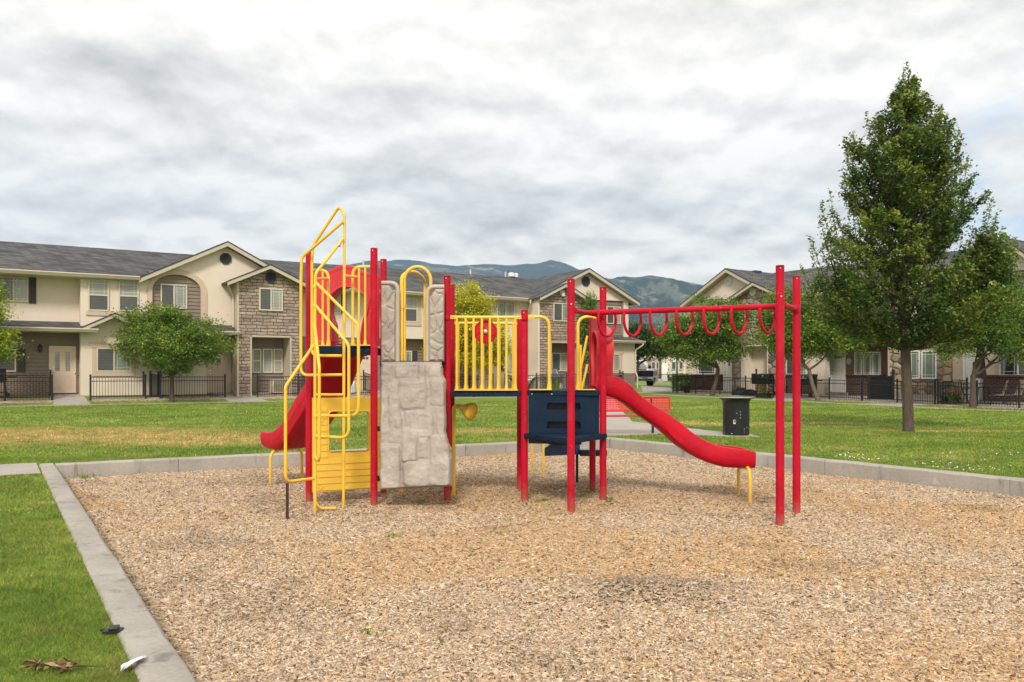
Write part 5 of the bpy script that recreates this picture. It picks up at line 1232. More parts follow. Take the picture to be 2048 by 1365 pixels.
HL.wpx(795, 823, 702, 742, .02, panes=('pane_curtain', 'pane_curtain')); x0, z1 = q(824.5, 702, .02); x1, z0 = q(834, 742, .02); HL.shutter(x0, x1, z0, z1, .02)
HL.wall('stone_wall', M['ledge'], q(905, 700, .5)[0], q(942, 700, .5)[0], GZ, q(920, 690, .5)[1], .5, th=.5); HL.wpx(880, 924, 700, 746, .52, panes=('pane_curtain', 'pane_curtain'))
HL.wall('wall', M['stucco_b'], xst, q(985, 700, .3)[0], GZ, flz, .02, th=.2); x0, z1 = q(955, 724, .05); x1, z0 = q(975, 783, .05); HL.door(x0, x1, z0, z1, .05, mat='door_peach', frame='white', lites='one', cas=.16)
HL.wall('wall', M['stucco_b'], q(982, 700, .5)[0], xm1+.05, GZ, ZE-.15, .5, th=.52)
HL.wpx(993.5, 1028, 602, 642, .5, panes=('pane_curtain', 'pane_blind')); x0, z1 = q(993.5, 602, .5); x1, z0 = q(1028, 642, .5); HL.trim(x0, x1, z0, z1, .5, w=.16)
x0, z1 = q(1016, 706, .5); x1, z0 = q(1050, 743, .5); HL.window(x0, x1, z0, z1, .5, panes=('pane_blind', 'pane_dark')); HL.trim(x0, x1, z0, z1, .5, w=.02, sill=.05, head=.22)
for a, b in ((999, 1008), (1052, 1060)): xa_, _ = q(a, 705, .5); xb_, _ = q(b, 705, .5); HL.shutter(xa_, xb_, z0, z1, .52)
xp, zp_ = q(1061, 600, 1.3); HL.pipe([(xp, -1.3, zp_), (xp, -1.3, zp_-.2), (xr0-.18, -.62, zp_-.75), (xr0-.18, -.62, GZ+.1)])
# right gable: stone bay, siding recess under stucco, lower roof
opr = (q(1101, 700, 1.6)[0], q(1158, 700, 1.6)[0], q(1130, 684, 1.6)[1])
xa3, za3 = q(1178, 537, DE); xe3 = q(1279, 606, DE)[0]; xl3 = 2*xa3-xe3; ze3 = q(1279, 605, DE)[1]
stone_bay(xr0, xr1, (1132, 567), (1080, 594), None, opr)
HL.wpx(1106, 1141, 606, 644, 1.6, panes=('pane_screen', 'pane_curtain')); HL.wpx(1103, 1136, 706, 743, .47, panes=('pane_screen', 'pane_blind'))
x, z = q(1123, 586, 1.6); mb = MB().lathe([(.0, .0), (.15, .0), (.15, .05), (.2, .09), (.16, .16), (.05, .22), (0, .24)], (x, -1.6, z), 12, (0, -1, 0)); mb.lathe([(.05, .0), (.13, -.12), (.13, -.2), (0, -.22)], (x, -1.78, z-.02), 10); HL.part('roof_floodlight', mb, M['galv'], smooth=True)
HL.wall('wall', M['stucco'], xr0-.10, xr0-.005, GZ, q(1079, 597, 1.6)[1], 1.62, th=1.3); HL.wall('wall', M['stucco'], xr0+.01, xr0+.2, GZ, 6.0, 1.14, th=1.2)
rz3 = lambda x: ze3+(za3-ze3)*(1-abs(x-xa3)/(xe3-xa3))-.20
xc = xr1-.25; zsd = q(1220, 601, ga)[1]
HL.poly('gable_wall', M['stucco'], [(xr0+.3, zsd), (xR, zsd), (xR, rz3(xR)), (xa3, rz3(xa3)), (xr0+.3, rz3(xr0+.3))], ga, th=.4)
HL.vent(1171, 563, 8.6, ga)
HL.gable_roof(xl3, xa3, xe3, ze3, za3, -DE, 4.0)
HL.siding('siding', M['siding'], xc, xR-.35, q(1220, 676, .6)[1], zsd, .62); HL.wall('wall', M['siding'], xc, xR-.3, GZ, zsd, .59, th=.3)
HL.wall('wall', M['stucco'], xR-.36, xR, q(1250, 690, ga)[1], zsd, ga, th=.5)
x0, z1 = q(1212, 613, .62); x1, z0 = q(1240, 649, .62); HL.window(x0, x1, z0, z1, .64, panes=('pane_screen', 'pane_blind'))
HL.wall('wall', M['stucco'], xr1-.02, xR+.05, 1.72, q(1220, 683, 1.3)[1], 1.3, th=.6); HL.wall('brick_wainscot', M['brick_tan'], xr1-.02, xR+.07, GZ, 1.70, 1.33, th=.6)
x0, z1 = q(1212, 708, 1.3); x1, z0 = q(1239.5, 743, 1.3); HL.window(x0, x1, z0, z1, 1.3, panes=('pane_screen', 'pane_blind')); HL.trim(x0, x1, z0, z1, 1.3, w=.16, head=.2)
zt = q(1230, 676, .6)[1]; zb = q(1230, 681, 1.75)[1]; HL.plane('porch_roof', [(xr1-.2, -1.75, zb), (xR+.45, -1.75, zb), (xR+.3, -.6, zt+.1), (xr1-.2, -.6, zt+.1)], .1); HL.gutter(xr1-.1, xR+.45, 1.75, zb)
HL.pipe([(xR+.3, -1.8, zb-.1), (xR+.3, -1.8, zb-.25), (xR+.02, -1.42, zb-.55), (xR+.02, -1.42, 1.8), (xR+.1, -1.5, 1.5), (xR+.1, -1.5, GZ)])
HL.wall('end_wall', M['stucco'], xR-.3, xR, GZ, 6.1, .3, th=8.2)
# main roof
RY, RZ = 4.0, 7.86; xe_ = xl3
mb = MB(); mb.slab([(xB-.4, -DE, ZE), (xe0-.2, -DE, ZE), (xa, RY, RZ), (xB-.4, RY, RZ)], .14); mb.slab([(xe1+.2, -DE, ZE), (xl3, -DE, ZE), (xa3, RY, RZ), (xa, RY, RZ)], .14); mb.slab([(xB-.4, RY+.001, RZ), (xR+.2, RY+.001, RZ), (xR+.2, RY+5.4, ZE), (xB-.4, RY+5.4, ZE)], .14)
HL.part('roof', mb, M['shingle'])
for a, b in ((xB-.4, xe0-.22), (xs1+.6, xr0-.55)): HL.gutter(a, b, DE, ZE-.02, hgt=.17)
HL.part('soffit', MB().box(xB, xe0-.2, -DE+.02, .0, ZE-.20, ZE-.15), M['fascia']); HL.part('soffit', MB().box(xs1+.2, xr0-.3, -DE+.02, .0, ZE-.20, ZE-.15), M['fascia'])
HL.wall('back_wall', M['stucco'], xB, xR, GZ, 6.0, -8.4, th=.3); HL.wall('end_wall', M['stucco'], xB, xB+.3, GZ, 7.4, -.31, th=8)
def vpipe(px, py, h, r, F_=FL, HH=HL, d=-4.0, hood=False):
    x, z = HH.q(px, py, d); mb = MB(); mb.lathe([(r, -.5), (r, h), (r*.8, h), (r*.8, h-.05)], (x, -d, z), 12)
    if hood: mb.lathe([(r*1.3, h), (r*2.1, h+.05), (r*2.1, h+.25), (r*1.2, h+.3), (0, h+.32)], (x, -d, z), 12)
    HH.part('roof_vent_pipe', mb, M['galv' if not hood else 'white'], smooth=True)
vpipe(727, 530, .28, .06); vpipe(941, 549, .30, .06); vpipe(1011, 552, .25, .06); vpipe(1023, 557, .05, .11, hood=True); vpipe(1032, 557, .02, .07, hood=True)

# ---------------- the row on the right
HR = House('townhouse', FR, 'beige townhouse with cobblestone facade behind the big tree on the right', 'townhouse')
q = HR.q; GZ2 = .15
xl = q(1371, 650, 0)[0]; zg = .55
xa, za = q(1452, 537, .5); xe = q(1361, 611, .5)[0]; ze = q(1361, 610, .5)[1]; xr_ = 2*xa-xe
rz4 = lambda x: ze+(za-ze)*(1-abs(x-xa)/(xa-xe))-.20
xst0 = q(1466, 700, .5)[0]; xst1 = q(1546, 700, .5)[0]
xu0 = q(1571, 700, 0)[0]; xcol = q(1637, 700, 0)[0]; xs2 = q(1782, 700, 0)[0]; xs3 = q(1906, 700, 0)[0]; xend = q(2140, 700, 0)[0]
zbr = q(1600, 752, 0)[1]; zup = 5.95
HR.poly('gable_wall', M['stucco_b'], [(xl, zbr), (xst1, zbr), (xst1, rz4(xst1)), (xa, rz4(xa)), (xl, rz4(xl))], 0, th=.4); HR.vent(1458, 562, 7.3, 0, mat='white')
HR.gable_roof(xe, xa, xr_, ze, za, -.5, 6.0)
HR.wall('brick_wainscot', M['brick_red'], xl-.03, q(1446, 760, 0)[0], GZ2, zbr, .03, th=.4)
HR.part('brick_cap', MB().box(xl-.05, q(1446, 760, 0)[0], -.11, .02, zbr, zbr+.09), M['brick_red'])
# recess line at the left half of the gable
x0, z1 = q(1376, 601, .0); x1, z0 = q(1440, 640, 0); mb = MB().box(x0, x1, -.06, .02, z1-.1, z1+.05).box(x0-.05, x0+.1, -.06, .02, z0-.5, z1-.1); HR.part('wall_trim', mb, M['fascia'])
HR.wpx(1395, 1433, 614, 648, .0, frame='white', panes=('pane_curtain', 'pane_blind'))
HR.wpx(1397, 1431, 708, 749, .0, kind='one', frame='white', panes=('pane_dark',)); x0, z1 = q(1397, 708, 0); x1, z0 = q(1431, 749, 0); HR.trim(x0, x1, z0, z1, .0, w=.14, sill=.05)
x0, z1 = q(1450, 712, .05); x1, z0 = q(1464.5, 784, .05); HR.door(x0, x1, .62, z1, .05, mat='white', frame='white', lites='one')
# cobble bay
xa2, za2 = q(1506, 564, 1.0); xl2, zl2 = q(1452, 601, 1.0); xr2 = 2*xa2-xl2; rz5 = lambda x: zl2+(za2-zl2)*(1-abs(x-xa2)/(xa2-xl2))-.16
or0, or1, orz = q(1483, 700, .6)[0], q(1536, 700, .6)[0], q(1510, 690, .6)[1]
HR.poly('stone_wall', M['cobble'], [(xst0, GZ2), (or0, GZ2), (or0, orz), (or1, orz), (or1, GZ2), (xst1+.6, GZ2), (xst1+.6, rz5(xst1+.6)), (xa2, rz5(xa2)), (xst0, rz5(xst0))], .6, th=.45)
HR.gable_roof(xl2, xa2, xr2, zl2, za2, -1.0, 4.0, th=.12, fasc=.17); HR.vent(1506, 584, 6.4, .6, mat='white')
HR.part('opening_trim', MB().box(or0, or0+.28, -.64, .3, GZ2, orz).box(or1-.06, or1, -.62, .3, GZ2, orz).box(or0, or1, -.62, .3, orz-.08, orz), M['stucco_b'])
HR.siding('siding', M['siding_red'], or0, or1, GZ2, orz, -.28); HR.wall('wall', M['siding_red'], or0-.2, or1+.2, GZ2, orz+.2, -.3, th=.2)
for a, b in ((1498, 1510), (1512.5, 1524.5), (1526, 1535)): HR.wpx(a, b, 713, 750, -.27, kind='one', frame='white', panes=('pane_curtain',))
HR.wpx(1491, 1511, 612, 645, .6, kind='one', frame='white', panes=('pane_dark',)); HR.wpx(1514, 1532, 612, 645, .6, kind='one', frame='white', panes=('pane_dark',))
# stucco part, recess with white door, three narrow windows
HR.wall('wall', M['stucco_b'], xst1+.6, xs3+.6, q(1700, 668, 0)[1], zup, 0, th=.4); HR.wall('wall', M['stucco_b'], xst1+.6, xcol, zbr, q(1700, 668, 0)[1], 0, th=.4)
HR.wall('brick_wainscot', M['brick_red'], xst1+.6, xcol, GZ2+.25, zbr, .03, th=.4); HR.wall('foundation', M['concrete'], xst1+.6, xcol, GZ2-.3, GZ2+.25, .02, th=.4)
HR.part('brick_cap', MB().box(xst1+.6, xcol, -.11, .02, zbr, zbr+.09), M['brick_red'])
HR.wpx(1573, 1614, 708, 750, 0, frame='white', panes=('pane_screen', 'pane_curtain')); x0, z1 = q(1573, 708, 0); x1, z0 = q(1614, 750, 0); HR.trim(x0, x1, z0, z1, 0, w=.2, sill=.04)
HR.part('porch_column', MB().box(xcol-.05, xcol+.42, -.05, .42, GZ2, q(1700, 668, 0)[1]), M['stucco_b'], bevel=.02)
dr = -.95; HR.siding('siding', M['siding_red'], xcol, xs2, q(1700, 752, dr)[1], q(1700, 655, 0)[1], dr); HR.wall('wall', M['siding_red'], xcol-.3, xs2+.3, GZ2, q(1700, 650, 0)[1], dr-.02, th=.2)
x0, z1 = q(1664, 706, dr); x1, z0 = q(1689.5, 783, dr); HR.door(x0, x1, z0, z1, dr+.03, mat='white', frame='white', lites='row')
zb2 = q(1730, 753, dr)[1]; bxa = q(1690.5, 753, dr)[0]+.12; HR.wall('brick_wainscot', M['brick_red'], bxa, xs2, GZ2+.2, zb2, dr+.06, th=.1); HR.part('brick_cap', MB().box(bxa, xs2, -dr-.14, -dr-.0, zb2, zb2+.08), M['brick_red']); HR.wall('brick_wainscot', M['brick_red'], xcol, x0-.1, GZ2+.2, zb2, dr+.06, th=.1)
HR.wall('foundation', M['concrete'], xcol, xs2, GZ2-.3, GZ2+.25, dr+.08, th=.1); HR.part('door_step', MB().box(x0-.25, x1+.25, -dr-.9, -dr-.03, GZ2-.2, z0-.07), M['concrete'])
for a, b in ((1710, 1725.5), (1728, 1743.5), (1746, 1762.5)): HR.wpx(a, b, 704.5, 751, dr+.02, kind='one', frame='white', panes=('pane_curtain',))
x, z = q(1698, 723, dr+.02); so = MB().lathe([(.0, .02), (.14, .02), (.16, .012), (.165, 0)], (x, -dr-.02, z), 24, (0, -1, 0)); sob = HR.part('number_plaque', so, M['tan_smooth'], smooth=True)
x, z = q(1652, 712, dr+.02); HR.lantern(1650, 715, dr+.02)
zt = q(1760, 667, 0)[1]; zb = q(1760, 672, .55)[1]; HR.plane('porch_roof', [(xcol-.2, -.55, zb), (xs2-.0, -.55, zb), (xs2-.0, -.0, zt+.2), (xcol-.2, 0, zt+.2)], .09); HR.gutter(xcol-.2, xs2, .55, zb)
# cobble front with two tall windows
HR.wall('stone_wall', M['cobble'], xs2, xs3, q(1840, 789, .12)[1], q(1840, 655, .12)[1], .12, th=.5); HR.wall('foundation', M['concrete'], xs2, xs3, GZ2-.3, q(1840, 789, .12)[1], .10, th=.4)
HR.part('corner_board', MB().box(xs2-.08, xs2-.004, -.15, .9, GZ2, q(1790, 672, 0)[1]), M['fascia'])
for a, b in ((1818, 1840.5), (1844, 1874)): HR.wpx(a, b, 702, 758, .12, kind='one', frame='white', panes=('pane_curtain',))
HR.wall('wall', M['trim_peach'], xs3+.0, q(1926, 700, .05)[0], GZ2, q(1915, 660, 0)[1], .06, th=.4)
x0, z1 = q(1927, 700, 0); x1, z0 = q(1963, 785, 0); xq = (x0+x1)/2; HR.door(x0+.1, x1-.05, .5, z1-.3, .0, mat='white', frame='white', lites='one')
HR.wall('wall', M['stucco_b'], q(1926, 700, 0)[0], xend, zbr-.05, q(1915, 660, 0)[1]+.02, -.04, th=.3); HR.wall('brick_wainscot', M['brick_red'], q(1967, 760, 0)[0], xend, GZ2-.1, zbr-.05, .0, th=.3)
HR.part('brick_cap', MB().box(q(1967, 760, 0)[0], xend, -.09, .02, zbr-.05, zbr+.03), M['brick_red'])
x0, z1 = q(2000, 700, 0); x1, z0 = q(2075, 752, 0); HR.window(x0, x1, z0, z1, 0.0, frame='white', panes=('pane_dark', 'pane_screen')); HR.trim(x0, x1, z0, z1, 0, w=.2, sill=.04)
HR.wall('wall', M['stucco_b'], xs3+.6, xend, q(1915, 660, 0)[1]+.025, zup, 0, th=.4)
for a, b, c, e in ((1700, 1730, 588, 636), (1736, 1766, 588, 636), (1848, 1880, 575, 628), (1985, 2040, 560, 622)): HR.wpx(a, b, c, e, .0, kind='double', frame='white', panes=('pane_blind', 'pane_curtain'))
# roof and the second gable at the right
mb = MB(); mb.slab([(xr_, -.5, zup+.05), (xend, -.5, zup+.05), (xend, 4.6, 8.05), (xa, 4.6, 8.05)], .14); mb.slab([(xl, 4.6, 8.05), (xend, 4.6, 8.05), (xend, 10, zup), (xl, 10, zup)], .14); HR.part('roof', mb, M['shingle'])
HR.gutter(xr_-.3, q(1915, 560, .5)[0], .5, zup+.02)
xa5, za5 = q(2021, 486, .6); x5, z5 = q(2058, 512, .6); sl5 = (z5-za5)/(x5-xa5); xr5 = xa5+4.4; 
xa5 = xa5-.35; za5 = za5+.35*-sl5; ze5 = za5+4.0*sl5
HR.poly('gable_wall', M['stucco_b'], [(xa5-3.7, zup-.3), (xa5+3.7, zup-.3), (xa5+3.7, ze5+.1), (xa5, za5-.22), (xa5-3.7, ze5+.1)], .1, th=.3); HR.gable_roof(xa5-4.0, xa5, xa5+4.0, ze5, za5, -.6, 5.0)
x, z = q(1509, 546, -2.0); HR.part('roof_vent', MB().box(x-.25, x+.25, 1.8, 2.4, z-.3, z+.12), M['vent_dark'], bevel=.03)
HR.wall('end_wall', M['stucco_b'], xl-.02, xl+.3, GZ2, 6.0, -.31, th=9.2); HR.wall('back_wall', M['stucco_b'], xl, xend, GZ2, 5.9, -9.6, th=.3)
HR.pipe([(q(1370, 700, .3)[0], -.35, ze-.2), (xl-.05, -.12, ze-.6), (xl-.05, -.12, 2.2), (xl-.1, -.2, 1.7), (xl-.1, -.2, GZ2)])

# ---------------- a far row across the road
FB = Facade((18.0, 122.0), R(-6)); HB = House('far_townhouse', FB, 'distant pale townhouse seen across the road between the two rows', 'townhouse'); q = HB.q
x0, x1 = q(1225, 700, 0)[0], q(1520, 700, 0)[0]
HB.wall('wall', M['stucco_b'], x0, x1, .3, q(1330, 683, 0)[1], 0); HB.plane('roof', [(x0-.5, -.6, q(1330, 683, 0)[1]), (x1, -.6, q(1330, 683, 0)[1]), (x1, 5, q(1330, 653, -5)[1]), (x0-.5, 5, q(1330, 653, -5)[1])], .3)
HB.wall('stone_wall', M['cobble'], q(1296, 700, .3)[0], q(1327, 700, .3)[0], .3, q(1300, 716, 0)[1], .3); HB.wall('brick_wainscot', M['brick_red'], x0, x1, .3, 1.4, .1)
for a, b in ((1303, 1311), (1312, 1318), (1343, 1352), (1358, 1366), (1375, 1381)): HB.wpx(a, b, 724, 739, .32, kind='one', frame='white', panes=('pane_screen',))
for a, b in ((1316, 1324), (1340, 1350), (1370, 1380)): HB.wpx(a, b, 690, 703, .0, kind='one', frame='white', panes=('pane_screen',))
xa_, z1 = q(1325, 724, .32); xb_, _ = q(1334, 724, 0); HB.door(xa_, xb_, .75, z1, .32, mat='white', frame='white', lites=None, handle=False)
FB2 = Facade((-60.0, 150.0), R(8))

# ------------------------------------------------------------------ trees
def leaf_mesh(pos, size, rg, axis=None, flat=.55, ratio=.62):
    n = len(pos); a = rg.normal(0, 1, (n, 3)); a[:, 2] = a[:, 2]*.5-.25
    if axis is not None: a = a*.8+axis
    a /= np.linalg.norm(a, axis=1)[:, None]+1e-9
    up = rg.normal(0, flat, (n, 3)); up[:, 2] += 1; s = np.cross(a, up); s /= np.linalg.norm(s, axis=1)[:, None]+1e-9
    nn = np.cross(s, a); L = size*rg.uniform(.65, 1.3, n)[:, None]; W = L*ratio*.5
    b = pos-a*L*.5; t = pos+a*L*.5; m = pos-a*L*.05
    return np.stack([b, m+s*W+nn*L*.10, t, m-s*W+nn*L*.10], 1).reshape(-1, 3), np.arange(n*4).reshape(-1, 4)
def branch_path(a, b, rg, sag=.0, n=6, wob=.06):
    a, b = np.array(a), np.array(b); L = np.linalg.norm(b-a); pts = []
    for i in range(n+1):
        q = i/n; p = a+(b-a)*q; p = p+np.array([0, 0, sag*L*math.sin(math.pi*q)])+rg.normal(0, wob*L*.5, 3)*math.sin(math.pi*q); pts.append(tuple(p))
    return pts
def make_tree(name, label, cat, loc, leaves, cols, trunk, limbs, mat='bark', group=None, size=.08, ratio=.62, seed=1, clus=None, axis=None):
    """loc: foot; leaves: (N,3) world points; cols: palette; trunk: (path, radii); limbs: [(path, radii)]"""
    rg = np.random.default_rng(seed); t = thing(name, loc, label, cat, group)
    mb = MB(); mb.tube(trunk[0], trunk[1], 12)
    for p, r in limbs: mb.tube(p, r, 6)
    mb.build('trunk', M[mat], t, smooth=True, fix=False)
    V, Fc = leaf_mesh(leaves, size, rg, axis, ratio=ratio); n = len(leaves)
    pal = np.array(cols); w = rg.uniform(0, 1, n)
    if clus is not None: w = np.clip(.5+ (clus-.5)*1.0+rg.normal(0, .18, n), 0, .999)
    col = pal[(w*len(pal)).astype(int)]*rg.uniform(.75, 1.25, (n, 1))
    np_mesh('crown', V, Fc, M['leaf'], np.repeat(np.clip(col, 0, 1), 4, 0), parent=t); return t
GREEN = [(0.0602, 0.1193, 0.0192), (0.0920, 0.1714, 0.0240), (0.1381, 0.2295, 0.0312), (0.2037, 0.2985, 0.0408), (0.3009, 0.3825, 0.0600)]
LIME = [(.17, .24, .02), (.25, .33, .026), (.34, .41, .035), (.42, .47, .05)]
GOLD = [(.40, .38, .03), (.54, .49, .04), (.64, .56, .055), (.50, .50, .06)]
DARKG = [(0.0328, 0.0671, 0.0142), (0.0537, 0.1007, 0.0162), (0.0806, 0.1355, 0.0202), (0.1194, 0.1806, 0.0283)]

def lobed(lobes, ncl, per, spread, rg, shell=.45):
    vol = np.array([l[3]*l[4]*l[5] for l in lobes]); pick = rg.choice(len(lobes), ncl, p=vol/vol.sum()); L = np.array(lobes)[pick]
    d = rg.normal(0, 1, (ncl, 3)); d /= np.linalg.norm(d, axis=1)[:, None]; r = rg.uniform(0, 1, ncl)**shell
    c = L[:, :3]+d*r[:, None]*L[:, 3:]*rg.uniform(.82, 1.12, (ncl, 1))
    k = rg.poisson(per*1.5, ncl)+4; idx = np.repeat(np.arange(ncl), k); s = spread*rg.uniform(.6, 1.3, ncl)
    p = c[idx]+rg.normal(0, 1, (len(idx), 3))*s[idx][:, None]*np.array([1, 1, .62]); cw = rg.uniform(0, 1, ncl)[idx]
    return c, p, cw
def round_tree(name, label, cat, foot, fork, lobes, ncl, per, spread, pal, tr, seed, mat='bark', size=.09, group=None, lean=(0, 0), stems=1, nl=26, ratio=.55):
    rg = np.random.default_rng(seed); foot = np.array(foot, float); c, p, cw = lobed(lobes, ncl, per, spread, rg)
    cen = np.mean(np.array(lobes)[:, :3], 0); fk = np.array([foot[0]+lean[0], foot[1]+lean[1], fork])
    tp = [(foot[0], foot[1], foot[2]-.1), tuple(foot*.98+fk*.02+np.array([0, 0, .05])), tuple((foot*.5+fk*.5)+np.array([lean[0]*.12, 0, 0])), tuple(fk)]; trk = (tp, [tr*1.35, tr*1.12, tr*.92, tr*.8])
    limbs = []; order = rg.permutation(ncl)[:nl]; mains = []
    nm = 5
    for i in range(nm):
        a = 2*math.pi*(i+rg.uniform(-.2, .2))/nm; l = lobes[rg.integers(len(lobes))]; e = np.array([l[0]+math.cos(a)*l[3]*.55, l[1]+math.sin(a)*l[4]*.55, l[2]+rg.uniform(-.1, .5)*l[5]])
        pth = branch_path(fk, e, rg, -.06, 6, .07); mains.append(pth); limbs.append((pth, list(np.linspace(tr*.55, tr*.14, 7))))
    for i in order:
        m = mains[rg.integers(nm)]; st = m[rg.integers(2, 7)]; limbs.append((branch_path(st, c[i], rg, .04, 5, .06), list(np.linspace(tr*.2, tr*.045, 6))))
    return make_tree(name, label, cat, tuple(foot), p, pal, trk, limbs, mat, group, size, ratio, seed, cw)
def at(px, py, Y): v = P(px, py, Y); return (v.x, v.y, v.z)
def lob(px, py, Y, rpx, rpy, ry=None):   # a crown lobe given by its size in the photo at its depth
    x, y, z = at(px, py, Y); rx = rpx*Y/F; return (x, y, z, rx, ry or rx*.9, rpy*Y/F)
TG = 'ornamental trees along the houses'
# left of the row: broad low tree
f = FL.w(FL.t(344, 2.35), 2.35, 0); Yt = f.y; zf = zl(f.x, f.y)
round_tree('shade_tree', 'broad green tree with short trunk before the arched gable', 'tree', (f.x, f.y, zf), zf+1.15, [lob(345, 690, Yt, 110, 55), lob(300, 650, Yt, 70, 42), lob(380, 660, Yt, 66, 40), lob(330, 628, Yt, 55, 26), lob(425, 690, Yt, 46, 34), lob(250, 685, Yt, 32, 26), lob(345, 735, Yt, 40, 20)], 470, 46, .20, GREEN[1:]+[(.15, .21, .045)], .10, 11, size=.105, group=TG)
f = FL.w(FL.t(-40, 2.6), 2.6, 0); Yt = f.y; zf = zl(f.x, f.y)
round_tree('shade_tree', 'yellow green tree cut by the left edge of the photo', 'tree', (f.x, f.y, zf), zf+1.3, [lob(-20, 690, Yt, 50, 42), lob(-25, 635, Yt, 42, 50), lob(-30, 585, Yt, 34, 45)], 170, 44, .2, LIME, .09, 12, size=.105, group=TG)
f = FL.w(FL.t(948, 2.4), 2.4, 0); Yt = f.y; zf = zl(f.x, f.y)
round_tree('honey_locust', 'golden yellow tree behind the bridge rails', 'tree', (f.x, f.y, zf), zf+1.5, [lob(940, 660, Yt, 58, 40), lob(970, 690, Yt, 52, 46), lob(935, 610, Yt, 36, 40), lob(958, 612, Yt, 26, 30), lob(942, 570, Yt, 13, 22), lob(920, 590, Yt, 10, 24), lob(905, 690, Yt, 40, 36), lob(945, 705, Yt, 50, 30), lob(960, 655, Yt, 40, 40)], 560, 62, .24, GOLD, .09, 13, size=.12, group=TG)
f = FL.w(FL.t(1180, 2.3), 2.3, 0); Yt = f.y; zf = zl(f.x, f.y)
round_tree('columnar_tree', 'narrow columnar green tree against the right gable', 'tree', (f.x, f.y, zf), zf+1.0, [lob(1181, 690, Yt, 16, 60), lob(1180, 640, Yt, 15, 45), lob(1180, 605, Yt, 9, 28), lob(1172, 650, Yt, 10, 40)], 130, 40, .17, GREEN, .07, 14, size=.11, group=TG)
# beside the road
f = Vector((9.0, 58.5, 0)); f = Vector(((1262-CX)/F*57, 57, .72)); Yt = 57
round_tree('shade_tree', 'dark green tree in front of the white pickup', 'tree', tuple(f), 2.3, [lob(1288, 688, Yt, 42, 26), lob(1275, 670, Yt, 28, 24), lob(1312, 695, Yt, 30, 18), lob(1262, 706, Yt, 16, 14), lob(1338, 700, 60, 24, 20)], 260, 44, .3, DARKG+[(.06, .11, .02)], .12, 15, size=.15, group=TG, lean=(.5, 0))
f = FR.w(FR.t(1424, 3.9), 3.9, 0); Yt = f.y; zf = zl(f.x, f.y)
round_tree('shade_tree', 'bright green tree beside the black trash can', 'tree', (f.x, f.y, zf), zf+1.5, [lob(1425, 660, Yt, 62, 48), lob(1372, 672, Yt, 52, 44), lob(1450, 630, Yt, 44, 36), lob(1345, 680, Yt, 28, 28), lob(1410, 610, Yt, 32, 22), lob(1460, 690, Yt, 40, 32), lob(1395, 712, Yt, 46, 22), lob(1440, 705, Yt, 50, 20)], 520, 46, .25, GREEN[1:]+[(.15, .21, .04)], .12, 16, size=.13, group=TG, lean=(.35, 0))
f = FR.w(FR.t(1636, 3.9), 3.9, 0); Yt = f.y; zf = zl(f.x, f.y)
round_tree('shade_tree', 'leaning multi-stem tree behind the two tall red posts', 'tree', (f.x, f.y, zf), zf+1.5, [lob(1625, 660, Yt, 72, 42), lob(1560, 670, Yt, 58, 40), lob(1690, 665, Yt, 58, 34), lob(1540, 630, Yt, 34, 30), lob(1600, 620, Yt, 54, 36), lob(1560, 600, Yt, 30, 40), lob(1715, 690, Yt, 34, 22), lob(1640, 692, Yt, 62, 22), lob(1575, 700, Yt, 40, 18)], 520, 44, .24, GREEN[1:]+[(.15, .21, .04)], .105, 17, mat='bark_pale', size=.125, group=TG, lean=(-.4, .1))
f = FR.w(FR.t(1946, 3.75), 3.75, 0); Yt = f.y; zf = zl(f.x, f.y)
round_tree('shade_tree', 'spreading green tree before the fence, rightmost in the photo', 'tree', (f.x, f.y, zf), zf+1.35, [lob(1955, 650, Yt, 105, 62), lob(1890, 660, Yt, 52, 44), lob(2030, 640, Yt, 66, 66), lob(1960, 600, Yt, 80, 50), lob(2040, 700, Yt, 46, 34), lob(1975, 560, Yt, 60, 36), lob(1900, 700, Yt, 30, 20)], 700, 46, .22, GREEN, .125, 18, size=.105, group=TG)

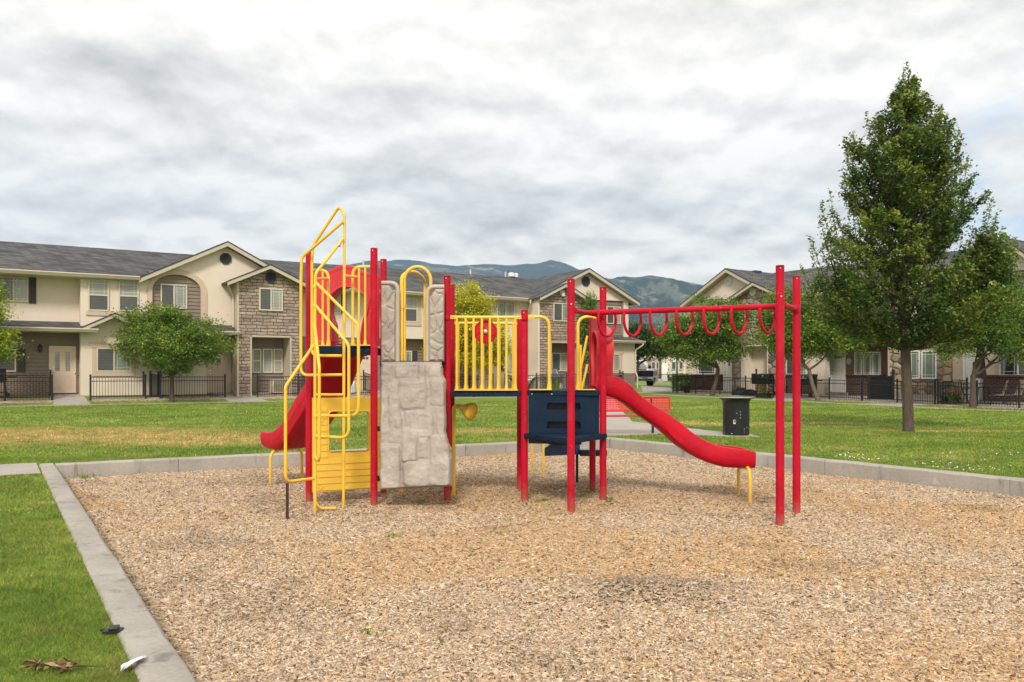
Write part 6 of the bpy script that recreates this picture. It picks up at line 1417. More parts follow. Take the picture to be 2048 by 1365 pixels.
# the big pyramidal tree on the right lawn
def big_tree():
    rg = np.random.default_rng(23); Y0 = 20.4; x0 = (1817-CX)/F*Y0; zb = zl(x0, Y0); s = Y0/F
    LP = [(700, 10), (680, 95), (650, 165), (600, 212), (575, 226), (530, 215), (470, 195), (430, 172), (400, 138), (330, 132), (290, 126), (260, 108), (235, 62), (200, 34), (160, 12), (120, 3)]
    RP = [(705, 10), (680, 110), (650, 170), (600, 205), (560, 200), (500, 186), (440, 165), (400, 148), (350, 130), (300, 112), (260, 92), (225, 62), (190, 28), (150, 12), (120, 3)]
    lp = lambda py: np.interp(-np.asarray(py), [-p[0] for p in LP], [p[1] for p in LP]); rp = lambda py: np.interp(-np.asarray(py), [-p[0] for p in RP], [p[1] for p in RP])
    zy = lambda py: H+(HY-py)*s
    tx = lambda py: x0-.06+(680-py)*.00006
    def rad(py, ang):
        c = math.cos(ang); side = rp(py) if c > 0 else lp(py); fb = (rp(py)+lp(py))*.46; return float(math.hypot(side*c, fb*math.sin(ang))*s)
    limbs = []; pts = []; cws = []; axs = []
    trunk = ([(x0, Y0, zb-.1), (x0, Y0, zb+.08), (x0-.03, Y0, zb+1.0), (x0-.08, Y0, zy(690)), (x0-.10, Y0, zy(560)), (x0-.04, Y0, zy(420)), (x0-.02, Y0, zy(280)), (x0, Y0, zy(150))], [.165, .130, .115, .105, .085, .06, .035, .010])
    def leafrun(path, n0, r0, r1, start, cw):
        P_ = np.array(path); k = len(P_)-1; L = np.linalg.norm(P_[-1]-P_[0]); n = max(4, int(n0*L)); u = start+(1-start)*rg.uniform(0, 1, n)**.9
        i = np.minimum((u*k).astype(int), k-1); fr = (u*k-i)[:, None]; c = P_[i]*(1-fr)+P_[i+1]*fr; sp = (r0+(r1-r0)*u)[:, None]
        pts.append(c+rg.normal(0, 1, (n, 3))*sp*np.array([1, 1, .8])); cws.append(np.clip(cw+rg.normal(0, .12, n)+.25*(u-.6), 0, 1))
    nb = 112
    for b in range(nb):
        q = (b+.5)/nb; ang = b*2.39996+rg.uniform(-.3, .3)
        pytip = 688-(688-185)*q**0.92+rg.uniform(-14, 14)
        r = rad(pytip, ang)*rg.uniform(.50, 1.0); tip = np.array([tx(pytip)+math.cos(ang)*r, Y0+math.sin(ang)*r, zy(pytip)])
        rise = r*rg.uniform(.55, 1.05); zs = max(zb+1.95, tip[2]-rise-.15); pys = HY-(zs-H)/s
        st = np.array([tx(pys), Y0, zs]); pth = branch_path(st, tip, rg, -.05, 7, .035); L = np.linalg.norm(tip-st)
        limbs.append((pth, list(np.linspace(max(.012, .036*min(1, L/2.2)), .006, 8)))); cw = rg.uniform(.1, .9)
        leafrun(pth, 62, .15, .065, .42, cw)
        for j in range(int(4+L*4.6)):       # twigs turn up at their ends
            u = rg.uniform(.28, 1.0); i = min(int(u*7), 6); p0 = np.array(pth[i]); d = (tip-st)/max(L, .1); a2 = ang+rg.normal(0, 1.1)
            e = p0+np.array([math.cos(a2)*rg.uniform(.1, .46), math.sin(a2)*rg.uniform(.1, .46), rg.uniform(.08, .55)])
            re = math.hypot(e[0]-tx(0), e[1]-Y0); pe = HY-(e[2]-H)/s; lim = rad(min(max(pe, 122), 704), math.atan2(e[1]-Y0, e[0]-x0))*1.03
            if re > lim: k_ = lim/re; e[0] = x0+(e[0]-x0)*k_; e[1] = Y0+(e[1]-Y0)*k_
            tw = branch_path(p0, e, rg, 0, 3, .04); limbs.append((tw, [.009, .007, .005, .003])); leafrun(tw, 118, .075, .045, .25, np.clip(cw+rg.normal(0, .2), 0, 1))
    # upright leaders that break the outline
    extra = [(1808, 146, 250), (1820, 138, 250), (1827, 186, 280), (1800, 208, 300), (1836, 200, 300), (1788, 225, 320), (1815, 165, 260)]
    for i in range(46):
        py = rg.uniform(215, 560); sd_ = rg.choice((-1, 1)); f_ = rg.uniform(.45, .98); px = 1812+(-lp(py)*f_ if sd_ < 0 else rp(py)*f_); extra.append((px, py-rg.uniform(10, 48), py+rg.uniform(50, 110)))
    for px, pyt, pyb in ((1705, 262, 420), (1690, 305, 400), (1755, 228, 380), (1748, 236, 360), (1765, 250, 380), (1812, 124, 260), (1820, 168, 270), (1846, 182, 300), (1880, 222, 350), (1893, 232, 350), (1918, 258, 370), (1925, 268, 360), (1937, 310, 430), (1800, 190, 300), (1638, 432, 540), (1618, 470, 560), (1600, 530, 610), (1592, 545, 610), (1985, 394, 560), (1996, 420, 560), (2006, 455, 580), (1976, 415, 560), (1990, 440, 570))+tuple(extra):
        Yp = Y0+rg.uniform(-.6, .6); tip = np.array([(px-CX)/F*Yp, Yp, H+(HY-pyt)/F*Yp]); bs = np.array([(px+(1817-px)*.16-CX)/F*Yp, Yp, H+(HY-pyb)/F*Yp])
        pth = branch_path(bs, tip, rg, 0, 6, .02); limbs.append((pth, list(np.linspace(.013, .002, 7)))); leafrun(pth, 78, .12, .024, .0, rg.uniform(.45, .95))
        st = np.array([tx(0), Y0, max(zb+2, bs[2]-1.1)]); limbs.append((branch_path(st, bs, rg, -.05, 5, .03), list(np.linspace(.03, .013, 6)))); leafrun(branch_path(st, bs, rg, -.05, 5, .03), 80, .2, .15, .4, .4)
        if px > 1970:
            for j in range(16): c = np.array([(px+rg.normal(0, 14)-CX)/F*Yp, Yp+rg.normal(0, .25), H+(HY-rg.uniform(470, 640))/F*Yp]); tw = branch_path(c-np.array([.1, 0, .3]), c, rg, 0, 3, .03); limbs.append((tw, [.009, .007, .005, .003])); leafrun(tw, 240, .13, .09, 0, .5)
    for ang, pyt, r in ((math.pi*.98, 668, 1.55), (.1, 655, 1.9), (.25, 640, 1.9), (math.pi*.9, 640, 1.9)):     # long low limbs
        st = (tx(0), Y0, zy(676)); e = (x0+math.cos(ang)*r, Y0+math.sin(ang)*r, zy(pyt)); pth = branch_path(st, e, rg, .05, 7, .05); limbs.append((pth, list(np.linspace(.045, .012, 8)))); leafrun(pth, 80, .13, .15, .35, .3)
    p = np.concatenate(pts); cw = np.concatenate(cws)
    return make_tree('pyramidal_tree', 'tall pointed dark green tree alone on the right lawn', 'tree', (x0, Y0, zb), p, [(.046, .090, .022), (.080, .140, .028), (.120, .185, .034), (.165, .230, .042), (.25, .29, .06)], trunk, limbs, 'bark', None, .080, .62, 23, cw)
bt = big_tree(); print('LEAVES', len(bt.children[1].data.polygons))
# hedge by the fence corner
f = Vector(((1362-CX)/F*53, 53, .68)); rg_ = np.random.default_rng(5)
hp = np.stack([f.x+rg_.uniform(-.55, .55, 2600), f.y+rg_.uniform(-.5, .5, 2600), .7+rg_.uniform(0, 1.0, 2600)**.8*.95+rg_.normal(0, .04, 2600)], 1)
make_tree('hedge_shrub', 'clipped round hedge shrub at the fence corner', 'shrub', tuple(f), hp, GREEN, ([(f.x, f.y, .5), (f.x, f.y, 1.2)], [.04, .03]), [], 'bark', None, .10, .6, 6)

# ------------------------------------------------------------------ fences
def fence(label, pts, h=.95, posts=None, sp=.112, top_gap=.17, group='black picket fences before the houses'):
    pts = [Vector((p[0], p[1], 0)) for p in pts]; o = thing('picket_fence', (pts[0].x, pts[0].y, zl(pts[0].x, pts[0].y)), label, 'fence', group)
    pk = MB(); rl = [MB(), MB(), MB()]
    for a, b in zip(pts, pts[1:]):
        d = b-a; L = d.length; dn = d/L; n = int(L/sp); za = zl(a.x, a.y)+.04; zb_ = zl(b.x, b.y)+.04
        for i in range(1, n):
            p = a+d*(i/n); z = za+(zb_-za)*i/n; pk.bar((p.x, p.y, z+.03), (p.x, p.y, z+h-.012), .016, .016, up=(dn.x, dn.y, 0))
        for k, zz in enumerate((h, h-top_gap, .12)): rl[k].bar((a.x, a.y, za+zz), (b.x, b.y, zb_+zz), .03, .034)
        m = max(1, round(L/2.0))
        for i in range(m+1):
            if i == 0 and a is not pts[0]: continue
            p = a+d*(i/m); z = za+(zb_-za)*i/m; mb = MB(); mb.box(p.x-.03, p.x+.03, p.y-.03, p.y+.03, z-.25, z+h+.10); mb.box(p.x-.036, p.x+.036, p.y-.036, p.y+.036, z+h+.10, z+h+.125)
            mb.build('post', M['black_metal'], o)
    for r in rl: r.build('rail', M['black_metal'], o)
    pk.build('picket_panel', M['black_metal'], o); return o
fl = lambda px, d: (FL.w(FL.t(px, d), d, 0).x, FL.w(FL.t(px, d), d, 0).y)
fr = lambda px, d: (FR.w(FR.t(px, d), d, 0).x, FR.w(FR.t(px, d), d, 0).y)
def back(F_, px, d, d2): t = F_.t(px, d); p = F_.w(t, d2, 0); return (p.x, p.y)
fence('black picket fence at the left edge, before the brick porch', [fl(-90, 1.75), fl(104, 1.75), back(FL, 104, 1.75, .5)])
fence('black picket fence under the broad tree, left run up to its side return', [fl(181, 1.75), fl(291, 1.75), back(FL, 291, 1.75, 1.15)])
fence('black picket fence under the broad tree, right run to the peach door', [back(FL, 321, 1.75, 1.15), fl(321, 1.75), fl(450, 1.75)])
fence('black picket fence in front of the stone porch by the yellow climber', [fl(515, 1.75), fl(748, 1.75), back(FL, 748, 1.75, .3)])
fence('black picket fence seen through the bridge rails', [fl(860, 1.75), fl(986, 1.75)])
fence('black picket fence behind the half rails and cooking patio', [fl(1010, 1.75), fl(1246, 1.75), back(FL, 1246, 1.75, 1.45)])
fence('black picket fence from the planter to the smoker grill', [back(FR, 1346, 3.05, .5), fr(1346, 3.05), fr(1546, 3.05)])
fence('black picket fence between the red posts and the big trunk', [fr(1598, 3.05), fr(1870, 3.05)])
fence('black picket fence in front of the patio chairs', [back(FR, 1876, 3.05, .6), fr(1876, 3.05), fr(2130, 3.05)])
# solid dark gate leaves in the tree's fence
a = Vector(fl(303, 1.75)).to_3d() if False else FL.w(FL.t(301, 1.5), 1.5, 0); b = FL.w(FL.t(320, 1.5), 1.5, 0); z = zl(a.x, a.y)
g = thing('slat_gate', (a.x, a.y, z), 'dark slatted panel standing between the two fence runs under the tree', 'gate')
mb = MB(); d = (b-a); n = 9
for i in range(n): p = a+d*(i+.5)/n; mb.bar((p.x, p.y, z+.06), (p.x, p.y, z+1.12-.12*i/n), .10, .02, up=(FL.u[0], FL.u[1], 0))
mb.build('slat_panel', M['black_metal'], g)
for p in (a, b): MB().box(p.x-.04, p.x+.04, p.y-.04, p.y+.04, z-.1, z+1.22).build('post', M['black_metal'], g)
# black lattice screen in front of the red brick
a = FR.w(FR.t(1738, 1.9), 1.9, 0); b = FR.w(FR.t(1786, 1.5), 1.5, 0); z = zl(a.x, a.y)
g = thing('slat_screen', (a.x, a.y, z), 'black slatted screen leaning in the patio by the red brick', 'screen'); mb = MB(); d = b-a; n = 22
for i in range(n): p = a+d*(i+.5)/n; mb.bar((p.x, p.y, z+.08), (p.x, p.y, z+1.10+.10*i/n), .055, .03, up=(FR.u[0], FR.u[1], 0))
mb.build('slat_panel', M['black_metal'], g)
for q_, hh in ((a, 1.25), (b, 1.5)): MB().box(q_.x-.05, q_.x+.05, q_.y-.05, q_.y+.05, z-.1, z+hh).build('post', M['black_metal'], g)

# ------------------------------------------------------------------ trash can, bench, truck and yard things
def perf_cyl(c, r, z0, z1, na, nz, hr, mb):
    """cylinder wall with octagonal holes"""
    for i in range(na):
        for j in range(nz):
            a0, a1 = 2*math.pi*i/na, 2*math.pi*(i+1)/na; b0, b1 = z0+(z1-z0)*j/nz, z0+(z1-z0)*(j+1)/nz; am, bm_ = (a0+a1)/2, (b0+b1)/2; pt = lambda a, b: (c[0]+r*math.cos(a), c[1]+r*math.sin(a), b)
            ou = [(a1, bm_), (a1, b1), (am, b1), (a0, b1), (a0, bm_), (a0, b0), (am, b0), (a1, b0)]
            inn = [(am+hr/r*math.cos(R(45*k)), bm_+hr*math.sin(R(45*k))) for k in range(8)]
            mb.add([pt(*p) for p in ou]+[pt(*p) for p in inn], [(k, (k+1) % 8, 8+(k+1) % 8, 8+k) for k in range(8)])
def trash():
    c = G(1472, 871, .22); zb = .24; o = thing('trash_can', (c.x, c.y, zb), 'black perforated metal trash can with flared rim on the lawn', 'trash can'); k = c.y/F; r = 26*k; zt = zb+72*k
    mb = MB(); mb.lathe([(r-.008, 0), (r-.004, .02), (r, .03)], (c.x, c.y, zb), 40); z1 = zb+.03; z2 = zb+(zt-zb)*.72
    perf_cyl((c.x, c.y), r, z1, z2, 40, 9, .0105, mb); mb.lathe([(r, z2), (r, zb+(zt-zb)*.88), (r*1.03, zb+(zt-zb)*.93), (r*1.12, zt-.02), (r*1.27, zt), (r*1.28, zt+.01), (r*1.25, zt+.012), (r*1.05, zt-.03), (r*.96, zb+(zt-zb)*.85)], (c.x, c.y, 0), 40)
    mb.build('can_body', simple('black_coated_steel', (.010, .010, .011), .38, .3, 5), o, smooth=True)
    MB().lathe([(r*1.24, zt+.012), (r*1.28, zt+.018), (r*1.24, zt+.024), (r*1.0, zt+.02)], (c.x, c.y, 0), 40).build('rim', simple('grey_rim', (.32, .33, .36), .35, .1, 6), o, smooth=True)
    MB().lathe([(r*.93, .02), (r*.93, (zt-zb)*.95)], (c.x, c.y, zb), 32).build('liner', simple('pale_bin_liner', (.02, .02, .022), .5, .2, 6), o, smooth=True)
    s = MB(); sx, sz = c.x-(1472-1465)*k-.02, H+(HY-843)*k; y = c.y-math.sqrt(r*r-(sx-c.x)**2)-.003; s.box(sx-.03, sx+.03, y-.002, y+.004, sz-.045, sz+.045); st_ = s.build('sticker', M['white'], o)
    e = MB().prism([(-.02, .035), (.02, .035), (.02, 0), (0, -.03), (-.02, 0)], [], lambda u, w, q: (sx+u, y-.0035+.001*q, sz+w)).build('emblem', simple('sticker_black', (.02, .02, .02), .5), st_)
    MB().prism([(-.002, .012), (.012, .012), (.010, -.008), (-.002, -.012)], [], lambda u, w, q: (sx+u, y-.0045+.0008*q, sz+w)).build('emblem', simple('sticker_orange', (.6, .22, .05), .5), st_)
    for dpx, dpy, col in ((1482, 863, 'lamp_amber'), (1489, 866, 'blue_bright'), (1458, 866, 'white'), (1474, 823, 'galv'), (1474, 829, 'galv'), (1474, 835, 'galv'), (1467, 826, 'galv'), (1488, 854, 'galv'), (1482, 857, 'galv'), (1494, 857, 'galv'), (1447, 865, 'galv')):  # grey discs stand in for daylight through the holes; coloured ones are litter
        x = c.x+(dpx-1472)*k; a_ = math.asin(max(-1, min(1, (x-c.x)/r))); nn = (math.sin(a_), -math.cos(a_), 0); pz = H+(HY-dpy)*k
        MB().lathe([(0, 0), (.010, 0), (.009, .002), (0, .002)], (c.x+nn[0]*r, c.y+nn[1]*r, pz), 8, nn).build('litter_light_speck', M[col], o)
trash()
def perf_plate(mb, org, eu, ev, L, W, pitch, hr, brd):
    nu = int((L-2*brd)/pitch); nv = max(1, int((W-2*brd)/pitch)); pu = (L-2*brd)/nu; pv = (W-2*brd)/nv; pt = lambda u, v: org+eu*u+ev*v
    for i in range(nu):
        for j in range(nv):
            u0, u1, v0, v1 = brd+pu*i, brd+pu*(i+1), brd+pv*j, brd+pv*(j+1); um, vm = (u0+u1)/2, (v0+v1)/2
            ou = [(u1, vm), (u1, v1), (um, v1), (u0, v1), (u0, vm), (u0, v0), (um, v0), (u1, v0)]; mb.add([pt(*p) for p in ou]+[pt(um+hr*math.cos(R(45*k)), vm+hr*math.sin(R(45*k))) for k in range(8)], [(k, (k+1) % 8, 8+(k+1) % 8, 8+k) for k in range(8)])
    for a, b, c, e in ((0, L, 0, brd), (0, L, W-brd, W), (0, brd, brd, W-brd), (L-brd, L, brd, W-brd)): mb.add([pt(a, c), pt(b, c), pt(b, e), pt(a, e)], [(0, 1, 2, 3)])
def bench():
    Yb = 19.6; e1 = P(1340, 795, Yb); eu = Vector((.985, .17, 0)).normalized(); L = 1.85; k = Yb/F; zb = .25; o = thing('park_bench', (e1.x-L/2, Yb, zb), 'red perforated steel bench on the concrete pad behind the slide', 'bench')
    z1 = e1.z; W = 27*k; org = e1-eu*L; org.z = z1-W; ev = Vector((0, .10, 1)).normalized()
    mb = MB(); perf_plate(mb, org, eu, ev, L, W, .036, .0125, .03); bk = mb.build('backrest', M['red_bench'], o, fix=False)
    rim = [org, org+eu*L, org+eu*L+ev*W, org+ev*W]; MB().tube(fillet(rim+[rim[0]], .05, 5)[0:], .014, 8).build('backrest_rim', M['red_bench'], bk, smooth=True)
    zs = H-(830.5-HY)*k; mb = MB(); so = org-Vector((0, .08, 0)); so.z = zs; sv = Vector((.17, -.985, .03)).normalized(); Ls = L-.12; perf_plate(mb, so, eu, sv, Ls, .36, .036, .0125, .03); st_ = mb.build('seat', M['red_bench'], o, fix=False)
    rim = [so, so+eu*Ls, so+eu*Ls+sv*.36, so+sv*.36]; MB().tube(fillet(rim+[rim[0]], .05, 5), .02, 8).build('seat_rim', M['red_bench'], st_, smooth=True)
    for u in (.25, L-.45): p = org+eu*u; MB().tube(fillet([(p.x, p.y+.05, z1-.03), (p.x, p.y+.02, zs-.04), (p.x, p.y-.2, zs-.05), (p.x, p.y-.2, zb-.1)], .08, 5), .03, 10).build('leg', M['black_metal'], o, smooth=True)
bench()

def truck():
    Yk = 60.0; c = Vector(((1287-CX)/F*Yk, Yk, .73)); o = thing('pickup_truck', c, 'white pickup truck parked facing the playground in the gap between houses', 'truck', rz=R(14))
    B = lambda n, mb, m, p=None, **k: mb.build(n, M[m], p or o, world=False, **k)
    body = MB(); W = .98
    side = [(-.15, .62), (-.18, 1.02), (-.02, 1.20), (1.25, 1.30), (1.30, 1.30), (5.4, 1.26), (5.55, .65), (5.2, .55), (.1, .55)]
    body.prism(side, [], lambda u, w, s: ((-W if s else W), u, w)); bo = B('body', body, 'truck_white', bevel=.05, seg=3)
    cab = MB(); sec = [(1.15, 1.28, .93), (1.95, 1.90, .76), (2.3, 1.95, .74), (3.3, 1.94, .74), (3.65, 1.28, .93)]
    vs = []; 
    for y, z, w in sec: vs += [(-w, y, z), (w, y, z)]
    cab.add(vs, [(2*i, 2*i+1, 2*i+3, 2*i+2) for i in range(4)]+[(0, 2, 4, 6, 8), (1, 9, 7, 5, 3), (0, 8, 9, 1)]); B('cab', cab, 'truck_white', bevel=.03)
    ws = MB(); ws.add([(-.84, 1.205, 1.345), (.84, 1.205, 1.345), (.68, 1.90, 1.875), (-.68, 1.90, 1.875)], [(0, 1, 2, 3)]); ws.v = [(x, y-.02, z+.02) for x, y, z in ws.v]; B('windscreen', ws, 'glass_car')
    for s in (-1, 1):
        sw = MB(); sw.add([(s*.915, 1.5, 1.36), (s*.79, 2.1, 1.84), (s*.79, 3.1, 1.84), (s*.92, 3.4, 1.36)], [(0, 1, 2, 3)]); sw.v = [(x+s*.018, y, z) for x, y, z in sw.v]; B('side_window', sw, 'glass_car')
        m = MB(); m.box(s*1.05-.10, s*1.05+.10, 1.30, 1.42, 1.36, 1.58); m.bar((s*.9, 1.4, 1.42), (s*1.05, 1.38, 1.42), .05, .06); B('mirror', m, 'black_plastic', bevel=.03)
        hl = MB(); hl.box(s*.78-.17, s*.78+.17, -.205, -.1, .90, 1.16); h_ = B('headlight', hl, 'lamp_clear', bevel=.02); ah = MB(); ah.box(s*.90-.05, s*.90+.05, -.215, -.15, 1.02, 1.12); B('turn_lamp', ah, 'lamp_amber', h_)
        fg = MB(); fg.lathe([(0, .02), (.07, .02), (.085, 0)], (s*.72, -.30, .62), 14, (0, -1, 0)); B('fog_lamp', fg, 'black_plastic')
        for y in (.85, 4.3):
            w = MB(); w.lathe([(.24, -.13), (.37, -.13), (.40, -.10), (.40, .10), (.37, .13), (.24, .13)], (s*.86, y, .40), 28, (1, 0, 0)); wo = B('wheel', w, 'rubber', smooth=True)
            rm = MB(); rm.lathe([(0, .10), (.05, .12), (.09, .08), (.22, .09), (.245, .135)], (s*.86, y, .40), 20, (s, 0, 0)); B('rim', rm, 'chrome', wo, smooth=True)
            fl_ = MB(); pts = [(y+.52*math.cos(a), .40+.50*math.sin(a)) for a in np.linspace(-.25, math.pi+.25, 18)]; fl_.tube([(s*.985, a, b) for a, b in pts], .035, 6); B('wheel_arch', fl_, 'black_plastic', smooth=True)
    gr = MB(); gr.box(-.60, .60, -.235, -.1, .80, 1.15); g_ = B('grille', gr, 'black_plastic', bevel=.03); ch = MB()
    for z in (.80, 1.15): ch.box(-.63, .63, -.245, -.2, z-.03, z+.03)
    ch.box(-.63, -.57, -.245, -.2, .8, 1.15); ch.box(.57, .63, -.245, -.2, .8, 1.15); B('grille_frame', ch, 'black_metal', g_)
    em = MB()
    for k, x in enumerate((-.15, 0, .15)):   # three red letters' worth of badge
        if k == 0: em.box(x-.055, x+.055, -.252, -.246, .935, .955).box(x-.055, x-.035, -.252, -.246, .955, 1.03).box(x-.055, x+.055, -.252, -.246, 1.03, 1.05).box(x+.03, x+.055, -.252, -.246, .955, .995).box(x, x+.03, -.252, -.246, .98, .995)
        elif k == 1: em.box(x-.06, x-.04, -.252, -.246, .935, 1.05).box(x+.04, x+.06, -.252, -.246, .935, 1.05).box(x-.04, x-.01, -.252, -.246, 1.0, 1.035).box(x+.01, x+.04, -.252, -.246, 1.0, 1.035).box(x-.01, x+.01, -.252, -.246, .975, 1.01)
        else: em.box(x-.055, x+.055, -.252, -.246, .935, .955).box(x-.055, x-.035, -.252, -.246, .955, 1.03).box(x-.055, x+.055, -.252, -.246, 1.03, 1.05)
    em.v = [(x_*.62, y_, 1.02+(z_-.99)*.62) for x_, y_, z_ in em.v]; B('badge', em, 'flag_red', g_)
    bm_ = MB(); bm_.prism([(-1.0, .46), (1.0, .46), (1.0, .76), (-1.0, .76)], [[(-.55, .52), (.55, .52), (.55, .60), (-.55, .60)]], lambda u, w, s: (u, -.31+.25*s+.10*abs(u)**3, w)); B('front_bumper', bm_, 'truck_white', bevel=.03)
    pl = MB(); pl.box(-.18, .18, -.325, -.315, .63, .74); B('number_plate', pl, 'galv')
    hs = MB(); hs.box(-.35, .35, .25, .75, 1.235, 1.29); B('hood_scoop', hs, 'black_plastic', bevel=.02)
truck()

def grill(name, label, c, rz, lid='black_metal', shelf=True, barrel=False, cover=False):
    o = thing(name, c, label, 'grill', rz=rz); B = lambda n, mb, m, p=None, **k: mb.build(n, M[m], p or o, world=False, **k)
    if cover:
        sec = [(-.62, -.30, 0, .05), (0, 0, 0, 0)]; mb = MB(); prof = [(.66, .33, .10), (.68, .34, .62), (.70, .34, .80), (.46, .32, .84), (.44, .30, 1.02), (.36, .22, 1.16), (.22, .10, 1.20)]; n = 20; vs = []
        for a, b, z in prof:
            for j in range(n): t_ = 2*math.pi*j/n; e = .55; cx, sx = math.cos(t_), math.sin(t_); vs.append((a*math.copysign(abs(cx)**e, cx)*(1+.03*math.sin(t_*7+z*9)), b*math.copysign(abs(sx)**e, sx), z+.015*math.sin(t_*5)))
        mb.add(vs, [(i*n+j, i*n+(j+1) % n, (i+1)*n+(j+1) % n, (i+1)*n+j) for i in range(len(prof)-1) for j in range(n)]+[tuple((len(prof)-1)*n+j for j in range(n))]); B('cover', mb, 'grey_cloth', smooth=True)
        for k in (-.3, .3): B('strap', MB().tube([(k, -.36, .75), (k*.7, -.335, .9), (k*.45, -.26, 1.12)], .012, 6), 'white')
    else:
        lm = MB(); lm.lathe([(0, -.40), (.26, -.40), (.27, -.36), (.27, .36), (.26, .40), (0, .40)], (0, 0, .92), 20, (1, 0, 0)); B('lid', lm, lid, smooth=True)
        B('firebox', MB().box(-.42, .42, -.26, .26, .62, .90), lid, bevel=.03)
        B('lid_handle', MB().tube([(-.22, -.26, .98), (-.22, -.34, .98), (.22, -.34, .98), (.22, -.26, .98)], .014, 6), 'steel')
        B('thermometer', MB().lathe([(0, .01), (.04, .01), (.045, 0)], (.0, -.25, 1.06), 12, (0, -1, .5)), 'galv')
        if shelf:
            for s in (-1, 1): B('side_shelf', MB().box(s*.62-.17, s*.62+.17, -.24, .24, .84, .88), 'black_plastic')
        if barrel: B('chimney', MB().tube([(-.56, 0, .95), (-.62, 0, 1.05), (-.62, 0, 1.45)], .05, 10), lid, smooth=True); B('pellet_hopper', MB().prism([(-.80, .62), (-.44, .62), (-.44, 1.12), (-.80, 1.20)], [], lambda u, w, s: (u, -.2+.4*s, w)), lid, bevel=.02)
    for sx in (-.36, .36):
        for sy in (-.2, .2): B('leg', MB().tube([(sx*1.15, sy*1.15, 0), (sx, sy, .66)], .024, 8), 'black_metal')
    B('bottom_rack', MB().box(-.4, .4, -.2, .2, .20, .23), 'black_metal')
    for sx in (.42,):
        for sy in (-.26, .26): B('wheel', MB().lathe([(0, -.025), (.10, -.025), (.11, 0), (.10, .025), (0, .025)], (sx, sy, .11), 16, (0, 1, 0)), 'rubber', smooth=True)
    return o
def on(F_, px, d, dz=.03): p = F_.w(F_.t(px, d), d, 0); return Vector((p.x, p.y, zl(p.x, p.y)+dz))
grill('smoker_grill', 'black barrel smoker with chimney behind the picket fence near the red posts', on(FR, 1531, 2.0), FR.ang, barrel=True)
grill('kettle_grill', 'small black grill with side shelves beside the leaning tree', on(FR, 1612, 2.0), FR.ang+.1)
grill('covered_grill', 'grill under a grey fabric cover near the right stone bay', on(FL, 1103, 1.15, .05), FL.ang, cover=True)
grill('patio_grill', 'black grill with steel lid handle at the far left fence', on(FL, -10, 1.1), FL.ang)

def armchair(c, rz, label):
    o = thing('patio_chair', c, label, 'chair', 'patio chairs by the right fence', rz); B = lambda n, mb, m, p=None, **k: mb.build(n, M[m], p or o, world=False, **k)
    B('seat', MB().obox((0, 0, .42), (.25, 0, 0), (0, .25, .02), (0, 0, .012)), 'tan_cloth', bevel=.01)
    B('backrest', MB().obox((0, .33, .75), (.25, 0, 0), (0, .11, .32), (0, -.011, .004)), 'tan_cloth', bevel=.01)
    for s in (-1, 1):
        B('frame', MB().tube(fillet([(s*.27, -.28, 0), (s*.27, -.24, .42), (s*.27, .26, .40), (s*.26, .44, 1.08)], .06, 4), .016, 8), 'black_metal', smooth=True)
        B('leg', MB().tube([(s*.27, .18, .42), (s*.27, .36, 0)], .016, 8), 'black_metal', smooth=True)
        B('armrest', MB().tube(fillet([(s*.28, -.25, .40), (s*.29, -.26, .62), (s*.29, .0, .66), (s*.27, .36, .63)], .08, 5), .018, 8), 'black_metal', smooth=True)
    return o
armchair(on(FR, 1931, 1.7), FR.ang+R(150), 'tan sling patio chair left of the fence tree trunk')
armchair(on(FR, 1993, 1.7), FR.ang+R(-55), 'tan sling patio chair right of the fence tree trunk')
armchair(on(FR, 2026, 1.3), FR.ang+R(-35), 'tan sling patio chair at the right edge of the photo')
c = on(FR, 1962, 1.35); tb = thing('patio_table', c, 'round dark patio table with a closed brown umbrella through it', 'table', rz=FR.ang)
MB().lathe([(0, .0), (.55, .0), (.57, .015), (.55, .03), (0, .03)], (0, 0, .69), 28).build('table_top', M['black_metal'], tb, world=False, smooth=True)
for k in range(4): a_ = R(45+90*k); MB().tube([(math.cos(a_)*.46, math.sin(a_)*.46, 0), (math.cos(a_)*.3, math.sin(a_)*.3, .69)], .02, 8).build('leg', M['black_metal'], tb, world=False)
um = thing('patio_umbrella', c+Vector((0, 0, .0)), 'closed brown umbrella standing up through the patio table', 'umbrella')
MB().tube([(0, 0, .0), (0, 0, 2.55)], .02, 8).build('pole', M['black_metal'], um, world=False)
mb = MB(); n = 24; vs = []
pf = [(.02, 2.5), (.06, 2.4), (.10, 2.1), (.13, 1.7), (.17, 1.35), (.20, 1.12)]
for r_, z in pf:
    for j in range(n): a_ = 2*math.pi*j/n; vs.append((r_*(1+.32*math.cos(a_*8))*math.cos(a_), r_*(1+.32*math.cos(a_*8))*math.sin(a_), z-.06*math.cos(a_*8)*(r_ > .15)))
mb.add(vs, [(i*n+j, i*n+(j+1) % n, (i+1)*n+(j+1) % n, (i+1)*n+j) for i in range(len(pf)-1) for j in range(n)]); mb.build('canopy', M['brown_cloth'], um, world=False, smooth=True)

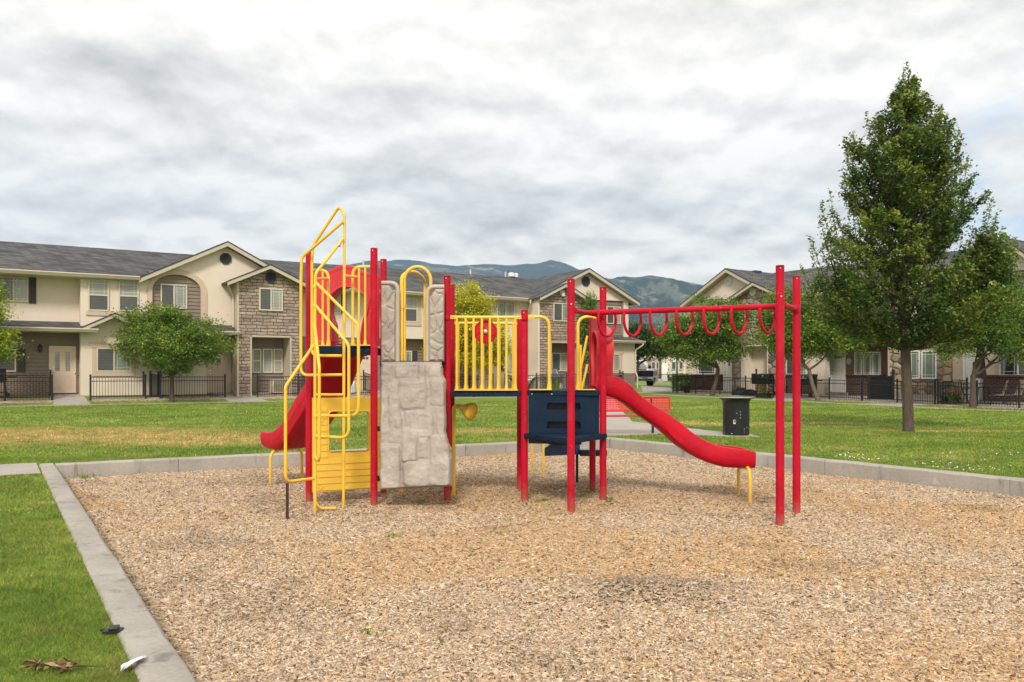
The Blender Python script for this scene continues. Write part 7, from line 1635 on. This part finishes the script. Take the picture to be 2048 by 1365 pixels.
# planter, lamp posts, air conditioner, gas bottle, hammock, banner, hedge plants, covers
def planter(name, c, label, r=.26, h=.42):
    o = thing(name, c, label, 'planter'); MB().lathe([(r*.62, 0), (r*.66, .02), (r*.95, h*.9), (r*1.08, h*.9), (r*1.08, h), (r*.95, h), (r*.9, h*.86), (0, h*.84)], (0, 0, 0), 24).build('pot', M['terracotta'], o, world=False, smooth=True); return o
planter('flower_pot', on(FR, 1373.5, 2.5), 'dark round flower pot behind the fence by the corner downpipe')
c = on(FR, 1527, 3.55, .0); o = thing('planter_box', c, 'low brown planter box with a small plant before the smoker fence', 'planter', rz=FR.ang)
mb = MB(); mb.box(-.38, .38, -.16, .16, 0, .22).box(-.41, .41, -.19, .19, .2, .25); mb.build('box', M['terracotta'], o, world=False)
rg_ = np.random.default_rng(8)
def tuft(parent, c, n, h, w, sp, cols, up=.35):
    bx = c.x+rg_.normal(0, sp, n); by = c.y+rg_.normal(0, sp, n); yaw = rg_.uniform(0, 6.28, n); hh = h*rg_.uniform(.45, 1.1, n); s = np.stack([np.cos(yaw), np.sin(yaw), 0*yaw], 1)*w/2; b0 = np.stack([bx, by, np.full(n, c.z)], 1); ly = rg_.uniform(0, 6.28, n); ln = hh*rg_.uniform(.1, 1, n)*up
    mid = b0+np.stack([np.cos(ly)*ln*.4, np.sin(ly)*ln*.4, hh*.6], 1); tip = b0+np.stack([np.cos(ly)*ln, np.sin(ly)*ln, hh], 1)
    V = np.stack([b0-s, b0+s, mid+s*.8, tip, mid-s*.8], 1).reshape(-1, 3); pal = np.array(cols)[rg_.integers(0, len(cols), n)]*rg_.uniform(.7, 1.2, (n, 1)); return np_mesh('foliage', V, np.arange(n*5).reshape(-1, 5), M['leaf'], np.repeat(pal, 5, 0), parent=parent)
tuft(o, c+Vector((0, 0, .22)), 40, .45, .03, .1, GREEN[2:]+[(.3, .3, .04)])
for px, lab in ((1092, 'reedy green plant left of the gas bottle'), (1110, 'reedy green plant in front of the covered grill')):
    c = on(FL, px, 1.55); o = thing('reed_plant', c, lab, 'plant', 'reedy plants by the cooking patio'); tuft(o, c, 60, .75, .035, .12, LIME, .3)
c = on(FR, 1901, 2.2); o = thing('flower_plant', c, 'leafy plant with orange blooms behind the fence post', 'plant'); tuft(o, c, 160, .55, .06, .18, GREEN, .7); tuft(o, c+Vector((0, 0, .5)), 14, .3, .05, .22, [(.7, .16, .03)], .7)
c = on(FL, 558, .95); o = thing('air_conditioner', c, 'beige air conditioner unit behind the fence in the stone porch', 'air conditioner', rz=FL.ang)
MB().box(-.40, .40, -.36, .36, 0, .66).build('casing', M['almond'], o, world=False, bevel=.03)
mb = MB()
for k in range(10): mb.box(-.36, .36, -.372, -.361, .08+k*.055, .10+k*.055)
mb.build('grille', M['black_plastic'], o, world=False)
c = on(FL, 1120, 1.4); o = thing('gas_bottle', c, 'white propane bottle behind the fence by the covered grill', 'gas bottle')
MB().lathe([(.0, 0), (.13, 0), (.15, .04), (.155, .22), (.12, .30), (.04, .34), (.03, .38), (0, .38)], (0, 0, 0), 20).build('tank', M['white'], o, world=False, smooth=True)
MB().lathe([(.10, .30), (.11, .42), (.105, .42), (.09, .30)], (0, 0, 0), 16).build('collar', M['white'], o, world=False, smooth=True)
a = on(FL, 1016, 1.2); b = on(FL, 1072, 1.2); o = thing('hammock', (a+b)/2, 'pale hammock sagging in a black stand behind the bridge', 'hammock')
zt = .85; u = (b-a).normalized()
mb = MB(); pts = [a+(b-a)*q_+Vector((0, 0, zt-.35*math.sin(math.pi*q_)**.8)) for q_ in np.linspace(0, 1, 15)]; nn = Vector((FL.n[0], FL.n[1], 0)); vs = []
for i, p in enumerate(pts): w_ = .06+.34*math.sin(math.pi*i/14)**.6; vs += [p-nn*w_+Vector((0, 0, .06)), p-Vector((0, 0, .05)), p+nn*w_+Vector((0, 0, .06))]
mb.add(vs, [(i*3+j, i*3+j+1, i*3+3+j+1, i*3+3+j) for i in range(14) for j in range(2)]); mb.build('cloth', M['white'], o, smooth=True)
for e, s in ((a, 1), (b, -1)): MB().tube([e+Vector((0, 0, zt+.05)), e+u*s*.62+Vector((0, 0, .02))], .03, 8).build('stand_leg', M['black_metal'], o)
MB().tube([a+u*.5+Vector((0, 0, .03)), b-u*.5+Vector((0, 0, .03))], .03, 8).build('stand_base', M['black_metal'], o)
c = on(FL, 955.5, 1.3); o = thing('garden_banner', c, 'hanging white and black banner by the doorway behind the bridge rails', 'banner')
MB().tube([c, c+Vector((0, 0, 2.1))], .015, 8).build('pole', M['black_metal'], o)
q0 = c+Vector((0, 0, 1.95)); u = Vector((FL.u[0], FL.u[1], 0))
def cloth(a0, a1, z0, z1, m): MB().prism([(a0, z0), (a1, z0), (a1, z1), (a0, z1)], [], lambda s_, w, k: q0+u*s_+Vector((0, 0, w))+nn*(.01+.008*k+.02*math.sin(w*5))).build('cloth', M[m], o)
cloth(-.02, .16, -.95, 0, 'white'); cloth(-.025, .06, -.55, -.05, 'black_plastic'); cloth(.03, .12, -.75, -.5, 'flag_red')
c = on(FL, 962, 1.0); o = tag(MB().prism([(-.55, 0), (.55, 0), (.5, .85), (-.5, .9)], [], lambda s_, w, k: c+u*s_+nn*(-.25+.5*k)+Vector((0, 0, w))).build('storage_box', M['white'], bevel=.05), 'white storage box behind the fence below the golden tree', 'storage box')
c = on(FL, 706, 1.2); mb = MB(); n = 14
prof = [(.0, 0), (.17, .0), (.20, .12), (.17, .30), (.12, .45), (.06, .56), (0, .58)]; mb.lathe(prof, c, n); mb.v = [(x+.03*math.sin(z*17+y*9), y+.03*math.cos(z*13+x*9), z) for x, y, z in mb.v]
tag(mb.build('plastic_sack', M['white_plastic'], smooth=True), 'white plastic sack on the patio seen between the yellow loops', 'sack')
for px, s_, lab in ((1482, 1.0, 'rounded black covered heap, left of the pair behind the fence'), (1500, .8, 'lower black covered heap, right of the pair behind the fence')):
    c = on(FR, px, 2.5); mb = MB(); n = 16; vs = []
    for r_, z in ((.5, 0), (.48, .14), (.38, .28*s_), (.2, .38*s_), (.02, .40*s_)):
        for j in range(n): a_ = 2*math.pi*j/n; vs.append(c+Vector((r_*math.cos(a_)*(1+.1*math.sin(3*a_+px)), .7*r_*math.sin(a_), z+.02*math.sin(4*a_)*(z > 0))))
    mb.add(vs, [(i*n+j, i*n+(j+1) % n, (i+1)*n+(j+1) % n, (i+1)*n+j) for i in range(4) for j in range(n)]+[tuple(4*n+j for j in range(n))]); tag(mb.build('covered_heap', M['black_plastic'], smooth=True), lab, 'cover', 'black heaps behind the right fence')
# lamp posts
c = Vector(((1320-CX)/F*88, 88, .72)); o = thing('street_lamp', c, 'tall thin brown lamp pole on a pale footing beyond the pickup', 'street lamp')
MB().lathe([(.35, -.1), (.35, .45), (.30, .5), (0, .5)], c, 16).build('footing', M['concrete_pale'], o, smooth=True); MB().tube([c+Vector((0, 0, .5)), c+Vector((0, 0, 6.2))], [.085, .06], 10).build('pole', M['rust_brown'], o); MB().box(c.x-.18, c.x+.18, c.y-.45, c.y+.05, 6.75, 6.9).build('lamp_head', M['vent_dark'], o)
c = on(FR, 1354, 3.2); o = thing('garden_lamp', c, 'slim black lamp post rising by the fence corner and hedge', 'lamp post')
MB().tube([c, c+Vector((0, 0, 4.25))], .045, 10).build('pole', M['black_metal'], o); MB().lathe([(.05, 0), (.12, .06), (.15, .3), (.18, .33), (.03, .45), (0, .46)], c+Vector((0, 0, 4.2)), 8).build('lantern', M['vent_dark'], o)
# wind chime in the leaning tree, and the mailbox-like meter near the dark screen are too small to read: left out

# two people far down the road
def person(c, label, shirt, facing, seed):
    o = thing('person', c, label, 'person', 'people far behind the pickup', facing)
    J = {'pel': (0, 0, .95), 'che': (0, 0, 1.28), 'nek': (0, 0, 1.48), 'hed': (0, -.01, 1.60), 'top': (0, -.01, 1.70)}
    me = bpy.data.meshes.new('body'); V = [(0, 0, .95, .15), (0, .01, 1.15, .14), (0, 0, 1.34, .16), (0, 0, 1.46, .06), (0, -.01, 1.56, .085), (0, -.01, 1.66, .085)]; E = [(0, 1), (1, 2), (2, 3), (3, 4), (4, 5)]
    for s in (-1, 1):
        b = len(V); V += [(s*.19, 0, 1.40, .055), (s*.25, .03, 1.14, .045), (s*.24, -.08, .92, .036), (s*.24, -.11, .84, .04)]; E += [(2, b), (b, b+1), (b+1, b+2), (b+2, b+3)]
        b = len(V); V += [(s*.10, 0, .86, .095), (s*.11, -.02+.05*s, .48, .065), (s*.12, .06*s, .09, .045), (s*.13, .06*s-.14, .04, .04)]; E += [(0, b), (b, b+1), (b+1, b+2), (b+2, b+3)]
    me.from_pydata([v[:3] for v in V], E, []); bo = bpy.data.objects.new('body', me); C.objects.link(bo); bo.parent = o
    t = MT('person_clothes_'+shirt); sp = t.n('ShaderNodeSeparateXYZ'); t.l(t.tc('Object'), sp.inputs[0])
    cs = M[shirt].node_tree.nodes; col = (.42, .43, .47) if shirt == 'shirt_grey' else (.5, .55, .62)
    t.set(t.ramp(t.mth('DIVIDE', sp.outputs[2], 2.0), [(0.0, (.03, .03, .04)), (.466, (.03, .03, .04)), (.467, col), (.728, col), (.729, (.45, .27, .2)), (1, (.45, .27, .2))]), .85); me.materials.append(t.m)
    sk = bo.modifiers.new('skin', 'SKIN')
    for v, d in zip(me.skin_vertices[0].data, V): v.radius = (d[3], d[3])
    me.skin_vertices[0].data[0].use_root = True
    sb = bo.modifiers.new('sub', 'SUBSURF'); sb.levels = sb.render_levels = 1
    mb = MB(); mb.lathe([(.105, 0), (.11, .05), (.08, .11), (0, .13)], (0, .012, 1.63), 12); mb.build('hair', M['hair'], o, world=False, smooth=True)
    f = MB(); f.lathe([(0, .035), (.014, .02), (.018, 0)], (0, -.085, 1.60), 6, (0, -1, 0)); f.build('nose', M['skin'], o, world=False)
Yp = 112; z = .72
person(Vector(((1337-CX)/F*Yp, Yp, z)), 'person in grey top and dark trousers standing far beyond the truck', 'shirt_grey', .4, 1)
person(Vector(((1351-CX)/F*Yp, Yp+1, z)), 'person in pale blue top standing beside the hedge far away', 'shirt_blue', -.6, 2)
# dark low wall or parked cart they stand by
c = Vector(((1326-CX)/F*110, 110, .72)); o = thing('picket_fence', c, 'far dark fence below the distant townhouse', 'fence', 'black picket fences before the houses')
mb = MB()
for k in range(40): mb.box(c.x-2.2+k*.13, c.x-2.16+k*.13, 110-.02, 110+.02, .7, 1.75)
mb.build('picket_panel', M['black_metal'], o); MB().box(c.x-2.3, c.x+3.1, 109.97, 110.03, 1.7, 1.78).build('rail', M['black_metal'], o); MB().box(c.x-2.3, c.x-2.2, 109.95, 110.05, .5, 1.9).build('post', M['black_metal'], o)

# ------------------------------------------------------------------ litter in the near grass, weeds in the chips
c = G(226, 1266, .215); o = thing('black_clip', c, 'broken black plastic piece lying in the grass beside the kerb', 'litter', rz=.3)
MB().box(-.05, .05, -.022, .022, .0, .022).build('shell', M['black_plastic'], o, world=False, bevel=.006); MB().box(-.02, .03, -.03, .03, .018, .034).build('tab', M['black_plastic'], o, world=False, bevel=.005); MB().tube([(-.045, .0, .02), (-.06, .02, .012), (-.035, .035, .01)], .006, 6).build('hook', M['black_plastic'], o, world=False)
c = G(268, 1333, .22); c = G(268, 1333, .22); mb = MB(); n = 11; vs = []
for i in range(n):
    for j in range(9):
        u_ = i/(n-1)-.5; v_ = j/8-.5; w_ = (1-(2*u_)**2*.75)*(1+.3*math.sin(7*u_+2)); cr = float(fbm(i*.55, j*.6, 95, 3))-.5
        vs.append(c+Vector((u_*.03+v_*.075*w_+.02*cr, u_*.15+.02*v_, max(.004, .016+.05*cr+.03*(v_+.3)*w_))))
mb.add(vs, grid_faces(n, 9).tolist()); po = mb.build('plastic_scrap', M['white_plastic'], smooth=True); sm = po.modifiers.new('thick', 'SOLIDIFY'); sm.thickness = .004; tag(po, 'crumpled white plastic scrap against the kerb at the bottom', 'litter')
c = G(103, 1342, .215); o = thing('dead_branch', c, 'fallen twig with dry brown leaves on the near grass', 'branch')
MB().tube([c+Vector((-.12, .0, .02)), c+Vector((.02, .01, .03)), c+Vector((.12, .0, .022)), c+Vector((.24, .012, .018))], [.006, .005, .004, .002], 6).build('twig', M['rust_brown'], o)
n = 34; pos = np.array(c)+np.stack([rg_.uniform(-.13, .10, n), rg_.normal(0, .018, n), rg_.uniform(.012, .04, n)], 1); V, Fc = leaf_mesh(pos, .075, rg_, np.array([.9, 0, .1]), ratio=.33); np_mesh('dry_leaves', V, Fc, M['chip'], np.repeat(np.array([(.16, .10, .045), (.26, .18, .08), (.33, .25, .12)])[rg_.integers(0, 3, n)], 4, 0), parent=o)
wd = 0
for px, py, s_ in ((165, 955, 1.3), (245, 945, 1.1), (1090, 1001, 1), (1168, 992, 1.1), (1075, 1003, .8), (1216, 1003, .9), (840, 1004, .8), (790, 1070, .8), (1165, 1022, .5), (1412, 976, .7), (735, 1262, .6), (940, 1110, .5), (1210, 945, .7), (880, 1280, .5), (1360, 1020, .6), (555, 1003, .5), (700, 1005, .6)):
    c = G(px, py, .02); c.z = float(zm(c.x, c.y)); o = thing('weed', c, 'small green weed sprouting through the wood chips', 'weed', 'weeds in the wood chips'); tuft(o, c, int(26*s_)+6, .07*s_, .011, .05*s_, GREEN[2:], 1.4)
n = 1500; x = rng.uniform(4.9, 12.5, n); y = rng.uniform(10.8, 14.5, n); a_, b_ = toab(x, y); k = a_ > PITW+.1; x, y = x[k], y[k]; n = len(x); keep = fbm(x*1.4, y*1.4, 91) > .52; x, y = x[keep], y[keep]; n = len(x)
V, Fc = leaf_mesh(np.stack([x, y, zlawn(x, y)+.045], 1), .024, rng, ratio=.9); o = np_mesh('clover_flowers', V, Fc, M['white']); tag(o, 'tiny white clover flowers scattered in the right lawn', 'clover', kind='stuff')
